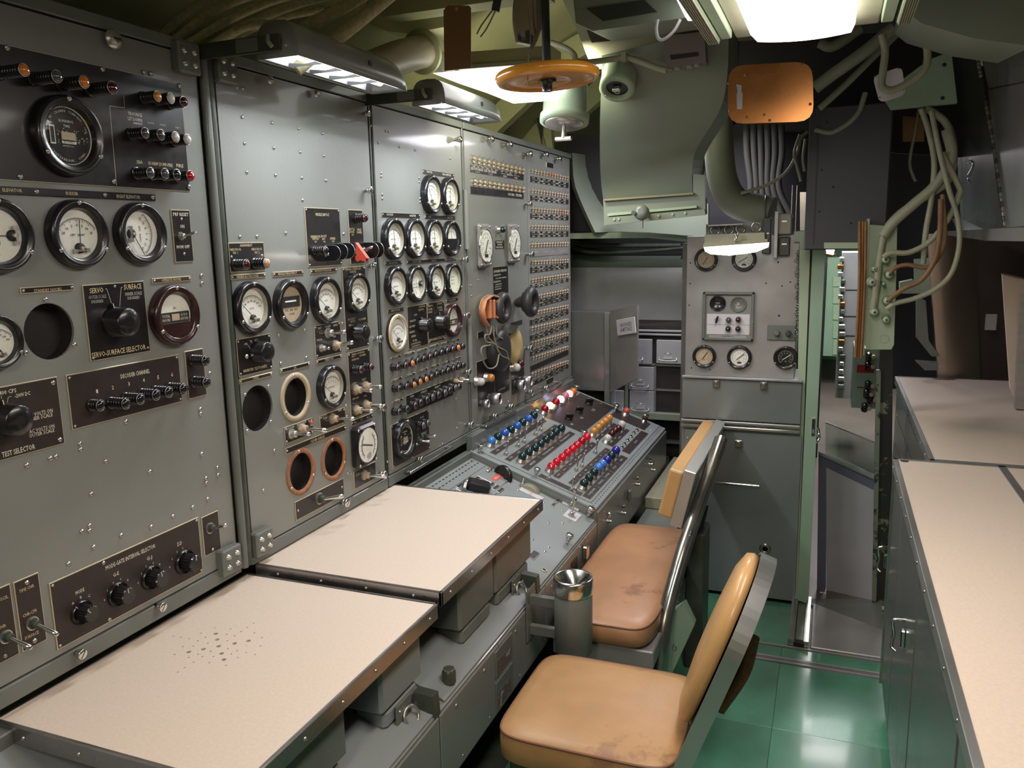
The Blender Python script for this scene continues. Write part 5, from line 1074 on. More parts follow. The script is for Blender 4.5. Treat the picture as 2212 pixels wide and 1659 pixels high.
# ================================================================ steel locker and gauge board at the back
YK = 3.66
FK = Frame((0, YK, 0), (1, 0, 0), (0, 0, 1))
k0 = FK.px(1474, 815); k1 = FK.px(1734, 822); xk0, xk1, zk = k0[0], k1[0], k0[1]
lk = MB(); lk.bx(xk0, xk1, YK+.006, YK+.36, .03, zk, LOCK); lk.bx(xk0+.02, xk1-.01, YK+.03, YK+.3, 0, .03, DARKG)
locker = centred('steel_locker', lk, label='tall scuffed steel locker with latched flaps, below the gauge board', category='locker')
def kp(q, mt=None, name='flap', th=.008, ch=.002, par=locker, F=FK):
    P = [F.px(*p) for p in q]; u0, u1 = (P[0][0]+P[3][0])/2, (P[1][0]+P[2][0])/2; v1, v0 = (P[0][1]+P[1][1])/2, (P[2][1]+P[3][1])/2
    mt = mt or LOCK
    mb = MB(); mb.box((0, 0, th/2), (u1-u0, v1-v0, th), mt, ch=ch); return put(name, mb, par, F.M((u0+u1)/2, (v0+v1)/2, 0))
kp([(1475, 818), (1733, 826), (1729, 912), (1473, 905)]); kp([(1472, 926), (1728, 943), (1722, 1290), (1482, 1275)])
kp([(1472, 906), (1729, 916), (1728, 921), (1472, 911)], ALU, 'hinge_rail', .014); kp([(1472, 913), (1728, 930), (1728, 936), (1472, 919)], CHROME, 'hinge_rail', .018)
kp([(1474, 810), (1735, 820), (1735, 825), (1474, 815)], ALU, 'top_edge', .018); kp([(1545, 1040), (1641, 1046), (1641, 1051), (1545, 1045)], CHROME, 'pull_strip', .014)
for p in ((1548, 828), (1650, 832), (1596, 957)):
    u, v = FK.px(*p); mb = MB(); mb.box((0, 0, .006), (.030, .034, .008), TUBEM, ch=.002); mb.box((0, .010, .014), (.016, .012, .01), NICKEL, ch=.003); mb.lathe([(.006, 0), (.005, .02)], CHROME, 10, Matrix.Translation((0, -.004, 0)))
    for s_ in (-.011, .011): mb.lathe([(.0025, .009), (.002, .012)], NICKEL, 6, Matrix.Translation((s_, .013, 0)))
    put('toggle_latch', mb, locker, FK.M(u, v, .008))
u, v = FK.px(1653, 1184); mb = MB(); mb.lathe([(.026, 0), (.024, .005), (.012, .006), (.011, -.0)], TUBEM, 24, None, True, False, False); mb.lathe([(.012, .001), (1e-4, .001)], SLOT, 16, None, False); put('vent_boss', mb, locker, FK.M(u, v, .008))
screws(FK, locker, zs(1220, 620, 3.95, [(1018, 775), (1168, 778), (1395, 790), (1615, 797), (1860, 810), (1045, 1288), (1500, 1200), (1820, 1235)]), .004, None, .008)
YG = 3.74
FG = Frame((0, YG, 0), (1, 0, 0), (0, 0, 1))
g0 = FG.px(1484, 520); g1 = FG.px(1728, 520); z0 = zk-.02
gb = MB(); gb.bx(g0[0]+.0, g1[0], YG, YG+.25, z0, g0[1]+.02, STEEL, .003)
board = centred('gauge_board', gb, label='bare aluminium gauge board above the locker, holding five round pressure gauges', category='panel')
def bigg(px, py, r, d, na, bez='black'): return gauge(FG, board, px, py, r, d, na, bez, h=.002, name='pressure_gauge')
bigg(1525, 561, 25, 'tanp', 150); bigg(1607, 560, 26, 'whitep', 120); bigg(1521, 770, 25, 'tanp', -35); bigg(1597, 772, 26, 'whitep', -50); bigg(1697, 773, 25.5, 'black', -55)
P = [FG.px(*p) for p in ((1520, 630), (1631, 629), (1626, 736), (1519, 733))]; u0, u1, v1, v0 = P[0][0], P[1][0], P[0][1], P[2][1]; cu, cv = (u0+u1)/2, (v0+v1)/2
mb = MB()
for a in (((u0-cu), (u0-cu)+.012, v0-cv, v1-cv), ((u1-cu)-.012, (u1-cu), v0-cv, v1-cv), (u0-cu, u1-cu, v0-cv, v0-cv+.012), (u0-cu, u1-cu, v1-cv-.012, v1-cv)): mb.bx(a[0], a[1], a[2], a[3], 0, .022, GREYD, .003)
mb.bx(u0-cu+.006, u1-cu-.006, v0-cv+.006, v1-cv-.006, 0, .006, GREY)
box = put('instrument_box', mb, board, FG.M(cu, cv, 0), label='small grey framed instrument panel set in the gauge board')
mb = MB(); mb.bx(u0-cu+.018, u1-cu-.018, FG.px(1570, 722)[1]-cv, FG.px(1570, 678)[1]-cv, .006, .009, PAPER); mb.bx(u0-cu+.018, u1-cu-.018, FG.px(1570, 701)[1]-cv-.0006, FG.px(1570, 701)[1]-cv+.0006, .009, .0095, GREYD); mb.bx(u0-cu+.03, u1-cu-.03, FG.px(1570, 729)[1]-cv, FG.px(1570, 723)[1]-cv, .006, .010, ALU)
word(mb, 'COMPARTMENT AIR', 0, FG.px(1570, 726)[1]-cv, .004, INK, None, 0, .0105)
put('switch_strip', mb, box, FG.M(cu, cv, 0))
for p in ((1551, 655), (1595.5, 657)): 
    r = 17*vpx(FG, *p); a, b = FG.px(*p); put('small_dial', cache(('sdial', p[0]), lambda: MB().lathe([(1, 0), (1, .15), (.9, .2), (.88, .1), (1e-4, .1)], BAKE, 28, None, True, False).box((.0, .05, .13), (.5, .07, .02), GREYT) if p[0] < 1570 else MB().lathe([(1, 0), (1, .15), (.9, .2), (.88, .1), (1e-4, .1)], GREYD, 28, None, True, False).box((-.1, -.1, .13), (.5, .07, .02), CREAMT).lathe([(.3, .1), (.2, .18)], NICKEL, 10)), board, FG.M(a, b, .006, 0, r))
for p, c in (((1574, 691.5), 'smoke'), ((1595, 690.5), 'maroon'), ((1573, 710.5), 'black'), ((1594.5, 710.5), 'black')): dome(FG, board, *p, 5.5, c, .009, .9)
a, b = FG.px(1549, 690); mb = MB(); mb.lathe([(.010, 0), (.009, .008)], NICKEL, 12); mb.box((.002, .002, .016), (.008, .034, .016), BAKE, Matrix.Rotation(R(-15), 4, 'Z'), .003); put('selector_lever', mb, board, FG.M(a, b, .009))
P = [FG.px(*p) for p in ((1658, 702), (1719, 702), (1719, 736), (1658, 736))]; cu, cv = (P[0][0]+P[1][0])/2, (P[0][1]+P[2][1])/2
mb = MB(); mb.box((0, 0, .004), (P[1][0]-P[0][0], P[0][1]-P[2][1], .008), GREYD, ch=.003)
for q in (-.018, .03): mb.lathe([(.013, 0), (.012, .022), (.008, .024)], GREYD if q < 0 else DARKG, 16, Matrix.Translation((q, 0, .008)), True, False)
put('knob_plate', mb, board, FG.M(cu, cv, 0))
screws(FG, board, zs(1220, 620, 3.95, [(1062, 155), (1828, 245, 1.4), (1240, 705), (1080, 690)]) + zs(1220, 300, 3.95, [(1072, 1058), (1070, 1235), (1820, 1053, 1.2), (1717, 1232), (1853, 1255), (1925, 1222)]), .0035, INK, .0)
for q, dz in (([(1650, 470), (1668, 470), (1668, 548), (1650, 548)], .05), ([(1682, 462), (1712, 462), (1712, 505), (1682, 505)], .06), ([(1684, 512), (1708, 512), (1708, 552), (1684, 552)], .045)):
    P = [FG.px(*p) for p in q]; mb = MB(); cu, cv = (P[0][0]+P[1][0])/2, (P[0][1]+P[2][1])/2
    mb.box((0, 0, dz/2), (P[1][0]-P[0][0], P[0][1]-P[2][1], dz), DARKG if dz != .06 else CREAMP, ch=.004); mb.box((0, .01, dz), (.02, .006, .006), NICKEL); put('fuse_holder', mb, board, FG.M(cu, cv, 0))
mb = MB(); a, b = FG.px(1677, 462), FG.px(1677, 552); mb.box((0, (a[1]-b[1])/2, .045), (.016, a[1]-b[1]+.02, .06), STEEL, ch=.002); put('bracket_bar', mb, board, FG.M(b[0], b[1], 0))
mb = MB(); random.seed(5)                                # strip of metal mesh at the right edge
p0, p1 = at(1722, 545, 'y', YG-.03), at(1724, 725, 'y', YG-.03)
for i in range(34):
    t = i/33; p = p0*(1-t)+p1*t; mb.torus(.007, .0016, TUBEM, Matrix.Translation(p+V((random.uniform(-.006, .006), 0, 0))) @ Matrix.Rotation(R(90), 4, 'X') @ Matrix.Rotation(random.uniform(-.6, .6), 4, 'Y'), 8, 4)
centred('mesh_strip', mb, board, kind='stuff')
mb = MB()
for a_, b_ in (((1712, 400), (1708, 500)), ((1722, 400), (1718, 500))): mb.tube([at(*a_, 'y', 3.7), at(*b_, 'y', 3.7)], .003, NICKEL, 6, 1)
mb.prism([at(1715, 500, 'y', 3.70), at(1742, 498, 'y', 3.70), at(1742, 545, 'y', 3.70), at(1727, 545, 'y', 3.70), at(1727, 522, 'y', 3.70), at(1715, 522, 'y', 3.70)], (0, .02, 0), MINTL)
mb.prism([at(1728, 415, 'y', 3.70), at(1741, 415, 'y', 3.70), at(1741, 498, 'y', 3.70), at(1728, 498, 'y', 3.70)], (0, .03, 0), TUBEM); centred('door_gear', mb, board)

# ================================================================ sliding door edge and the opening
YD = 3.655
def yprism(q, y, d, mt, name, par=None, **kw):
    mb = MB(); mb.prism([at(*p, 'y', y) for p in q], (0, d, 0), mt); return centred(name, mb, par, **kw)
door = MB(); door.prism([at(*p, 'y', YD) for p in ((1755, 540), (1783, 540), (1746, 1305), (1722, 1296))], (0, .05, 0), MINT)
dr = centred('door_1', door, kind='structure')
yprism([(1727, 540), (1750, 540), (1722, 1296), (1735, 820), (1726, 820)][:3]+[(1718, 1290)], YD+.015, .04, MINTL, 'door_stile', dr)
yprism([(1750, 540), (1755, 540), (1727, 1298), (1722, 1296)], YD+.02, .02, SLOT, 'door_gap', dr)
F3 = Frame((0, YD, 0), (1, 0, 0), (0, 0, 1)); a, b = F3.px(1757, 922)
mb = MB(); mb.box((0, 0, .0), (.020, .085, .004), MINTL, ch=.002); mb.box((0, -.002, .002), (.013, .074, .002), SLOT); mb.box((0, -.02, .004), (.008, .018, .003), NICKEL); put('flush_pull', mb, dr, F3.M(a, b, 0))
a, b = F3.px(1767, 940); mb = MB(); mb.tube([(0, .03, .0), (.004, .012, .03), (.006, -.005, .025), (0, -.02, .03), (-.004, -.03, .012)], .005, CHROME, 8); mb.lathe([(.009, 0), (.006, .02)], CHROME, 12); put('hook', mb, dr, F3.M(a, b, 0))
# worn black door post on the right
pr = MB(); pr.prism([at(*p, 'y', 3.70) for p in ((1908, 640), (1930, 640), (1927, 985), (1924, 1310), (1890, 1308), (1900, 800))], (0, .06, 0), mat('chipped_black_paint', (.02, .02, .02), .4, wear=(.16, .17, .11), wthr=.56, wscale=9)); post = struct('door_2', pr)
cg = MB(); cg.prism([at(*p, 'y', 3.69) for p in ((1893, 800), (1903, 800), (1893, 1306), (1884, 1306))], (0, .03, 0), mat('chipped_green_paint', (.14, .17, .12), .5, wear=(.02, .02, .02), wthr=.52, wscale=14)); struct('door_jamb', cg, post)
# charcoal cabinet hung over the opening
db = MB(); A = at(1745, 262, 'y', 3.45); B = at(1912, 540, 'y', 3.45)
db.bx(at(1742, 400, 'y', 3.45).x, B.x, 3.45, 3.85, at(1745, 540, 'y', 3.45).z, A.z+.05, CHAR, .005)
dark = centred('hanging_cabinet', db, label='charcoal cabinet hung over the doorway', category='cabinet')
F5 = Frame((0, 3.45, 0), (1, 0, 0), (0, 0, 1)); screws(F5, dark, [(1775, 367), (1770, 457), (1786, 265+0), (1838, 482), (1800, 404)], .004, INK, .0)
mb = MB(); a, b = F5.px(1762, 400); mb.box((0, 0, .003), (.0015, .45, .002), INK); put('door_seam', mb, dark, F5.M(a, b, 0))
yprism([(1780, 524), (1855, 524), (1855, 537), (1780, 537)], 3.44, .012, MINTL, 'paint_patch', dark)
# low acrylic gate across the opening
gate = thing('acrylic_gate', 'clear acrylic barrier on a slate blue frame across the doorway', 'barrier', (.1, 3.84, 0))
G = lambda px, py, t: at(px, py, 'y', 3.87-.06*t)
pn = MB(); pn.prism([G(1783, 913, 0), G(1893, 958, 1), G(1893, 1045, 1), G(1783, 990, 0)], (.002, .005, 0), PLEXI); centred('acrylic_pane', pn, gate)
mb = MB(); mb.prism([G(1783, 911, 0), G(1893, 956, 1), G(1893, 959, 1), G(1783, 914, 0)], (.002, .006, 0), ALU); centred('pane_edge', mb, gate)
mb = MB(); mb.prism([G(1768, 977, 0), G(1890, 1033, 1), G(1890, 1060, 1), G(1768, 1002, 0)], (.004, .03, 0), PURP); mb.prism([G(1768, 998, 0), G(1784, 1002, .1), G(1782, 1312, .1), G(1764, 1312, 0)], (.004, .03, 0), PURP); centred('frame', mb, gate)
mb = MB(); mb.prism([G(1768, 974, 0), G(1890, 1030, 1), G(1890, 1036, 1), G(1768, 981, 0)], (.002, -.012, 0), ALU); centred('top_rail', mb, gate)
mb = MB(); mb.prism([G(1785, 1003, .12), G(1890, 1052, 1), G(1890, 1312, 1), G(1785, 1312, .12)], (.004, .012, 0), LILAC); centred('infill_panel', mb, gate)
mb = MB(); mb.tube([at(1772, 1280, 'y', 3.83), at(1820, 1300, 'y', 3.80)], .008, ALU, 8, 1); centred('floor_bar', mb, gate)
# compartment beyond: mint racks, grey relay rack, valve bench
def bxpx(q, y, d, mt): P = [at(*p, 'y', y) for p in q]; return (P[0].x, P[1].x, y, y+d, P[1].z, P[0].z, mt)
sh = MB(); sh.bx(*bxpx([(1788, 556), (1826, 770)], 9.3, .5, MINT)); shelf2 = centred('storage_rack', sh, label='mint green drawer rack deep in the compartment through the doorway', category='rack')
F6 = Frame((0, 9.3, 0), (1, 0, 0), (0, 0, 1))
for q in ([(1799, 600), (1824, 596), (1824, 618), (1799, 620)], [(1799, 623), (1824, 622), (1824, 655), (1799, 657)], [(1799, 660), (1824, 660), (1824, 690), (1799, 692)], [(1799, 697), (1824, 697), (1824, 730), (1799, 732)], [(1799, 735), (1824, 735), (1824, 765), (1799, 768)]): kp(q, MINTL, 'drawer', .012, .003, shelf2, F6)
rk = MB(); rk.bx(*bxpx([(1820, 546), (1858, 862)], 6.5, .5, LILAC)); rack = centred('relay_rack', rk, label='narrow grey equipment rack with switchgear on its left side, through the doorway', category='rack')
random.seed(9); F7 = Frame((0, 6.5, 0), (1, 0, 0), (0, 0, 1))
for i, y_ in enumerate(range(560, 840, 16)):
    a, b = F7.px(1819+random.uniform(-4, 3), y_); mb = MB(); mb.box((0, 0, .03), (.03+.02*random.random(), .035, .07), (CHROME, COPPER, GREYD, DARKG, NICKEL)[i % 5] if 610 < y_ < 660 or i % 2 else NICKEL, ch=.006); put('switchgear', mb, rack, F7.M(a, b, .0))
for y_ in (626, 683, 725): kp([(1822, y_), (1857, y_-1), (1857, y_+1), (1822, y_+2)], INK, 'rack_seam', .002, 0, rack, F7)
mp = MB(); mp.bx(*bxpx([(1846, 752), (1905, 884)], 5.9, .4, MINT)); bench = centred('valve_cabinet', mp, label='mint green cabinet with a red band and black valve knobs, through the doorway', category='cabinet')
F8 = Frame((0, 5.9, 0), (1, 0, 0), (0, 0, 1)); kp([(1851, 788), (1888, 788), (1888, 806), (1851, 804)], mat('deep_red_band', (.30, .012, .012), .45), 'red_band', .006, 0, bench, F8); kp([(1851, 836), (1885, 836), (1885, 838), (1851, 838)], DARKG, 'shelf_edge', .004, 0, bench, F8)
for p in ((1883, 770), (1881, 790), (1881, 832), (1878, 850), (1874, 880), (1886, 862)):
    a, b = F8.px(*p); mb = MB(); mb.lathe([(.032, .02), (.036, .03), (.030, .045)], BAKE, 12, Matrix.Rotation(R(-70), 4, 'Y')); mb.lathe([(.014, 0), (.014, .05)], TANF, 8); put('valve_knob', mb, bench, F8.M(a+.01, b, .0))
mb = MB(); mb.prism([at(1784, 540, 'y', 5.0), at(1803, 540, 'y', 5.0), at(1800, 551, 'y', 5.0), at(1786, 548, 'y', 5.0)], (0, .1, 0), LITF); mb.prism([at(1783, 548, 'y', 5.0), at(1805, 549, 'y', 5.0), at(1796, 556, 'y', 5.0), at(1785, 554, 'y', 5.0)], (0, .1, 0), ORANGE)
centred('ceiling_lamp', mb, label='small lit ceiling lamp just inside the doorway', category='lamp')
mb = MB(); [mb.bx(*bxpx([(1783, 560), (1799, 768)], 10.0, .3, SAGE)) for _ in (0,)]; [mb.bx(*bxpx([(1784, y_), (1799, y_+3)], 9.9, .1, MINTL)) for y_ in (606, 677)]
centred('shelving', mb, label='dim green shelving left of the mint drawer rack, through the doorway', category='shelf')

# ================================================================ right-hand worktops
def counter(x0, x1, y0, y1, z, label, div=None):
    o = thing('worktop', label, 'worktop', ((x0+x1)/2, (y0+y1)/2, z-.03), 'cream worktops along the right side')
    pcs = [(x0+.014, x1)] if not div else [(x0+.014, div-.011), (div+.011, x1)]
    for a, b in pcs: mb = MB(); mb.bx(a, b, y0+.014, y1-.014, z-.02, z, CREAM, .001); centred('laminate', mb, o)
    for a in [(x0, x0+.016, y0, y1), (x0, x1, y1-.016, y1), (x0, x1, y0, y0+.016)]+([(div-.012, div+.012, y0, y1)] if div else []): mb = MB(); mb.bx(a[0], a[1], a[2], a[3], z-.034, z+.0025, ALU, .0015); centred('edge_trim', mb, o)
    mb = MB(); n = int((y1-y0)/.17)
    for i in range(n): mb.lathe([(.0045, 0), (.003, .0025), (1e-4, .003)], CHROME, 8, Matrix.Translation((x0, y1-.05-i*.17, z-.017)) @ Matrix.Rotation(R(-90), 4, 'Y'), True, False, False)
    centred('trim_pins', mb, o, kind='stuff'); return o
ZC = .90; cx0 = (at(1920, 990, 'z', ZC).x+at(2120, 1659, 'z', ZC).x)/2; cy1 = at(1920, 990, 'z', ZC).y
w1 = counter(cx0, 1.35, .3, cy1, ZC, 'near cream worktop on the right, split by a steel strip near its far corner', at(2165, 1010, 'z', ZC).x)
c2x = (at(1930, 813, 'z', ZC).x+at(2010, 990, 'z', ZC).x)/2; c2y = at(1930, 813, 'z', ZC).y
w2 = counter(c2x, 1.45, cy1+.008, c2y, ZC, 'far cream worktop on the right, running back beside the black door post')
a = at(1954, 996, 'z', ZC); mb = MB(); mb.lathe([(.013, 0), (.013, .001)], SLOT, 18, Matrix.Translation((a.x, a.y, ZC))); centred('finger_hole', mb, w1)
def cab(x0, x1, y0, y1, z1, label):
    mb = MB(); mb.bx(x0, x1, y0, y1, .07, z1, STEELD); mb.bx(x0+.03, x1, y0, y1, 0, .07, DARKG); return centred('base_cabinet', mb, label=label, category='cabinet', group='stainless cabinets under the right worktops')
bx_ = cx0+.022
k1 = cab(bx_, 1.3, .3, cy1-.006, ZC-.036, 'dark stainless cabinet under the near right worktop, with two chrome door handles')
k2 = cab(c2x+.014, 1.4, cy1+.012, c2y-.01, ZC-.036, 'dark stainless cabinet with narrow drawers under the far right worktop')
FR = Frame((bx_, 0, 0), (0, -1, 0), (0, 0, 1)); FR2 = Frame((c2x+.014, 0, 0), (0, -1, 0), (0, 0, 1))
for a, b in ((2.60, 2.92), (2.06, 2.58), (1.40, 2.04), (.7, 1.38)): slab(FR, k1, -b, -a, .10, ZC-.06, .014, STEELD, 'door')
for a, b in ((2.70-.0, 2.925), ): mb = MB(); mb.bx(bx_-.02, bx_-.0, 2.925, 2.934, .08, .86, TUBEM); centred('corner_strip', mb, k1)
def shandle(par, y, z):
    mb = MB(); mb.tube([(0, .045, .0), (.004, .04, .03), (-.002, .0, .026), (.002, -.036, .03), (.012, -.045, .02)], .0045, CHROME, 8); mb.box((.02, 0, .006), (.02, .05, .012), CHROME, ch=.003); put('handle', mb, par, FR.M(-y, z, .014))
p = at(1916, 1208, 'x', bx_-.015); shandle(k1, p.y, p.z); p = at(1953, 1372, 'x', bx_-.015); shandle(k1, p.y, p.z)
for i, (a, b) in enumerate(((3.0, 3.42), (3.44, 3.9), (3.92, 4.5))):
    for z0_, z1_ in ((.74, .85), (.60, .73), (.12, .59)): slab(FR2, k2, -b, -a, z0_, z1_, .010, STEELD, 'drawer' if z0_ > .2 else 'door')
# ================================================================ behind the right worktops
cp = MB(); A, B, C_, D_ = at(2003, 505, 'y', 4.72), at(2105, 505, 'y', 4.85), at(2118, 822, 'y', 4.85), at(2027, 822, 'y', 4.72)
rows = []
for i in range(7):
    t = i/6; rows.append([A.lerp(D_, s_).lerp(B.lerp(C_, s_), t)+V((0, -.05*math.sin(math.pi*t), 0)) for s_ in (0, .5, 1)])
cp.loft(rows, mat('steel_with_tan_reflection', (.50, .40, .33), .30, metal=.75, noise=.1, nscale=3), (0, .06, 0)); shield = centred('steel_column', cp, label='curved polished steel column standing behind the far right worktop', category='column')  # tan reflection is put into the steel's own colour
F9 = Frame((0, 4.74, 0), (1, 0, 0), (0, 0, 1)); kp([(2128, 676), (2153, 680), (2153, 714), (2128, 712)], ALU, 'wall_plate', .004, .001, shield, F9)
wr = MB(); wr.prism([at(*p, 'y', 5.0) for p in ((2090, 480), (2240, 480), (2240, 840), (2090, 832))], (0, .04, 0), mat('dark_brown_wall', (.07, .05, .04), .6)); struct('wall_right_1', wr)
wr = MB(); wr.prism([at(*p, 'y', 5.3) for p in ((1890, 300), (2075, 300), (2075, 840), (1920, 840))], (0, .04, 0), CHAR); struct('wall_right_2', wr)  # dark sheet, raised to cover a bright patch behind the recess
br = MB(); br.prism([at(*p, 'y', 4.55) for p in ((1944, 610), (1972, 604), (1985, 615), (1985, 634), (1944, 634))], (0, .08, 0), MINTL); br.prism([at(*p, 'y', 4.75) for p in ((1975, 560), (2035, 555), (2030, 635), (1975, 634))], (0, .03, 0), MINTL)
br.prism([at(*p, 'y', 4.7) for p in ((1980, 640), (2000, 650), (2006, 735), (2030, 770), (2012, 770), (1980, 730))], (0, .05, 0), SAGE); br.prism([at(*p, 'y', 4.8) for p in ((2014, 640), (2035, 640), (2033, 765), (2020, 760))], (0, .03, 0), SAGE)
br.prism([at(*p, 'y', 4.6) for p in ((1979, 782), (2027, 785), (2027, 800), (1998, 800))], (0, .08, 0), GREYD); centred('pipe_bracket', br, label='pale green pipe brackets behind the cable junction box', category='bracket')
tb = MB(); tb.prism([at(*p, 'y', 3.95) for p in ((2165, 592), (2250, 612), (2250, 880), (2192, 860), (2182, 838))], (0, .02, 0), CREAM)
bd = centred('leaning_board', tb, label='cream board leaning upright at the right end of the far worktop', category='board')
mb = MB(); mb.prism([at(*p, 'y', 3.90) for p in ((2205, 640), (2222, 640), (2215, 885), (2192, 883))], (.0, .03, 0), ALU); mb.prism([at(*p, 'y', 3.95) for p in ((2165, 590), (2250, 610), (2250, 613), (2165, 593))], (0, .022, 0), TRIM); centred('metal_edge', mb, bd)
sb = MB(); sb.prism([at(2032, 500, 'y', 3.6), at(2260, 488, 'y', 3.0), at(2260, 522, 'y', 3.0), at(2130, 520, 'y', 3.3), at(2032, 506, 'y', 3.6)], (.05, .03, 0), STEEL)
centred('shelf_rail', sb, label='bright steel rail under the upper right cabinets', category='rail')
# upper right stainless cabinets
uc = thing('wall_cabinet', 'stainless wall cabinet with long piano hinges, upper right corner', 'cabinet', (.75, 3.6, 1.65))
Qy = lambda p: at(p[0], p[1], 'y', 4.0-(p[0]-2060)*.006)
def qslab(name, pts, mt, d=(.02, .25, 0), par=uc): mb = MB(); mb.prism([Qy(p) for p in pts], d, mt); return centred(name, mb, par)
qslab('side_panel', [(2072, 78), (2112, 85), (2165, 490), (2082, 480), (2072, 300)], STEELD)
qslab('upper_door', [(2112, 85), (2260, 95), (2260, 165), (2136, 190)], STEEL, (.02, .12, 0)); qslab('lower_door', [(2134, 194), (2260, 170), (2260, 485), (2172, 492)], STEEL, (.02, .12, 0))
for i in range(20):
    t = i/20; a_, b_ = (2102+ (2118-2102)*t, 82+(172-82)*t), (2102+(2118-2102)*(t+.045), 82+(172-82)*(t+.045))
    if i % 2 == 0: mb = MB(); mb.cyl(Qy(a_)+V((0, -.02, 0)), Qy(b_)+V((0, -.02, 0)), .007, BRASS if i % 4 else NICKEL, 8); centred('hinge_knuckle', mb, uc)
for i in range(26):
    t = i/26; f = lambda t: (2128+40*t+4*math.sin(t*3), 222+(490-222)*t)
    mb = MB(); mb.cyl(Qy(f(t))+V((0, -.02, 0)), Qy(f(t+.034))+V((0, -.02, 0)), .009, NICKEL if i % 3 else TUBEM, 8); centred('hinge_knuckle', mb, uc)
mb = MB(); mb.tube([Qy((2090, 352)), Qy((2100, 348)), Qy((2102, 360)), Qy((2092, 380)), Qy((2094, 392)), Qy((2098, 396))], .005, CHROME, 8); o = centred('latch_loop', mb, uc); 
mb = MB(); mb.prism([Qy((2175, 385)), Qy((2192, 362)), Qy((2208, 380)), Qy((2190, 400))], (0, -.003, 0), ALU); centred('diamond_plate', mb, uc)
qslab('bottom_panel', [(2072, 470), (2165, 488), (2172, 495), (2175, 520), (2085, 500)], STEELD, (.02, .4, 0))
# pale green cable junction box with its cables
jy = 3.35
jb = MB(); P = [at(*p, 'y', jy) for p in ((1874, 488), (1938, 520), (1937, 560), (1930, 760), (1922, 753+0), (1875, 756))]
jb.prism([at(*p, 'y', jy) for p in ((1876, 485), (1938, 490), (1936, 600), (1931, 745), (1925, 755), (1871, 755), (1868, 745))], (0, .14, 0), MINTL)
jbo = centred('junction_box', jb, label='pale green cable junction box bristling with cable glands, right of the doorway', category='electrical box')
mb = MB(); mb.prism([at(*p, 'y', jy-.015) for p in ((1874, 472), (1879, 472), (1867, 768), (1862, 768))], (0, .10, 0), CREAMP); centred('flange', mb, jbo)
for p, r_ in (((1883, 608), 10), ((1912, 560), 9), ((1920, 592), 9), ((1915, 648), 9), ((1888, 672), 9), ((1913, 688), 8), ((1908, 612), 4), ((1888, 580), 6)):
    k = r_/FPX*3.4; c = at(*p, 'y', jy); mb = MB(); M = Matrix.Translation(c) @ Matrix.Rotation(R(90), 4, 'X'); mb.lathe([(k, 0), (k, .02), (k*.75, .03), (k*.7, .05), (1e-4, .052)], MINTL, 14, M, True, False, False); mb.lathe([(k*.25, .05), (k*.2, .056)], INK, 8, M); centred('cable_gland', mb, jbo)
c = at(1910, 732, 'y', jy); mb = MB(); mb.torus(.016, .0015, MINTL, Matrix.Translation(c) @ Matrix.Rotation(R(90), 4, 'X'), 20, 5); centred('knock_out', mb, jbo)
bt = MB()
for q in (0, 7, 13): bt.tube([at(1857+q, 478, 'y', 3.3), at(1856+q*.9, 620, 'y', 3.3), at(1848+q*.9, 772, 'y', 3.3)], .006, CABLEB if q != 7 else COPPER, 8, 3)
centred('pipe_bundle', bt, label='bundle of brown painted pipes beside the junction box', category='pipe')
def cable(pts, y, r, mt=CABLEG, label='', name='cable', grp=None, par=None):
    P = [at(p[0], p[1], 'y', (p[2] if len(p) > 2 else y)) for p in pts]; mb = MB(); mb.tube(P, r, mt, 8, 6)
    kw = dict(label=label, category='cable') if par is None else {}
    if grp: kw['group'] = grp
    return centred(name, mb, par, **kw)
GC = 'cables looping down into the green junction box'
cable([(2000, 232), (2045, 268), (2060, 330), (2048, 390), (2000, 425), (1945, 460), (1912, 500), (1900, 560), (1893, 620), (1886, 668)], 3.32, .013, label='thickest grey-green cable, arching right and down to the lowest left gland', grp=GC)
cable([(1990, 235), (2005, 280), (2018, 350), (2012, 430), (2000, 500), (1994, 570)], 3.30, .010, label='grey-green cable hanging nearly straight, second from the left', grp=GC)
cable([(2012, 240), (2030, 330), (2050, 410), (2068, 470), (2072, 530), (2055, 590), (2020, 625), (1975, 645), (1935, 655), (1915, 668)], 3.26, .009, label='grey-green cable with the widest loop to the right', grp=GC)
cable([(2035, 330), (2070, 400), (2072, 420), (2050, 470), (2010, 520), (1965, 545), (1925, 546), (1908, 556)], 3.28, .010, label='grey-green cable curving left into the upper gland', grp=GC)
cable([(2045, 280), (2055, 340), (2020, 400), (1975, 440), (1930, 480), (1908, 510)], 3.3, .018, label='thick dark armoured cable crossing behind the others', grp=GC)
cable([(2032, 430), (2030, 500), (2020, 560), (1990, 605), (1955, 622), (1930, 640), (1918, 650)], 3.25, .009, CABLEB, 'brown cable ending above the lower right gland', grp=GC)
cable([(2036, 420), (2040, 520), (2010, 575), (1960, 572), (1935, 578), (1922, 590)], 3.27, .008, CABLEB, 'thin brown cable with a knotted end', grp=GC)
cable([(1985, 235), (1975, 290), (1965, 350), (1972, 380), (1978, 392)], 3.6, .006, label='thin cable hanging from the green plate', grp=GC)
cable([(1905, 75), (1912, 110), (1908, 150), (1905, 185), (1925, 195), (1960, 180), (1998, 150), (2003, 105), (1990, 70), (1970, 65)], 3.0, .012, CABLEG, 'grey cable making a U over the white plate', grp=GC)
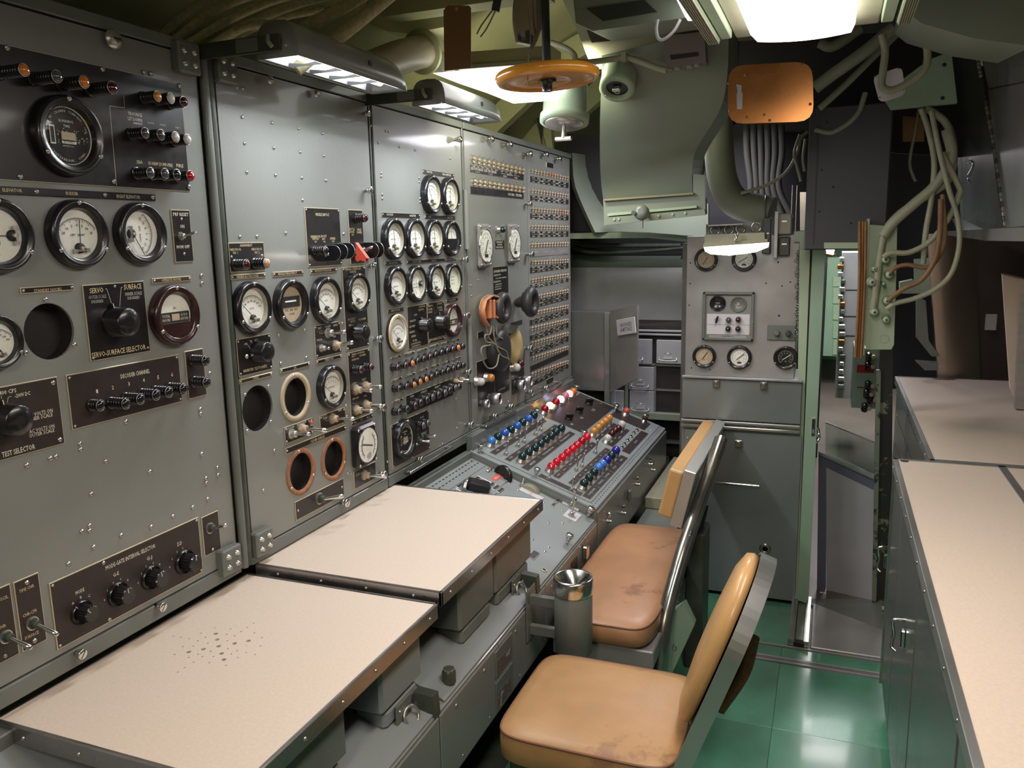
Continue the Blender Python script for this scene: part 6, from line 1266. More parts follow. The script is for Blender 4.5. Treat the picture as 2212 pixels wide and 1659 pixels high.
# ================================================================ overhead
# panel lamp hoods
def hood(y0, y1, xc, zb, label, lens_n=4, hh=.082, w_=.115):
    o = thing('panel_lamp', label, 'lamp', (xc, (y0+y1)/2, zb), 'grey hooded lamps above the instrument cabinets')
    n = 12; vs, fs = [], []
    ys = [y0, y0+.006, y1-.07, y1-.03, y1-.008, y1]; sc = [1, 1, 1, .93, .72, .35]
    for y, s_ in zip(ys, sc):
        for k in range(n+1):
            a = math.pi*k/n; vs.append((xc+w_/2*math.copysign(abs(math.cos(a))**.6, math.cos(a)), y, zb+hh*s_*math.sin(a)**.7+(0.0)))
    m_ = n+1
    for i in range(len(ys)-1):
        for k in range(n): fs.append((i*m_+k, i*m_+k+1, (i+1)*m_+k+1, (i+1)*m_+k))
    fs.append(tuple(range(m_))); fs.append(tuple(range((len(ys)-1)*m_, len(ys)*m_)))
    mb = MB(); mb.raw(vs, fs, GREY, None, True); h_ = centred('hood', mb, o)
    md = h_.modifiers.new('s', 'SOLIDIFY'); md.thickness = .002
    mb = MB(); mb.cyl((xc, y0+.03, zb+.022), (xc, y1-.05, zb+.022), .012, LITW, 14); centred('fluorescent_tube', mb, o)
    mb = MB(); mb.prism([(xc-w_*.44, y0+.01, zb+.004), (xc-w_*.35, y0+.01, zb+.05), (xc+w_*.35, y0+.01, zb+.05), (xc+w_*.44, y0+.01, zb+.004), (xc+w_*.42, y0+.01, zb+.004), (xc+w_*.33, y0+.01, zb+.047), (xc-w_*.33, y0+.01, zb+.047), (xc-w_*.42, y0+.01, zb+.004)], (0, y1-y0-.06, 0), REFLW); centred('reflector', mb, o)
    for i in range(lens_n):
        y = y0+.02+(i+1)*(y1-y0-.08)/(lens_n+1); mb = MB()
        mb.prism([(xc-w_*.42, y, zb+.001), (xc+w_*.42, y, zb+.001), (xc+w_*.40, y, zb+.012), (xc, y, zb+.006), (xc-w_*.40, y, zb+.012)], (0, .0015, 0), GREYD); centred('louvre', mb, o)
    mb = MB(); mb.bx(PX, xc+.02, y0-.016, y0-.010, zb+.012, zb+.048, DARKG, .001); mb.bx(xc-.10, xc-.04, y0-.018, y0-.008, zb+.016, zb+.045, GREYD)
    mb.tube([(xc-.01, y0-.016, zb+.045), (xc-.0, y0-.03, zb+.03), (xc+.008, y0-.028, zb+.018)], .005, CREAMP, 8); centred('arm', mb, o)
    mb = MB(); mb.box((xc+w_/2-.0, (y0+y1)/2+.06, zb+.04), (.004, .012, .012), INK); centred('switch_slot', mb, o); return o
a1 = at(660, 130, 'x', -1.15); a2 = at(878, 200, 'x', -1.15)
hood(a1.y-.03, a2.y, -1.205, 2.078, 'near grey hooded lamp over the instrument cabinets, with five bright cells')
b1 = at(968, 210, 'x', -1.15); b2 = at(1082, 262, 'x', -1.15)
hood(b1.y-.03, b2.y, -1.205, 2.078, 'far grey hooded lamp over the instrument cabinets, left of the orange handwheel', 3, .078)
# main ceiling fixture, ribbed rails
fx = thing('ceiling_fixture', 'bright white ceiling fixture at the top, right of centre, between ribbed rails', 'lamp', (-.085, 1.5, 2.1))
fy1 = at(1740, 98, 'z', 2.09).y
mb = MB(); rows = []
def fr(x0, x1, y, z): return [V((x0+(x1-x0)*i/6, y+(0), z-.0*math.sin(math.pi*i/6))) for i in range(7)]
xl, xr = at(1625, 90, 'z', 2.1).x, at(1848, 88, 'z', 2.1).x
for y, s_, z in ((.72, 1.0, 2.13), (.74, 1.0, 2.105), (.9, .96, 2.096), (fy1-.14, .96, 2.096), (fy1-.04, .9, 2.10), (fy1+.0, .7, 2.112), (fy1+.03, .5, 2.14)):
    xc = (xl+xr)/2; w_ = (xr-xl)/2*s_; rows.append([V((xc+w_*(i/4-1), y+.035*(1-(i/4-1)**2 if y > 1.5 else 0), z)) for i in range(9)])
mb.loft(rows, LITM, (0, 0, .04)); centred('diffuser', mb, fx)
mb = MB(); mb.bx(xl-.05, xr+.05, .7, fy1+.06, 2.135, 2.17, CREAMP, .004); centred('housing', mb, fx)
for s_ in (-1, 1):
    x = (xl-.075) if s_ < 0 else (xr+.05)
    mb = MB(); mb.bx(x, x+.025, .7, fy1-.02, 2.118, 2.15, MINTL, .002)
    mb.bx(x+s_*.032, x+s_*.032+.03, .7, fy1-.02, 2.112, 2.15, MINTL, .002)
    for j in range(6): mb.bx(x+s_*.032+.003+j*.0045, x+s_*.032+.0055+j*.0045, .7, fy1-.02, 2.108, 2.114, CREAMP)
    centred('ribbed_rail', mb, fx)
mb = MB(); mb.bx(-.55, -.15, -1.4, 0.0, 2.21, 2.25, LITF, .004); mb.bx(-.58, -.12, -1.45, .05, 2.25, 2.30, CREAMP, .004); centred('ceiling_fixture', mb, label='unseen ceiling fixture added behind the camera to light the near worktops', category='lamp')  # unseen fixture, added for its light on worktops and desks
# far bulkhead lamp
bl = thing('bulkhead_lamp', 'small lit strip lamp in front of the gauge board', 'lamp', (-.35, 3.35, 1.62))
mb = MB(); mb.prism([at(*p, 'y', 3.36) for p in ((1520, 534), (1657, 524), (1655, 535), (1630, 545), (1575, 552), (1535, 549), (1523, 543))], (0, .12, 0), LITF); centred('diffuser', mb, bl)
mb = MB(); mb.prism([at(*p, 'y', 3.35) for p in ((1519, 526), (1658, 516), (1658, 524), (1519, 534))], (0, .14, 0), CREAMP); mb.prism([at(*p, 'y', 3.37) for p in ((1522, 507), (1651, 502), (1652, 518), (1522, 528))], (0, .12, 0), CREAMP); centred('housing', mb, bl)
mb = MB(); mb.prism([at(*p, 'y', 3.42) for p in ((1525, 485), (1645, 480), (1645, 503), (1525, 508))], (0, .02, 0), GREYD); mb.prism([at(*p, 'y', 3.36) for p in ((1530, 486), (1605, 483), (1605, 485), (1530, 489))], (0, .04, 0), STEEL); mb.tube([at(1588, 506, 'y', 3.35), at(1592, 515, 'y', 3.34), at(1586, 522, 'y', 3.35), at(1596, 502, 'y', 3.35)], .004, TUBEM, 6)
for p in ((1545, 497), (1575, 496), (1600, 494), (1634, 491)): mb.torus(.018, .003, TUBEM, Matrix.Translation(at(*p, 'y', 3.40)) @ Matrix.Rotation(R(90), 4, 'X'), 16, 6)
centred('mounting', mb, bl)
# side fixture behind the handwheel
sf = thing('side_fixture', 'wide glowing ceiling fixture behind the orange handwheel', 'lamp', (-1.0, 2.5, 2.3))
mb = MB(); mb.prism([at(*p, 'y', 2.5) for p in ((935, 158), (1190, 134), (1190, 160), (1160, 196), (1060, 204), (1000, 180))], (0, .20, 0), LITY); centred('diffuser', mb, sf)
mb = MB(); mb.prism([at(*p, 'y', 2.49) for p in ((1010, 112), (1190, 98), (1190, 128), (1010, 140))], (0, .1, 0), OLIVE); mb.prism([at(*p, 'y', 2.485) for p in ((990, 142), (1190, 126), (1190, 135), (990, 150))], (0, .1, 0), CREAMP); centred('housing', mb, sf)
# handwheel
wh = at(1182, 166, 'y', 2.0); wr_ = .5*(at(1290, 166, 'y', 2.0)-at(1075, 166, 'y', 2.0)).length
hw = thing('handwheel', 'orange enamelled valve handwheel hanging from a dark stem', 'handwheel', tuple(wh))
mb = MB(); mb.torus(wr_-.014, .014, ORANGE, None, 40, 12, 1.0); mb.lathe([(wr_-.014, .008), (wr_*.5, -.002), (.02, .002), (.02, -.008), (wr_*.5, -.012), (wr_-.016, -.006)], ORANGE, 36, None, True, False, False); put('wheel', mb, hw, Matrix.Translation(wh) @ Matrix.Rotation(R(-3), 4, 'Y'))
mb = MB(); mb.lathe([(.022, -.004), (.024, -.010), (.013, -.014), (.013, -.035)], BAKE, 8, Matrix.Translation(wh)); centred('hub_nut', mb, hw)
tp = at(1176, -40, 'y', 2.0); mb = MB(); mb.cyl(wh, V((wh.x-.004, wh.y, tp.z)), .0105, CHAR, 14); centred('stem', mb, hw)
mb = MB(); mb.tube([at(1140, 20, 'y', 1.98), at(1146, 90, 'y', 1.98), at(1141, 140, 'y', 1.96), at(1140, 188, 'y', 1.90)], .0012, STRING, 5); centred('string', mb, hw)
# hanging insulated sling
sl = MB(); sl.tube([at(1148, -20, 'y', 2.25), at(1140, 30, 'y', 2.25), at(1137, 70, 'y', 2.25), at(1133, 96, 'y', 2.25)], lambda t: .045*(1-.45*t*t), mat('mottled_sling', (.30, .26, .17), .6, wear=(.03, .03, .03), wthr=.5, wscale=14), 14, 6)
o = centred('pipe_sling', sl, label='mottled wrapped pipe end tied with cords, left of the wheel stem', category='pipe')
mb = MB()
for i, q in enumerate(((1150, 1156), (1158, 1160), (1163, 1157), (1168, 1158), (1171, 1160))): mb.tube([at(q[0], -20, 'y', 2.15), at(q[0]+2, 40, 'y', 2.15), at(q[1], 82, 'y', 2.15), at(1146+i, 104, 'y', 2.15)], .0035, STRING, 6)
mb.tube([at(1146, 100, 'y', 2.15), at(1140, 112, 'y', 2.15), at(1147, 124, 'y', 2.15)], .002, STRING, 5); centred('cords', mb, o)
cb = MB(); cb.tube([at(1078, -20, 'y', 2.2), at(1070, 25, 'y', 2.2)], .012, CHAR, 8, 1); cb.tube([at(1064, 22, 'y', 2.2), at(1040, 55, 'y', 2.2), at(1030, 74, 'y', 2.2)], .0022, STRING, 5); cb.tube([at(1070, 24, 'y', 2.2), at(1052, 60, 'y', 2.2), at(1038, 80, 'y', 2.2)], .0022, STRING, 5)
centred('clamp', cb, label='dark clamp with two bare wire prongs, right of the brown card', category='clamp')
mb = MB(); mb.tube([at(1151, 110, 'y', 2.9), at(1152, 145, 'y', 2.9)], .014, PIPE, 10, 1); mb.sphere(at(1154, 115, 'y', 2.88), .006, PAPER); centred('conduit_stub', mb, label='short grey conduit stub with a white tip above the handwheel', category='pipe')
# brown card
A = at(960, 16, 'y', 2.3); mb = MB(); mb.prism([at(*p, 'y', 2.3) for p in ((967, 12), (1013, 12), (1017, 17), (1017, 146), (960, 153), (958, 22))], (0, .002, 0), CARD)
o = centred('card_tag', mb, label='blank brown card tag hanging overhead, left of the handwheel', category='tag')
c = at(986, 18, 'y', 2.298); mb = MB(); mb.torus(.006, .0025, CORK, Matrix.Translation(c) @ Matrix.Rotation(R(90), 4, 'X'), 16, 6); mb.sphere(c, .003, PAPER); centred('eyelet', mb, o)
# canister lamp and small round fitting
can = thing('canister_lamp', 'pale green canister with a steel cap and T handle, below right of the handwheel', 'lamp', tuple(at(1220, 300, 'y', 2.8)))
ct, cbm = at(1224, 180, 'y', 2.8), at(1221, 262, 'y', 2.8); rr_ = .5*(at(1272, 262, 'y', 2.8)-at(1172, 262, 'y', 2.8)).length; ax = (cbm-ct); hh_ = ax.length*1.3
q = ax.to_track_quat('Z', 'Y').to_matrix().to_4x4(); q.translation = ct-ax*.3
q = Matrix.Translation(ct-ax*.3) @ Matrix.Rotation(R(168), 4, 'X')
mb = MB(); mb.lathe([(rr_*.88, 0), (rr_*.9, hh_*.9), (rr_*1.0, hh_*.93), (rr_*1.0, hh_*1.08), (rr_*.86, hh_*1.1)], MINTL, 36, q, True, True, True); put('canister', mb, can)
mb = MB(); mb.lathe([(rr_*.80, hh_*1.09), (rr_*.78, hh_*1.14), (rr_*.1, hh_*1.15)], NICKEL, 32, q, True, False); mb.lathe([(.006, hh_*1.14), (.009, hh_*1.42)], CHROME, 12, q); mb.box((0, 0, hh_*1.42), (.062, .012, .016), CHROME, q, .004); put('cap', mb, can)
mb = MB(); mb.prism([at(*p, 'y', 2.72) for p in ((1184, 235), (1232, 233), (1235, 246), (1187, 249))], (0, .004, 0), OLIVE); mb.tube([at(1205, 233, 'y', 2.72), at(1212, 222, 'y', 2.72), at(1225, 222, 'y', 2.72), at(1224, 232, 'y', 2.72)], .002, TUBEM, 6); put('name_tag', mb, can)
sr = at(1333, 190, 'y', 2.95); r2 = .5*(at(1371, 190, 'y', 2.95)-at(1296, 190, 'y', 2.95)).length
q = Matrix.Translation(sr) @ Matrix.Rotation(R(145), 4, 'X')
mb = MB(); mb.lathe([(r2*.95, -.09), (r2, -.01), (r2, .006), (r2*.66, .010), (r2*.64, -.004), (1e-4, -.004)], MINTL, 32, q, True, True, False); o = centred('round_fitting', mb, label='round pale green ceiling fitting with a black socket, left on the big duct', category='fitting')
mb = MB(); mb.lathe([(r2*.62, -.003), (1e-4, -.002)], BAKE, 28, q, False, False, False); mb.box((0, .004, .008), (.030, .016, .02), NICKEL, q, .004); mb.torus(.008, .003, TANF, q @ Matrix.Translation((0, -.008, .01)), 12, 6)
for k in range(3): slotscrew(mb, 0, 0, 0, 1e-5) if False else mb.lathe([(.006, .006), (.004, .010)], MINTL, 8, q @ Matrix.Translation((r2*.82*math.cos(R(90+120*k)), r2*.82*math.sin(R(90+120*k)), 0)))
put('socket', mb, o)
# big curved duct
L_ = [(1300, 120, 2.95), (1299, 180, 3.0), (1296, 260, 3.08), (1296, 340, 3.2), (1299, 400, 3.3), (1305, 440, 3.35)]
R_ = [(1574, 60, 2.95), (1571, 165, 3.0), (1556, 235, 3.08), (1517, 300, 3.2), (1497, 345, 3.3), (1496, 418, 3.35)]
rows = []
for l, r in zip(L_, R_):
    a, b = at(l[0], l[1], 'y', l[2]), at(r[0], r[1], 'y', r[2]); rows.append([a.lerp(b, k/6)+V((0, -.012*math.sin(math.pi*k/6), 0)) for k in range(7)])
def dens(rows, n=4):
    out = []
    for i in range(len(rows)-1):
        for k in range(n):
            t = k/n; a, b = rows[i], rows[i+1]; a0 = rows[i-1] if i else a; b1 = rows[i+2] if i+2 < len(rows) else b
            out.append([.5*((2*p1)+(p2-p0)*t+(2*p0-5*p1+4*p2-p3)*t*t+(3*p1-p0-3*p2+p3)*t**3) for p0, p1, p2, p3 in zip(a0, a, b, b1)])
    return out+[rows[-1]]
mb = MB(); mb.loft(dens(rows), SAGE, (0, .28, .02)); duct = centred('ventilation_duct', mb, label='big curved sage green ventilation duct, top centre', category='duct')
mb = MB(); mb.prism([at(*p, 'y', 3.33) for p in ((1303, 432), (1497, 418), (1497, 376), (1522, 378), (1524, 462), (1305, 484))], (0, .05, 0), SAGE); mb.prism([at(*p, 'y', 3.31) for p in ((1312, 461), (1505, 444), (1505, 449), (1312, 467))], (0, .02, 0), MINTL); mb.prism([at(*p, 'y', 3.30) for p in ((1305, 470), (1522, 452), (1524, 464), (1305, 487))], (0, .02, 0), SAGE); mb.prism([at(*p, 'y', 3.31) for p in ((1303, 430), (1497, 416), (1497, 420), (1303, 434))], (0, .02, 0), mat('rusty_seam', (.26, .22, .13), .6)); centred('flange', mb, duct)
for p in ((1327, 474), (1337, 473), (1423, 466), (1453, 463), (1480, 460)): mb = MB(); mb.lathe([(.006, 0), (.005, .005)], MINTL, 10, Matrix.Translation(at(*p, 'y', 3.30)) @ Matrix.Rotation(R(90), 4, 'X')); centred('rivet', mb, duct)
c = at(1387, 460, 'y', 3.22); mb = MB(); mb.lathe([(.030, 0), (.030, .02), (.026, .03), (.01, .032)], GREYD, 20, Matrix.Translation(c) @ Matrix.Rotation(R(80), 4, 'X')); mb.lathe([(.009, .02), (.009, .03)], CHROME, 10, Matrix.Translation(c+V((-.026, -.01, 0))) @ Matrix.Rotation(R(90), 4, 'X')); mb.cyl(c, c+V((.0, .1, 0)), .012, DARKG, 10); mb.cyl(c+V((0, .0, -.02)), c+V((0, 0, -.06)), .005, NICKEL, 8); centred('damper_knob', mb, duct)
# cream overhead plenum and green vent box in front of it
mb = MB(); mb.prism([at(*p, 'y', 2.98) for p in ((1205, -20), (1240, 50), (1271, 128), (1290, 150), (1572, 116), (1586, -20))], (0, .25, .05), CREAMP)
pl = centred('overhead_plenum', mb, label='cream overhead air plenum above the green duct', category='duct')
mb = MB(); mb.prism([at(*p, 'y', 2.975) for p in ((1267, 65), (1361, 57), (1358, 84), (1278, 92))], (0, .01, 0), mat('vent_dark_brown', (.06, .045, .04), .6)); centred('vent_slot', mb, pl)
mb = MB(); mb.prism([at(*p, 'y', 2.97) for p in ((1425, 48), (1512, 30), (1515, 70), (1432, 74))], (0, .012, 0), mat('dark_brown_paint', (.12, .09, .075), .6)); centred('access_recess', mb, pl)  # flat plate in plain dark brown
mb = MB(); mb.prism([at(*p, 'y', 2.6) for p in ((1236, -20), (1244, 50), (1280, 67), (1490, 37), (1490, -20))], (0, .25, .02), SAGE)
vb = centred('vent_box', mb, label='green vent box at the top edge with a dark rectangular opening', category='vent')
mb = MB(); mb.prism([at(*p, 'y', 2.595) for p in ((1266, 18), (1392, 0), (1419, 25), (1302, 45))], (0, .01, 0), mat('vent_dark_green', (.035, .04, .035), .6)); centred('vent_opening', mb, vb)
mb = MB(); mb.tube([at(1421, 42, 'y', 2.58), at(1418, 62, 'y', 2.58), at(1422, 82, 'y', 2.58), at(1434, 85, 'y', 2.58), at(1455, 68, 'y', 2.58), at(1470, 42, 'y', 2.58)], .005, PAPER, 8); centred('cable_loop', mb, vb)
mb = MB(); mb.prism([at(*p, 'y', 2.5) for p in ((1452, -20), (1490, -20), (1492, 20), (1490, 36), (1480, 36))], (0, .05, 0), LITF); centred('lit_edge', mb, fx)  # bright edge, its light put in as a glowing colour
jx = thing('relay_box', 'small brown relay box on the cream plenum with conduits below', 'electrical box', tuple(at(1478, 150, 'y', 2.9)))
mb = MB(); mb.prism([at(*p, 'y', 2.9) for p in ((1434, 110), (1523, 100), (1525, 134), (1440, 147))], (0, .06, 0), mat('brown_grey_paint', (.20, .165, .15), .5)); mb.prism([at(*p, 'y', 2.9) for p in ((1434, 110), (1523, 100), (1521, 68), (1436, 78))], (0, .06, .0), MATS['brown_grey_paint']); centred('box', mb, jx)
mb = MB(); mb.prism([at(*p, 'y', 2.898) for p in ((1447, 119), (1508, 112), (1508, 121), (1449, 129))], (0, .004, 0), INK); centred('name_plate', mb, jx)
for p in ((1446, 152), (1463, 151), (1490, 148), (1506, 145)): mb = MB(); c = at(*p, 'y', 2.92); mb.cyl(c, c+V((0, 0, .03)), .012, CREAMP, 10); centred('conduit_gland', mb, jx)
mb = MB(); mb.tube([at(1190, 92, 'y', 2.85), at(1222, 104, 'y', 2.85), at(1240, 118, 'y', 2.85), at(1246, 132, 'y', 2.85), at(1275, 134, 'y', 2.88), at(1330, 127, 'y', 2.92), at(1352, 124, 'y', 2.92), at(1385, 134, 'y', 2.9), at(1420, 147, 'y', 2.9), at(1440, 152, 'y', 2.9)], .0105, CREAMP, 10)
mb.bx(at(1341, 113, 'y', 2.9).x, at(1352, 113, 'y', 2.9).x, 2.90, 2.93, at(1345, 132, 'y', 2.9).z, at(1345, 113, 'y', 2.9).z, CREAMP); centred('conduit', mb, label='cream painted conduit winding from the handwheel stem to the relay box', category='pipe')
# big lagged pipe with elbow
mb = MB(); mb.tube([at(1560, 40, 'y', 3.9), at(1552, 180, 'y', 3.9), at(1552, 300, 'y', 3.9), at(1562, 390, 'y', 3.88), at(1590, 438, 'y', 3.85), at(1640, 452, 'y', 3.83), at(1668, 458, 'y', 3.82)], .066, PIPE, 20, 6); pp = centred('lagged_pipe', mb, label='thick grey lagged pipe bending right above the bulkhead lamp', category='pipe')
c = at(1655, 455, 'y', 3.82); mb = MB(); mb.torus(.066, .005, GREYD, Matrix.Translation(c) @ Matrix.Rotation(R(90), 4, 'Y'), 24, 6); centred('pipe_band', mb, pp)
mb = MB()
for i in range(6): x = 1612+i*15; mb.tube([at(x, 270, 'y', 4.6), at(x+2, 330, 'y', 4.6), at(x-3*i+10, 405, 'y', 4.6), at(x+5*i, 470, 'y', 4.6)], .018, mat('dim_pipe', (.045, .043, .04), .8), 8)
centred('pipe_cluster', mb, label='dim vertical pipes in the dark recess behind the copper plate', category='pipe', kind='stuff')
cable([(1600, 418), (1660, 398), (1700, 370), (1722, 330), (1730, 300), (1745, 285)], 3.75, .007, label='thin cable sweeping up right above the lagged pipe', grp='cables in the dark recess'); cable([(1728, 290), (1716, 330), (1722, 360), (1730, 392)], 3.7, .006, label='short hanging cable left of the charcoal cabinet', grp='cables in the dark recess'); cable([(1740, 300), (1735, 340), (1738, 370)], 3.7, .006, label='short cable touching the charcoal cabinet', grp='cables in the dark recess')
# copper coloured plate, white plate
def rplate(q, rc, y, th, mt, name, label, cat):
    c0 = [at(*p, 'y', y) for p in q]; n = len(c0); pts = []
    for i in range(n):
        p, a, b = c0[i], c0[i-1], c0[(i+1) % n]
        for k in range(5):
            t = k/4; A_ = p+(a-p).normalized()*rc; B_ = p+(b-p).normalized()*rc; pts.append(A_*(1-t)**2+p*2*t*(1-t)+B_*t*t)
    mb = MB(); mb.prism(pts, (0, th, 0), mt); return centred(name, mb, label=label, category=cat)
cpl = rplate([(1573, 142), (1755, 132), (1758, 262), (1572, 268)], .05, 2.8, .006, COPPER, 'copper_plate', 'rounded copper coloured plate hanging below the main ceiling fixture', 'plate')
mb = MB(); mb.prism([at(*p, 'y', 2.796) for p in ((1590, 182), (1602, 184), (1601, 196), (1604, 202), (1603, 236), (1592, 236), (1591, 208), (1593, 196))], (0, .003, 0), STEEL); centred('bare_patch', mb, cpl)
F10 = Frame((0, 2.8, 0), (1, 0, 0), (0, 0, 1)); screws(F10, cpl, [(1574, 180), (1576, 240), (1612, 253), (1650, 248), (1750, 225), (1731, 138), (1610, 162), (1662, 260)], .005, CORK, .0)
wpl = rplate([(1885, 165), (1948, 143), (1957, 205), (1900, 222)], .02, 3.1, .006, PAPER, 'white_plate', 'white rounded plate behind the U-shaped cable', 'plate')
screws(Frame((0, 3.1, 0), (1, 0, 0), (0, 0, 1)), wpl, [(1891, 166), (1941, 149), (1900, 212), (1949, 196)], .004, None, .0)
mb = MB(); mb.prism([at(*p, 'y', 3.3) for p in ((1905, 205), (2005, 130), (2055, 110), (2068, 222), (1925, 236))], (0, .03, 0), MINT); o = centred('green_plate', mb, label='green mounting plate behind the white plate and cables', category='plate')
screws(Frame((0, 3.3, 0), (1, 0, 0), (0, 0, 1)), o, [(2040, 140), (2036, 212)], .007, INK, .0)
mb = MB(); mb.prism([at(*p, 'y', 3.6) for p in ((1950, 250), (1998, 255), (1996, 306), (1950, 306))], (0, .003, 0), CARD); centred('card_tag', mb, label='small brown card tag among the cables on the right', category='tag')
mb = MB(); mb.prism([at(*p, 'y', 2.5) for p in ((1962, -20), (1958, 25), (1990, 50), (2100, 82), (2230, 100), (2240, -20))], (0, .5, .05), SAGE); centred('overhead_duct', mb, label='green overhead duct filling the top right corner', category='duct')
GO = 'grey pipes crossing the dark overhead right of the fixture'
for i, (p, r_) in enumerate((([(1930, 60), (1870, 110), (1800, 160), (1760, 190)], .022), ([(1950, 62), (1890, 120), (1830, 180), (1770, 235)], .012), ([(1870, 200), (1850, 250), (1800, 285), (1760, 280)], .010), ([(1770, 92), (1800, 100), (1860, 60)], .02))):
    cable(p, 3.25+.1*i, r_, PIPE, ['thick grey pipe running down left from the right-hand rail', 'thinner grey pipe just below the thick one', 'thin pipe curving under the dark overhead', 'short thick pipe right under the ceiling fixture'][i], 'overhead_pipe', GO)
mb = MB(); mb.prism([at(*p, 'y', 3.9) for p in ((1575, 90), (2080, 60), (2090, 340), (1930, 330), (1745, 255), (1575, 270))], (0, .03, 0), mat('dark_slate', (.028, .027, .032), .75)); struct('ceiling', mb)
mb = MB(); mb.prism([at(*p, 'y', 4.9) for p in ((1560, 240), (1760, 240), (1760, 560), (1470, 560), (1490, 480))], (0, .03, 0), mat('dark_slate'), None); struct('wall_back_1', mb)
# left overhead: beam, lagging, pipes, cables
mb = MB(); mb.prism([at(*p, 'y', 2.4) for p in ((800, -60), (1180, -60), (1180, -8), (1070, 2), (830, 36), (790, 20))], (0, .08, 0), OLIVE); centred('overhead_beam', mb, label='olive overhead beam along the top edge, left of centre', category='beam')
mb = MB(); mb.prism([at(*p, 'y', 2.55) for p in ((790, 30), (962, 10), (962, 58), (880, 72), (840, 68), (800, 52))], (0, .15, 0), mat('yellow_lit_lagging', (.55, .54, .30), .35, bump=.6, bscale=60, noise=.1)); centred('lagging_pad', mb, label='yellow-lit quilted lagging pad behind the brown card', category='insulation')  # yellow light falling on the pad is mixed into its colour
ax0, ax1 = at(835, 118, 'y', 2.5), at(935, 118, 'y', 2.5)
fp = thing('flanged_pipe', 'tan pipe with a wide round flange behind the near panel lamp', 'pipe', tuple(ax0))
mb = MB(); mb.tube([at(930, 108, 'y', 2.62), at(870, 122, 'y', 2.42), at(800, 150, 'y', 2.25)], .052, mat('tan_pipe_paint', (.34, .29, .20), .4), 20, 4); put('pipe', mb, fp)
c = at(912, 112, 'y', 2.56); dirv = (at(930, 108, 'y', 2.62)-at(800, 150, 'y', 2.25)).normalized(); M = dirv.to_track_quat('Z', 'Y').to_matrix().to_4x4(); M.translation = c; mb = MB(); mb.lathe([(.070, -.008), (.074, 0), (.070, .008)], OLIVE, 32, M); put('flange', mb, fp)
mb = MB(); mb.prism([at(*p, 'y', 2.6) for p in ((937, 105), (962, 118), (962, 152), (938, 150))], (0, .08, 0), CREAMP); put('bracket', mb, fp)
GB = 'braided cables bundled above the instrument cabinets'
cl_ = [([(860, -25), (800, 25), (750, 66), (690, 110), (640, 150)], .020, 'thick braided cable nearest the overhead beam'), ([(800, -20), (730, 22), (660, 60), (600, 110)], .020, 'second thick braided cable above the near panel lamp'),
       ([(760, -20), (640, 10), (520, 60), (440, 110)], .013, 'braided cable third from the beam'), ([(720, -25), (600, -2), (490, 45), (400, 100)], .013, 'braided cable fourth from the beam'), ([(660, -30), (560, -14), (450, 30), (370, 95)], .013, 'braided cable fifth from the beam'),
       ([(700, 20), (600, 40), (520, 75), (470, 110)], .012, 'braided cable tucked behind the near lamp hood'), ([(620, -30), (510, -22), (420, 15), (345, 80)], .013, 'leftmost braided cable of the bundle')]
for i, (p, r_, lb) in enumerate(cl_): cable([(x, y, 1.58+.03*i+(x-400)/460*.36) for x, y in p], 2, r_*.85, CABLE, lb, 'braided_cable', GB)
cable([(330, 70, 1.75), (385, 84, 1.75), (440, 95, 1.75), (480, 88, 1.75), (520, 62, 1.72), (560, 52, 1.70), (600, 55, 1.68)], 1.75, .0105, CABLE, 'single braided cable lying along the cabinet top and into the lamp hood', 'braided_cable', GB)
mb = MB(); mb.prism([at(*p, 'y', 1.9) for p in ((130, -40), (222, -40), (228, 18), (200, 28), (160, 24), (120, -5))], (0, .04, 0), mat('pale_hull_glimpse', (.32, .36, .30), .4)); centred('hull_bracket', mb, label='pale bracket glimpsed over the near cabinet, top left', category='bracket')
mb = MB()
for i in range(3): mb.prism([at(300+i*14, 75, 'y', 1.95), at(312+i*14, 78, 'y', 1.95), at(380+i*12, 15, 'y', 1.95), at(370+i*12, 10, 'y', 1.95)], (0, .01, 0), (PIPE, DARKG, GREYD)[i])
centred('strap', mb, label='slanting metal straps above the first cabinet', category='bracket')
mb = MB(); mb.bx(-1.86, -1.80, -.5, 2.5, 2.0, 2.75, DARK); mb.bx(-1.8, -1.2, -.5, 2.0, 2.70, 2.74, DARK); struct('trim_11', mb)  # dark sheets added behind the cables in place of shade
# pale yellow hull plating seen right of the far panel lamp
mb = MB(); mb.prism([at(*p, 'y', 4.62) for p in ((1040, 240), (1085, 180), (1180, 170), (1195, 335), (1180, 340), (1010, 290))], (0, .03, 0), mat('yellow_green_plating', (.46, .46, .24), .5, noise=.1)); mb.prism([at(*p, 'y', 4.59) for p in ((1140, 195), (1146, 195), (1178, 318), (1174, 318))], (0, .03, 0), CREAMP); mb.prism([at(*p, 'y', 4.58) for p in ((1146, 195), (1175, 190), (1170, 310))], (0, .02, 0), DARKG); struct('trim_12', mb)

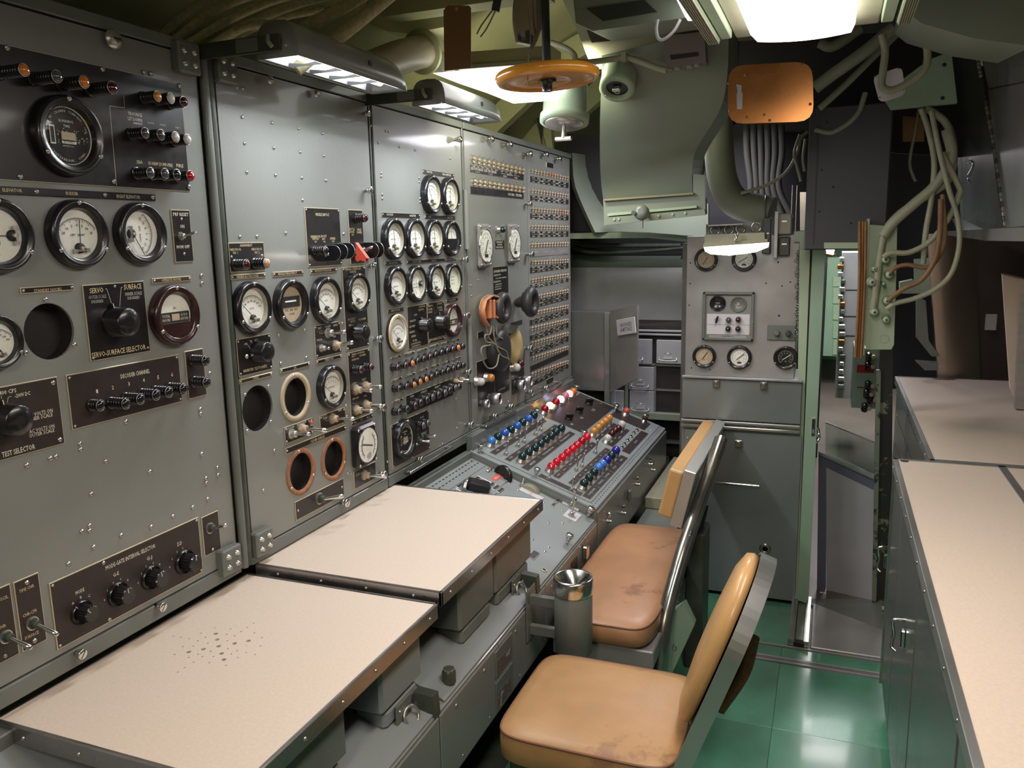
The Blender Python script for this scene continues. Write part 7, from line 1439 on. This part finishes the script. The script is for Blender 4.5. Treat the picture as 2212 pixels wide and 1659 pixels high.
# ================================================================ back left: beams, cupboard, drawers
mb = MB(); mb.prism([at(*p, 'y', 4.75) for p in ((1228, 504), (1400, 500), (1500, 512), (1500, 524), (1400, 514), (1228, 516))], (0, .10, 0), MINTL); struct('trim_13', mb)
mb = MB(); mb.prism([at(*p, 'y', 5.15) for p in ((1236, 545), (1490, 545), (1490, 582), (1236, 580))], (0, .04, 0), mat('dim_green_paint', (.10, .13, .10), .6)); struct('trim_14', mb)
mb = MB(); rows = []
for i in range(8):
    t = i/7; rows.append([at(1236+8*t+70*max(0, t-.35)**1.2, 330+172*t, 'y', 4.65), at(1260+90*t**2+10, 335+165*t, 'y', 4.9)])
mb.loft(rows, SAGE, (-.03, .04, 0)); struct('trim_15', mb)
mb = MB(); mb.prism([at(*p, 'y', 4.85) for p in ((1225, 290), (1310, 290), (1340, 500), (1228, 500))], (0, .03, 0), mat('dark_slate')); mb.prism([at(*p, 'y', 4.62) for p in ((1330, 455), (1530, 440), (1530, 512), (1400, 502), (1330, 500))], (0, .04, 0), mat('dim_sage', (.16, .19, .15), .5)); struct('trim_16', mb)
mb = MB(); mb.tube([at(1232, 530, 'y', 5.0), at(1270, 544, 'y', 5.0), at(1370, 544, 'y', 5.0), at(1480, 535, 'y', 5.0)], .012, DARKG, 8); mb.tube([at(1232, 522, 'y', 5.05), at(1290, 530, 'y', 5.0), at(1470, 530, 'y', 5.0)], .014, DARKG, 8); centred('dark_pipes', mb, label='two dark pipes under the green beam at the back left', category='pipe')
mb = MB(); mb.prism([at(*p, 'y', 5.10) for p in ((1228, 578), (1492, 578), (1492, 704), (1228, 704))], (0, .02, 0), LILAC); struct('wall_back_2', mb)
mb = MB(); mb.bx(at(1490, 540, 'y', 4.2).x, at(1490, 540, 'y', 4.2).x+.02, 3.99, 5.1, .0, 1.62, STEELD); struct('wall_back_3', mb)
mb = MB(); mb.prism([at(*p, 'y', 5.14) for p in ((1228, 515), (1492, 515), (1492, 550), (1228, 550))], (0, .02, 0), DARK); mb.bx(at(1300, 800, 'y', 5.1).x-.3, at(1492, 800, 'y', 5.1).x, 5.12, 5.16, 0, 1.2, SAGE); struct('wall_back_4', mb)
YS = 4.75; FS = Frame((0, YS, 0), (1, 0, 0), (0, 0, 1))
shf = thing('drawer_unit', 'grey shelf unit of steel drawers with bail handles, left of the locker', 'drawer unit', tuple(at(1420, 980, 'y', YS)))
P = lambda x, y: at(x, y, 'y', YS)
x0, x1, z1, zb_ = P(1372, 705).x, P(1480, 705).x+.0, P(1400, 704).z, P(1400, 905).z
mb = MB(); mb.bx(x0-.25, x1, YS+.01, YS+.36, zb_-.0, z1, SLOT); centred('carcass', mb, shf)
mb = MB()
for y_ in (712, 720): mb.bx(x0-.25, x1, YS-.02, YS, P(1420, y_+4).z, P(1420, y_).z, LILAC, .002)
mb.bx(x0-.25, x1, YS-.01, YS+.02, P(1420, 790).z, P(1420, 786).z, GREYD); mb.bx(P(1416, 790).x-.006, P(1416, 790).x+.006, YS-.01, YS+.02, zb_, P(1420, 788).z, GREYD); mb.bx(P(1416, 790).x, x1, YS-.0, YS+.1, P(1440, 845).z, P(1440, 841).z, GREYD); mb.bx(x0-.25, x1, YS-.03, YS+.02, P(1420, 905).z, P(1420, 890).z, SAGE, .003); mb.bx(P(1356, 830).x-.012, P(1356, 830).x+.008, YS-.03, YS, zb_-.1, P(1356, 828).z, SAGE, .003)
centred('frame', mb, shf)
def drawer(q, mt=LILAC, hdl=True):
    o = kp(q, mt, 'drawer', .02, .003, shf, FS)
    if hdl:
        a = FS.px((q[0][0]*.55+q[2][0]*.45), (q[0][1]*.35+q[2][1]*.65)); b = .022
        mb = MB(); mb.tube([(-b, .012, 0), (-b, .014, .01), (b, .014, .01), (b, .012, 0)], .0025, ALU, 6, 1); mb.box((0, -.004, .003), (.05, .03, .002), PAPER); put('handle', mb, o, FS.M(a[0], a[1], .02))
        mb = MB(); mb.tube([(-.05, -.0, 0), (-.045, -.016, .012), (.045, -.016, .012), (.05, .0, 0)], .003, ALU, 6, 3); put('bail_handle', mb, o, FS.M(a[0], a[1]-.012, .02))
drawer([(1340, 731), (1410, 731), (1410, 785), (1340, 785)]); drawer([(1419, 734), (1475, 734), (1475, 785), (1419, 785)]); drawer([(1360, 791), (1414, 791), (1414, 842), (1360, 842)], mat('pale_grey_drawer', (.36, .37, .40), .4)); drawer([(1361, 843), (1414, 843), (1414, 892), (1361, 892)], MATS['pale_grey_drawer']); drawer([(1312, 842), (1350, 842), (1350, 890), (1312, 890)], MATS['pale_grey_drawer'])
mb = MB(); mb.prism([at(*p, 'y', 4.9) for p in ((1428, 905), (1475, 905), (1475, 985), (1428, 985))], (0, .3, 0), SLOT); mb.prism([at(*p, 'y', 4.86) for p in ((1425, 950), (1475, 955), (1475, 960), (1425, 957))], (0, .05, 0), GREYD); centred('lower_shelf', mb, shf)
mb = MB(); mb.bx(-.83, -.615, 3.9, 4.7, 0.30, .36, CREAMP, .004); mb.bx(-.83, -.615, 3.5, 3.88, .16, .22, DARKG, .004); mb.bx(-.82, -.625, 3.6, 4.7, 0, .30, GREYD); centred('low_bench', mb, label='low cream topped bench between the lamp console and the locker', category='bench')
# grey cupboard with sign
YC = 4.62
cbd = thing('cupboard', 'grey steel cupboard with its door standing open, at the far end of the cabinets', 'cupboard', tuple(at(1300, 900, 'y', YC)))
mb = MB(); A, B = at(1229, 672, 'y', YC), at(1308, 846, 'y', YC); mb.bx(A.x, B.x, YC, YC+.11, B.z, A.z, STEELD, .004); centred('carcass', mb, cbd)
mb = MB(); mb.bx(at(1306, 672, 'y', YC).x, at(1318, 672, 'y', YC).x, YC-.01, YC+.03, at(1310, 895, 'y', YC).z, at(1310, 675, 'y', YC).z, GREYD, .002); centred('corner_post', mb, cbd)
dq = [(1310, 671, 4.6), (1376, 659, 4.28), (1376, 822, 4.28), (1318, 848, 4.6)]
mb = MB(); pts = [at(x, y, 'y', yy) for x, y, yy in ((1318, 671, 4.60), (1376, 659, 4.42), (1376, 818, 4.42), (1318, 847, 4.60))]; nn = (pts[1]-pts[0]).cross(pts[3]-pts[0]).normalized(); mb.prism(pts, nn*.012, STEEL); cd_ = centred('door', mb, cbd)
uu = (pts[1]-pts[0]).normalized(); FD = Frame(pts[0], uu, (0, 0, 1));
if FD.n.dot(CAM-pts[0]) < 0: FD = Frame(pts[0], uu, (0, 0, -1))
P4 = [FD.px(*p, .02) for p in ((1334, 689), (1373, 681), (1373, 718), (1334, 728))]
u0, u1, v0, v1 = (P4[0][0]+P4[3][0])/2, (P4[1][0]+P4[2][0])/2, min(P4[2][1], P4[3][1]), max(P4[0][1], P4[1][1])
Lt = max(p[1] for p in P4); Lb = min(p[1] for p in P4)
mb = MB(); mb.box((0, 0, 0), (u1-u0, (Lt-Lb)*.86, .006), PAPER, ch=.001)
NV = mat('navy_lettering', (.10, .09, .20), .5)
word(mb, 'UNAUTHORIZED', 0, (Lt-Lb)*.10, .022, NV, (u1-u0)*.66, 0, .0034); word(mb, 'ADMITTANCE', 0, -(Lt-Lb)*.16, .022, NV, (u1-u0)*.66, 0, .0034)
put('sign', mb, cbd, FD.M((u0+u1)/2, (Lt+Lb)/2, .022), label='white sign with two lines of navy lettering')
# ================================================================ sound powered headset and handset on the far cabinet
hp = thing('telephone_headset', 'telephone headset with tan stitched leather band and black rubber cups on the farthest cabinet', 'headset', tuple(at(1088, 757, 'x', -1.36)))
def cup(px, py, ry, dep, par, face=True, name='ear_cup', sgn=1, x=-1.36, neck=None):
    k = vpx(FP, px, py, .08); a, b = FP.px(px, py, x-PX); r = ry*k
    mb = MB(); mb.torus(r*.70, r*.30, RUBBER, Matrix.Diagonal((1, 1, 1, 1)), 32, 12, 1.0); mb.lathe([(r*.55, .0), (r*.50, -.01)], RUBBER, 24, None, True, False); mb.lathe([(r*.8, 0), (r*.65, -dep), (r*.5, -dep)], RUBBER, 24, None, True, False)
    o = put(name, mb, par, FP.M(a, b, x-PX))
    mb = MB(); mb.lathe([(r*.46, -.004), (1e-4, -.003)], PAPER, 24, None, False, False, False)
    for k2 in range(6): mb.lathe([(r*.05, 0), (r*.05, .001)], INK if k2 % 2 else CORK, 8, Matrix.Translation((r*.28*math.cos(k2*1.05), r*.28*math.sin(k2*1.05), -.003)))
    put('speaker_face', mb, o, FP.M(a, b, x-PX)); return o
cup(1086, 665, 35, .05, hp)
B0 = lambda px, py, h: FP.P(*FP.px(px, py, h), h)
for j, (dx, wd_) in enumerate(((0, .016), (1, .016))):
    mb = MB(); h0 = .018+j*.030
    path = [B0(1074, 642, h0+.012), B0(1060, 638, h0+.012), B0(1046, 648, h0+.012), B0(1041, 668, h0+.012), B0(1044, 690, h0+.012), B0(1052, 704, h0+.012)]
    vs, fs = [], []
    P_ = path; 
    for p in P_: vs += [p+V((wd_*.9, 0, 0)), p-V((wd_*.9, 0, 0)), p-V((wd_*.9, .003, .003)), p+V((wd_*.9, -.003, -.003))]
    for i in range(len(P_)-1):
        for q_ in range(4): fs.append((i*4+q_, i*4+(q_+1) % 4, (i+1)*4+(q_+1) % 4, (i+1)*4+q_))
    mb.raw(vs, fs, TANLEA, None, True); centred('leather_band', mb, hp)
    mb = MB()
    for s_ in (-1, 1): mb.tube([p+V((wd_*.75*s_, .001, .001)) for p in P_], .0012, STITCH, 5, 4)
    centred('stitching', mb, hp)
mb = MB(); 
for j in range(3): mb.box(B0(1053+8*j, 668, .055), (.04, .020, .085), TANLEA, None, .006)
centred('leather_pad', mb, hp)
mb = MB()
for q_ in ([(1050, 704), (1056, 730), (1070, 745), (1076, 760)], [(1062, 704), (1058, 722), (1048, 724), (1050, 738), (1065, 742), (1080, 752), (1094, 760), (1098, 778)], [(1072, 700), (1074, 724), (1086, 732)], [(1060, 745), (1040, 752), (1044, 780), (1056, 796), (1072, 790), (1078, 765)], [(1066, 706), (1068, 730), (1080, 765), (1100, 776)]):
    mb.tube([B0(*p, .06) for p in q_], .0035, STRING, 6, 5)
centred('cords', mb, hp)
k = vpx(FP, 1088, 757, .05); a, b = FP.px(1090, 758, .055); mb = MB(); mb.lathe([(46*k, -.02), (47*k, 0), (44*k, .022), (30*k, .03), (10*k, .032)], RUBBER, 40, None, True, False); put('ear_cup_back', mb, hp, FP.M(a, b, .03))
a, b = FP.px(1116, 750, .03); mb = MB(); mb.lathe([(40*k, -.012), (42*k, 0), (40*k, .012), (20*k, .016)], YELP, 36, None, True, True); put('pad_disc', mb, hp, FP.M(a, b, .018), label='yellowed pad disc')
hs = thing('handset', 'black rubber sound-powered handset horn beside the leather-banded headset', 'handset', tuple(at(1147, 654, 'x', -1.35)))
cup(1147, 652, 33, .035, hs, x=-1.33)
mb = MB(); mb.tube([B0(1118, 655, .02), B0(1128, 652, .05), B0(1140, 652, .085)], lambda t: .022+.014*t, RUBBER, 14, 4); centred('neck', mb, hs)
mb = MB(); mb.prism([B0(1092, 700, .02), B0(1112, 705, .02), B0(1100, 722, .02), B0(1085, 718, .02)], (.02, 0, 0), GREYD); centred('hanger_bracket', mb, hs)
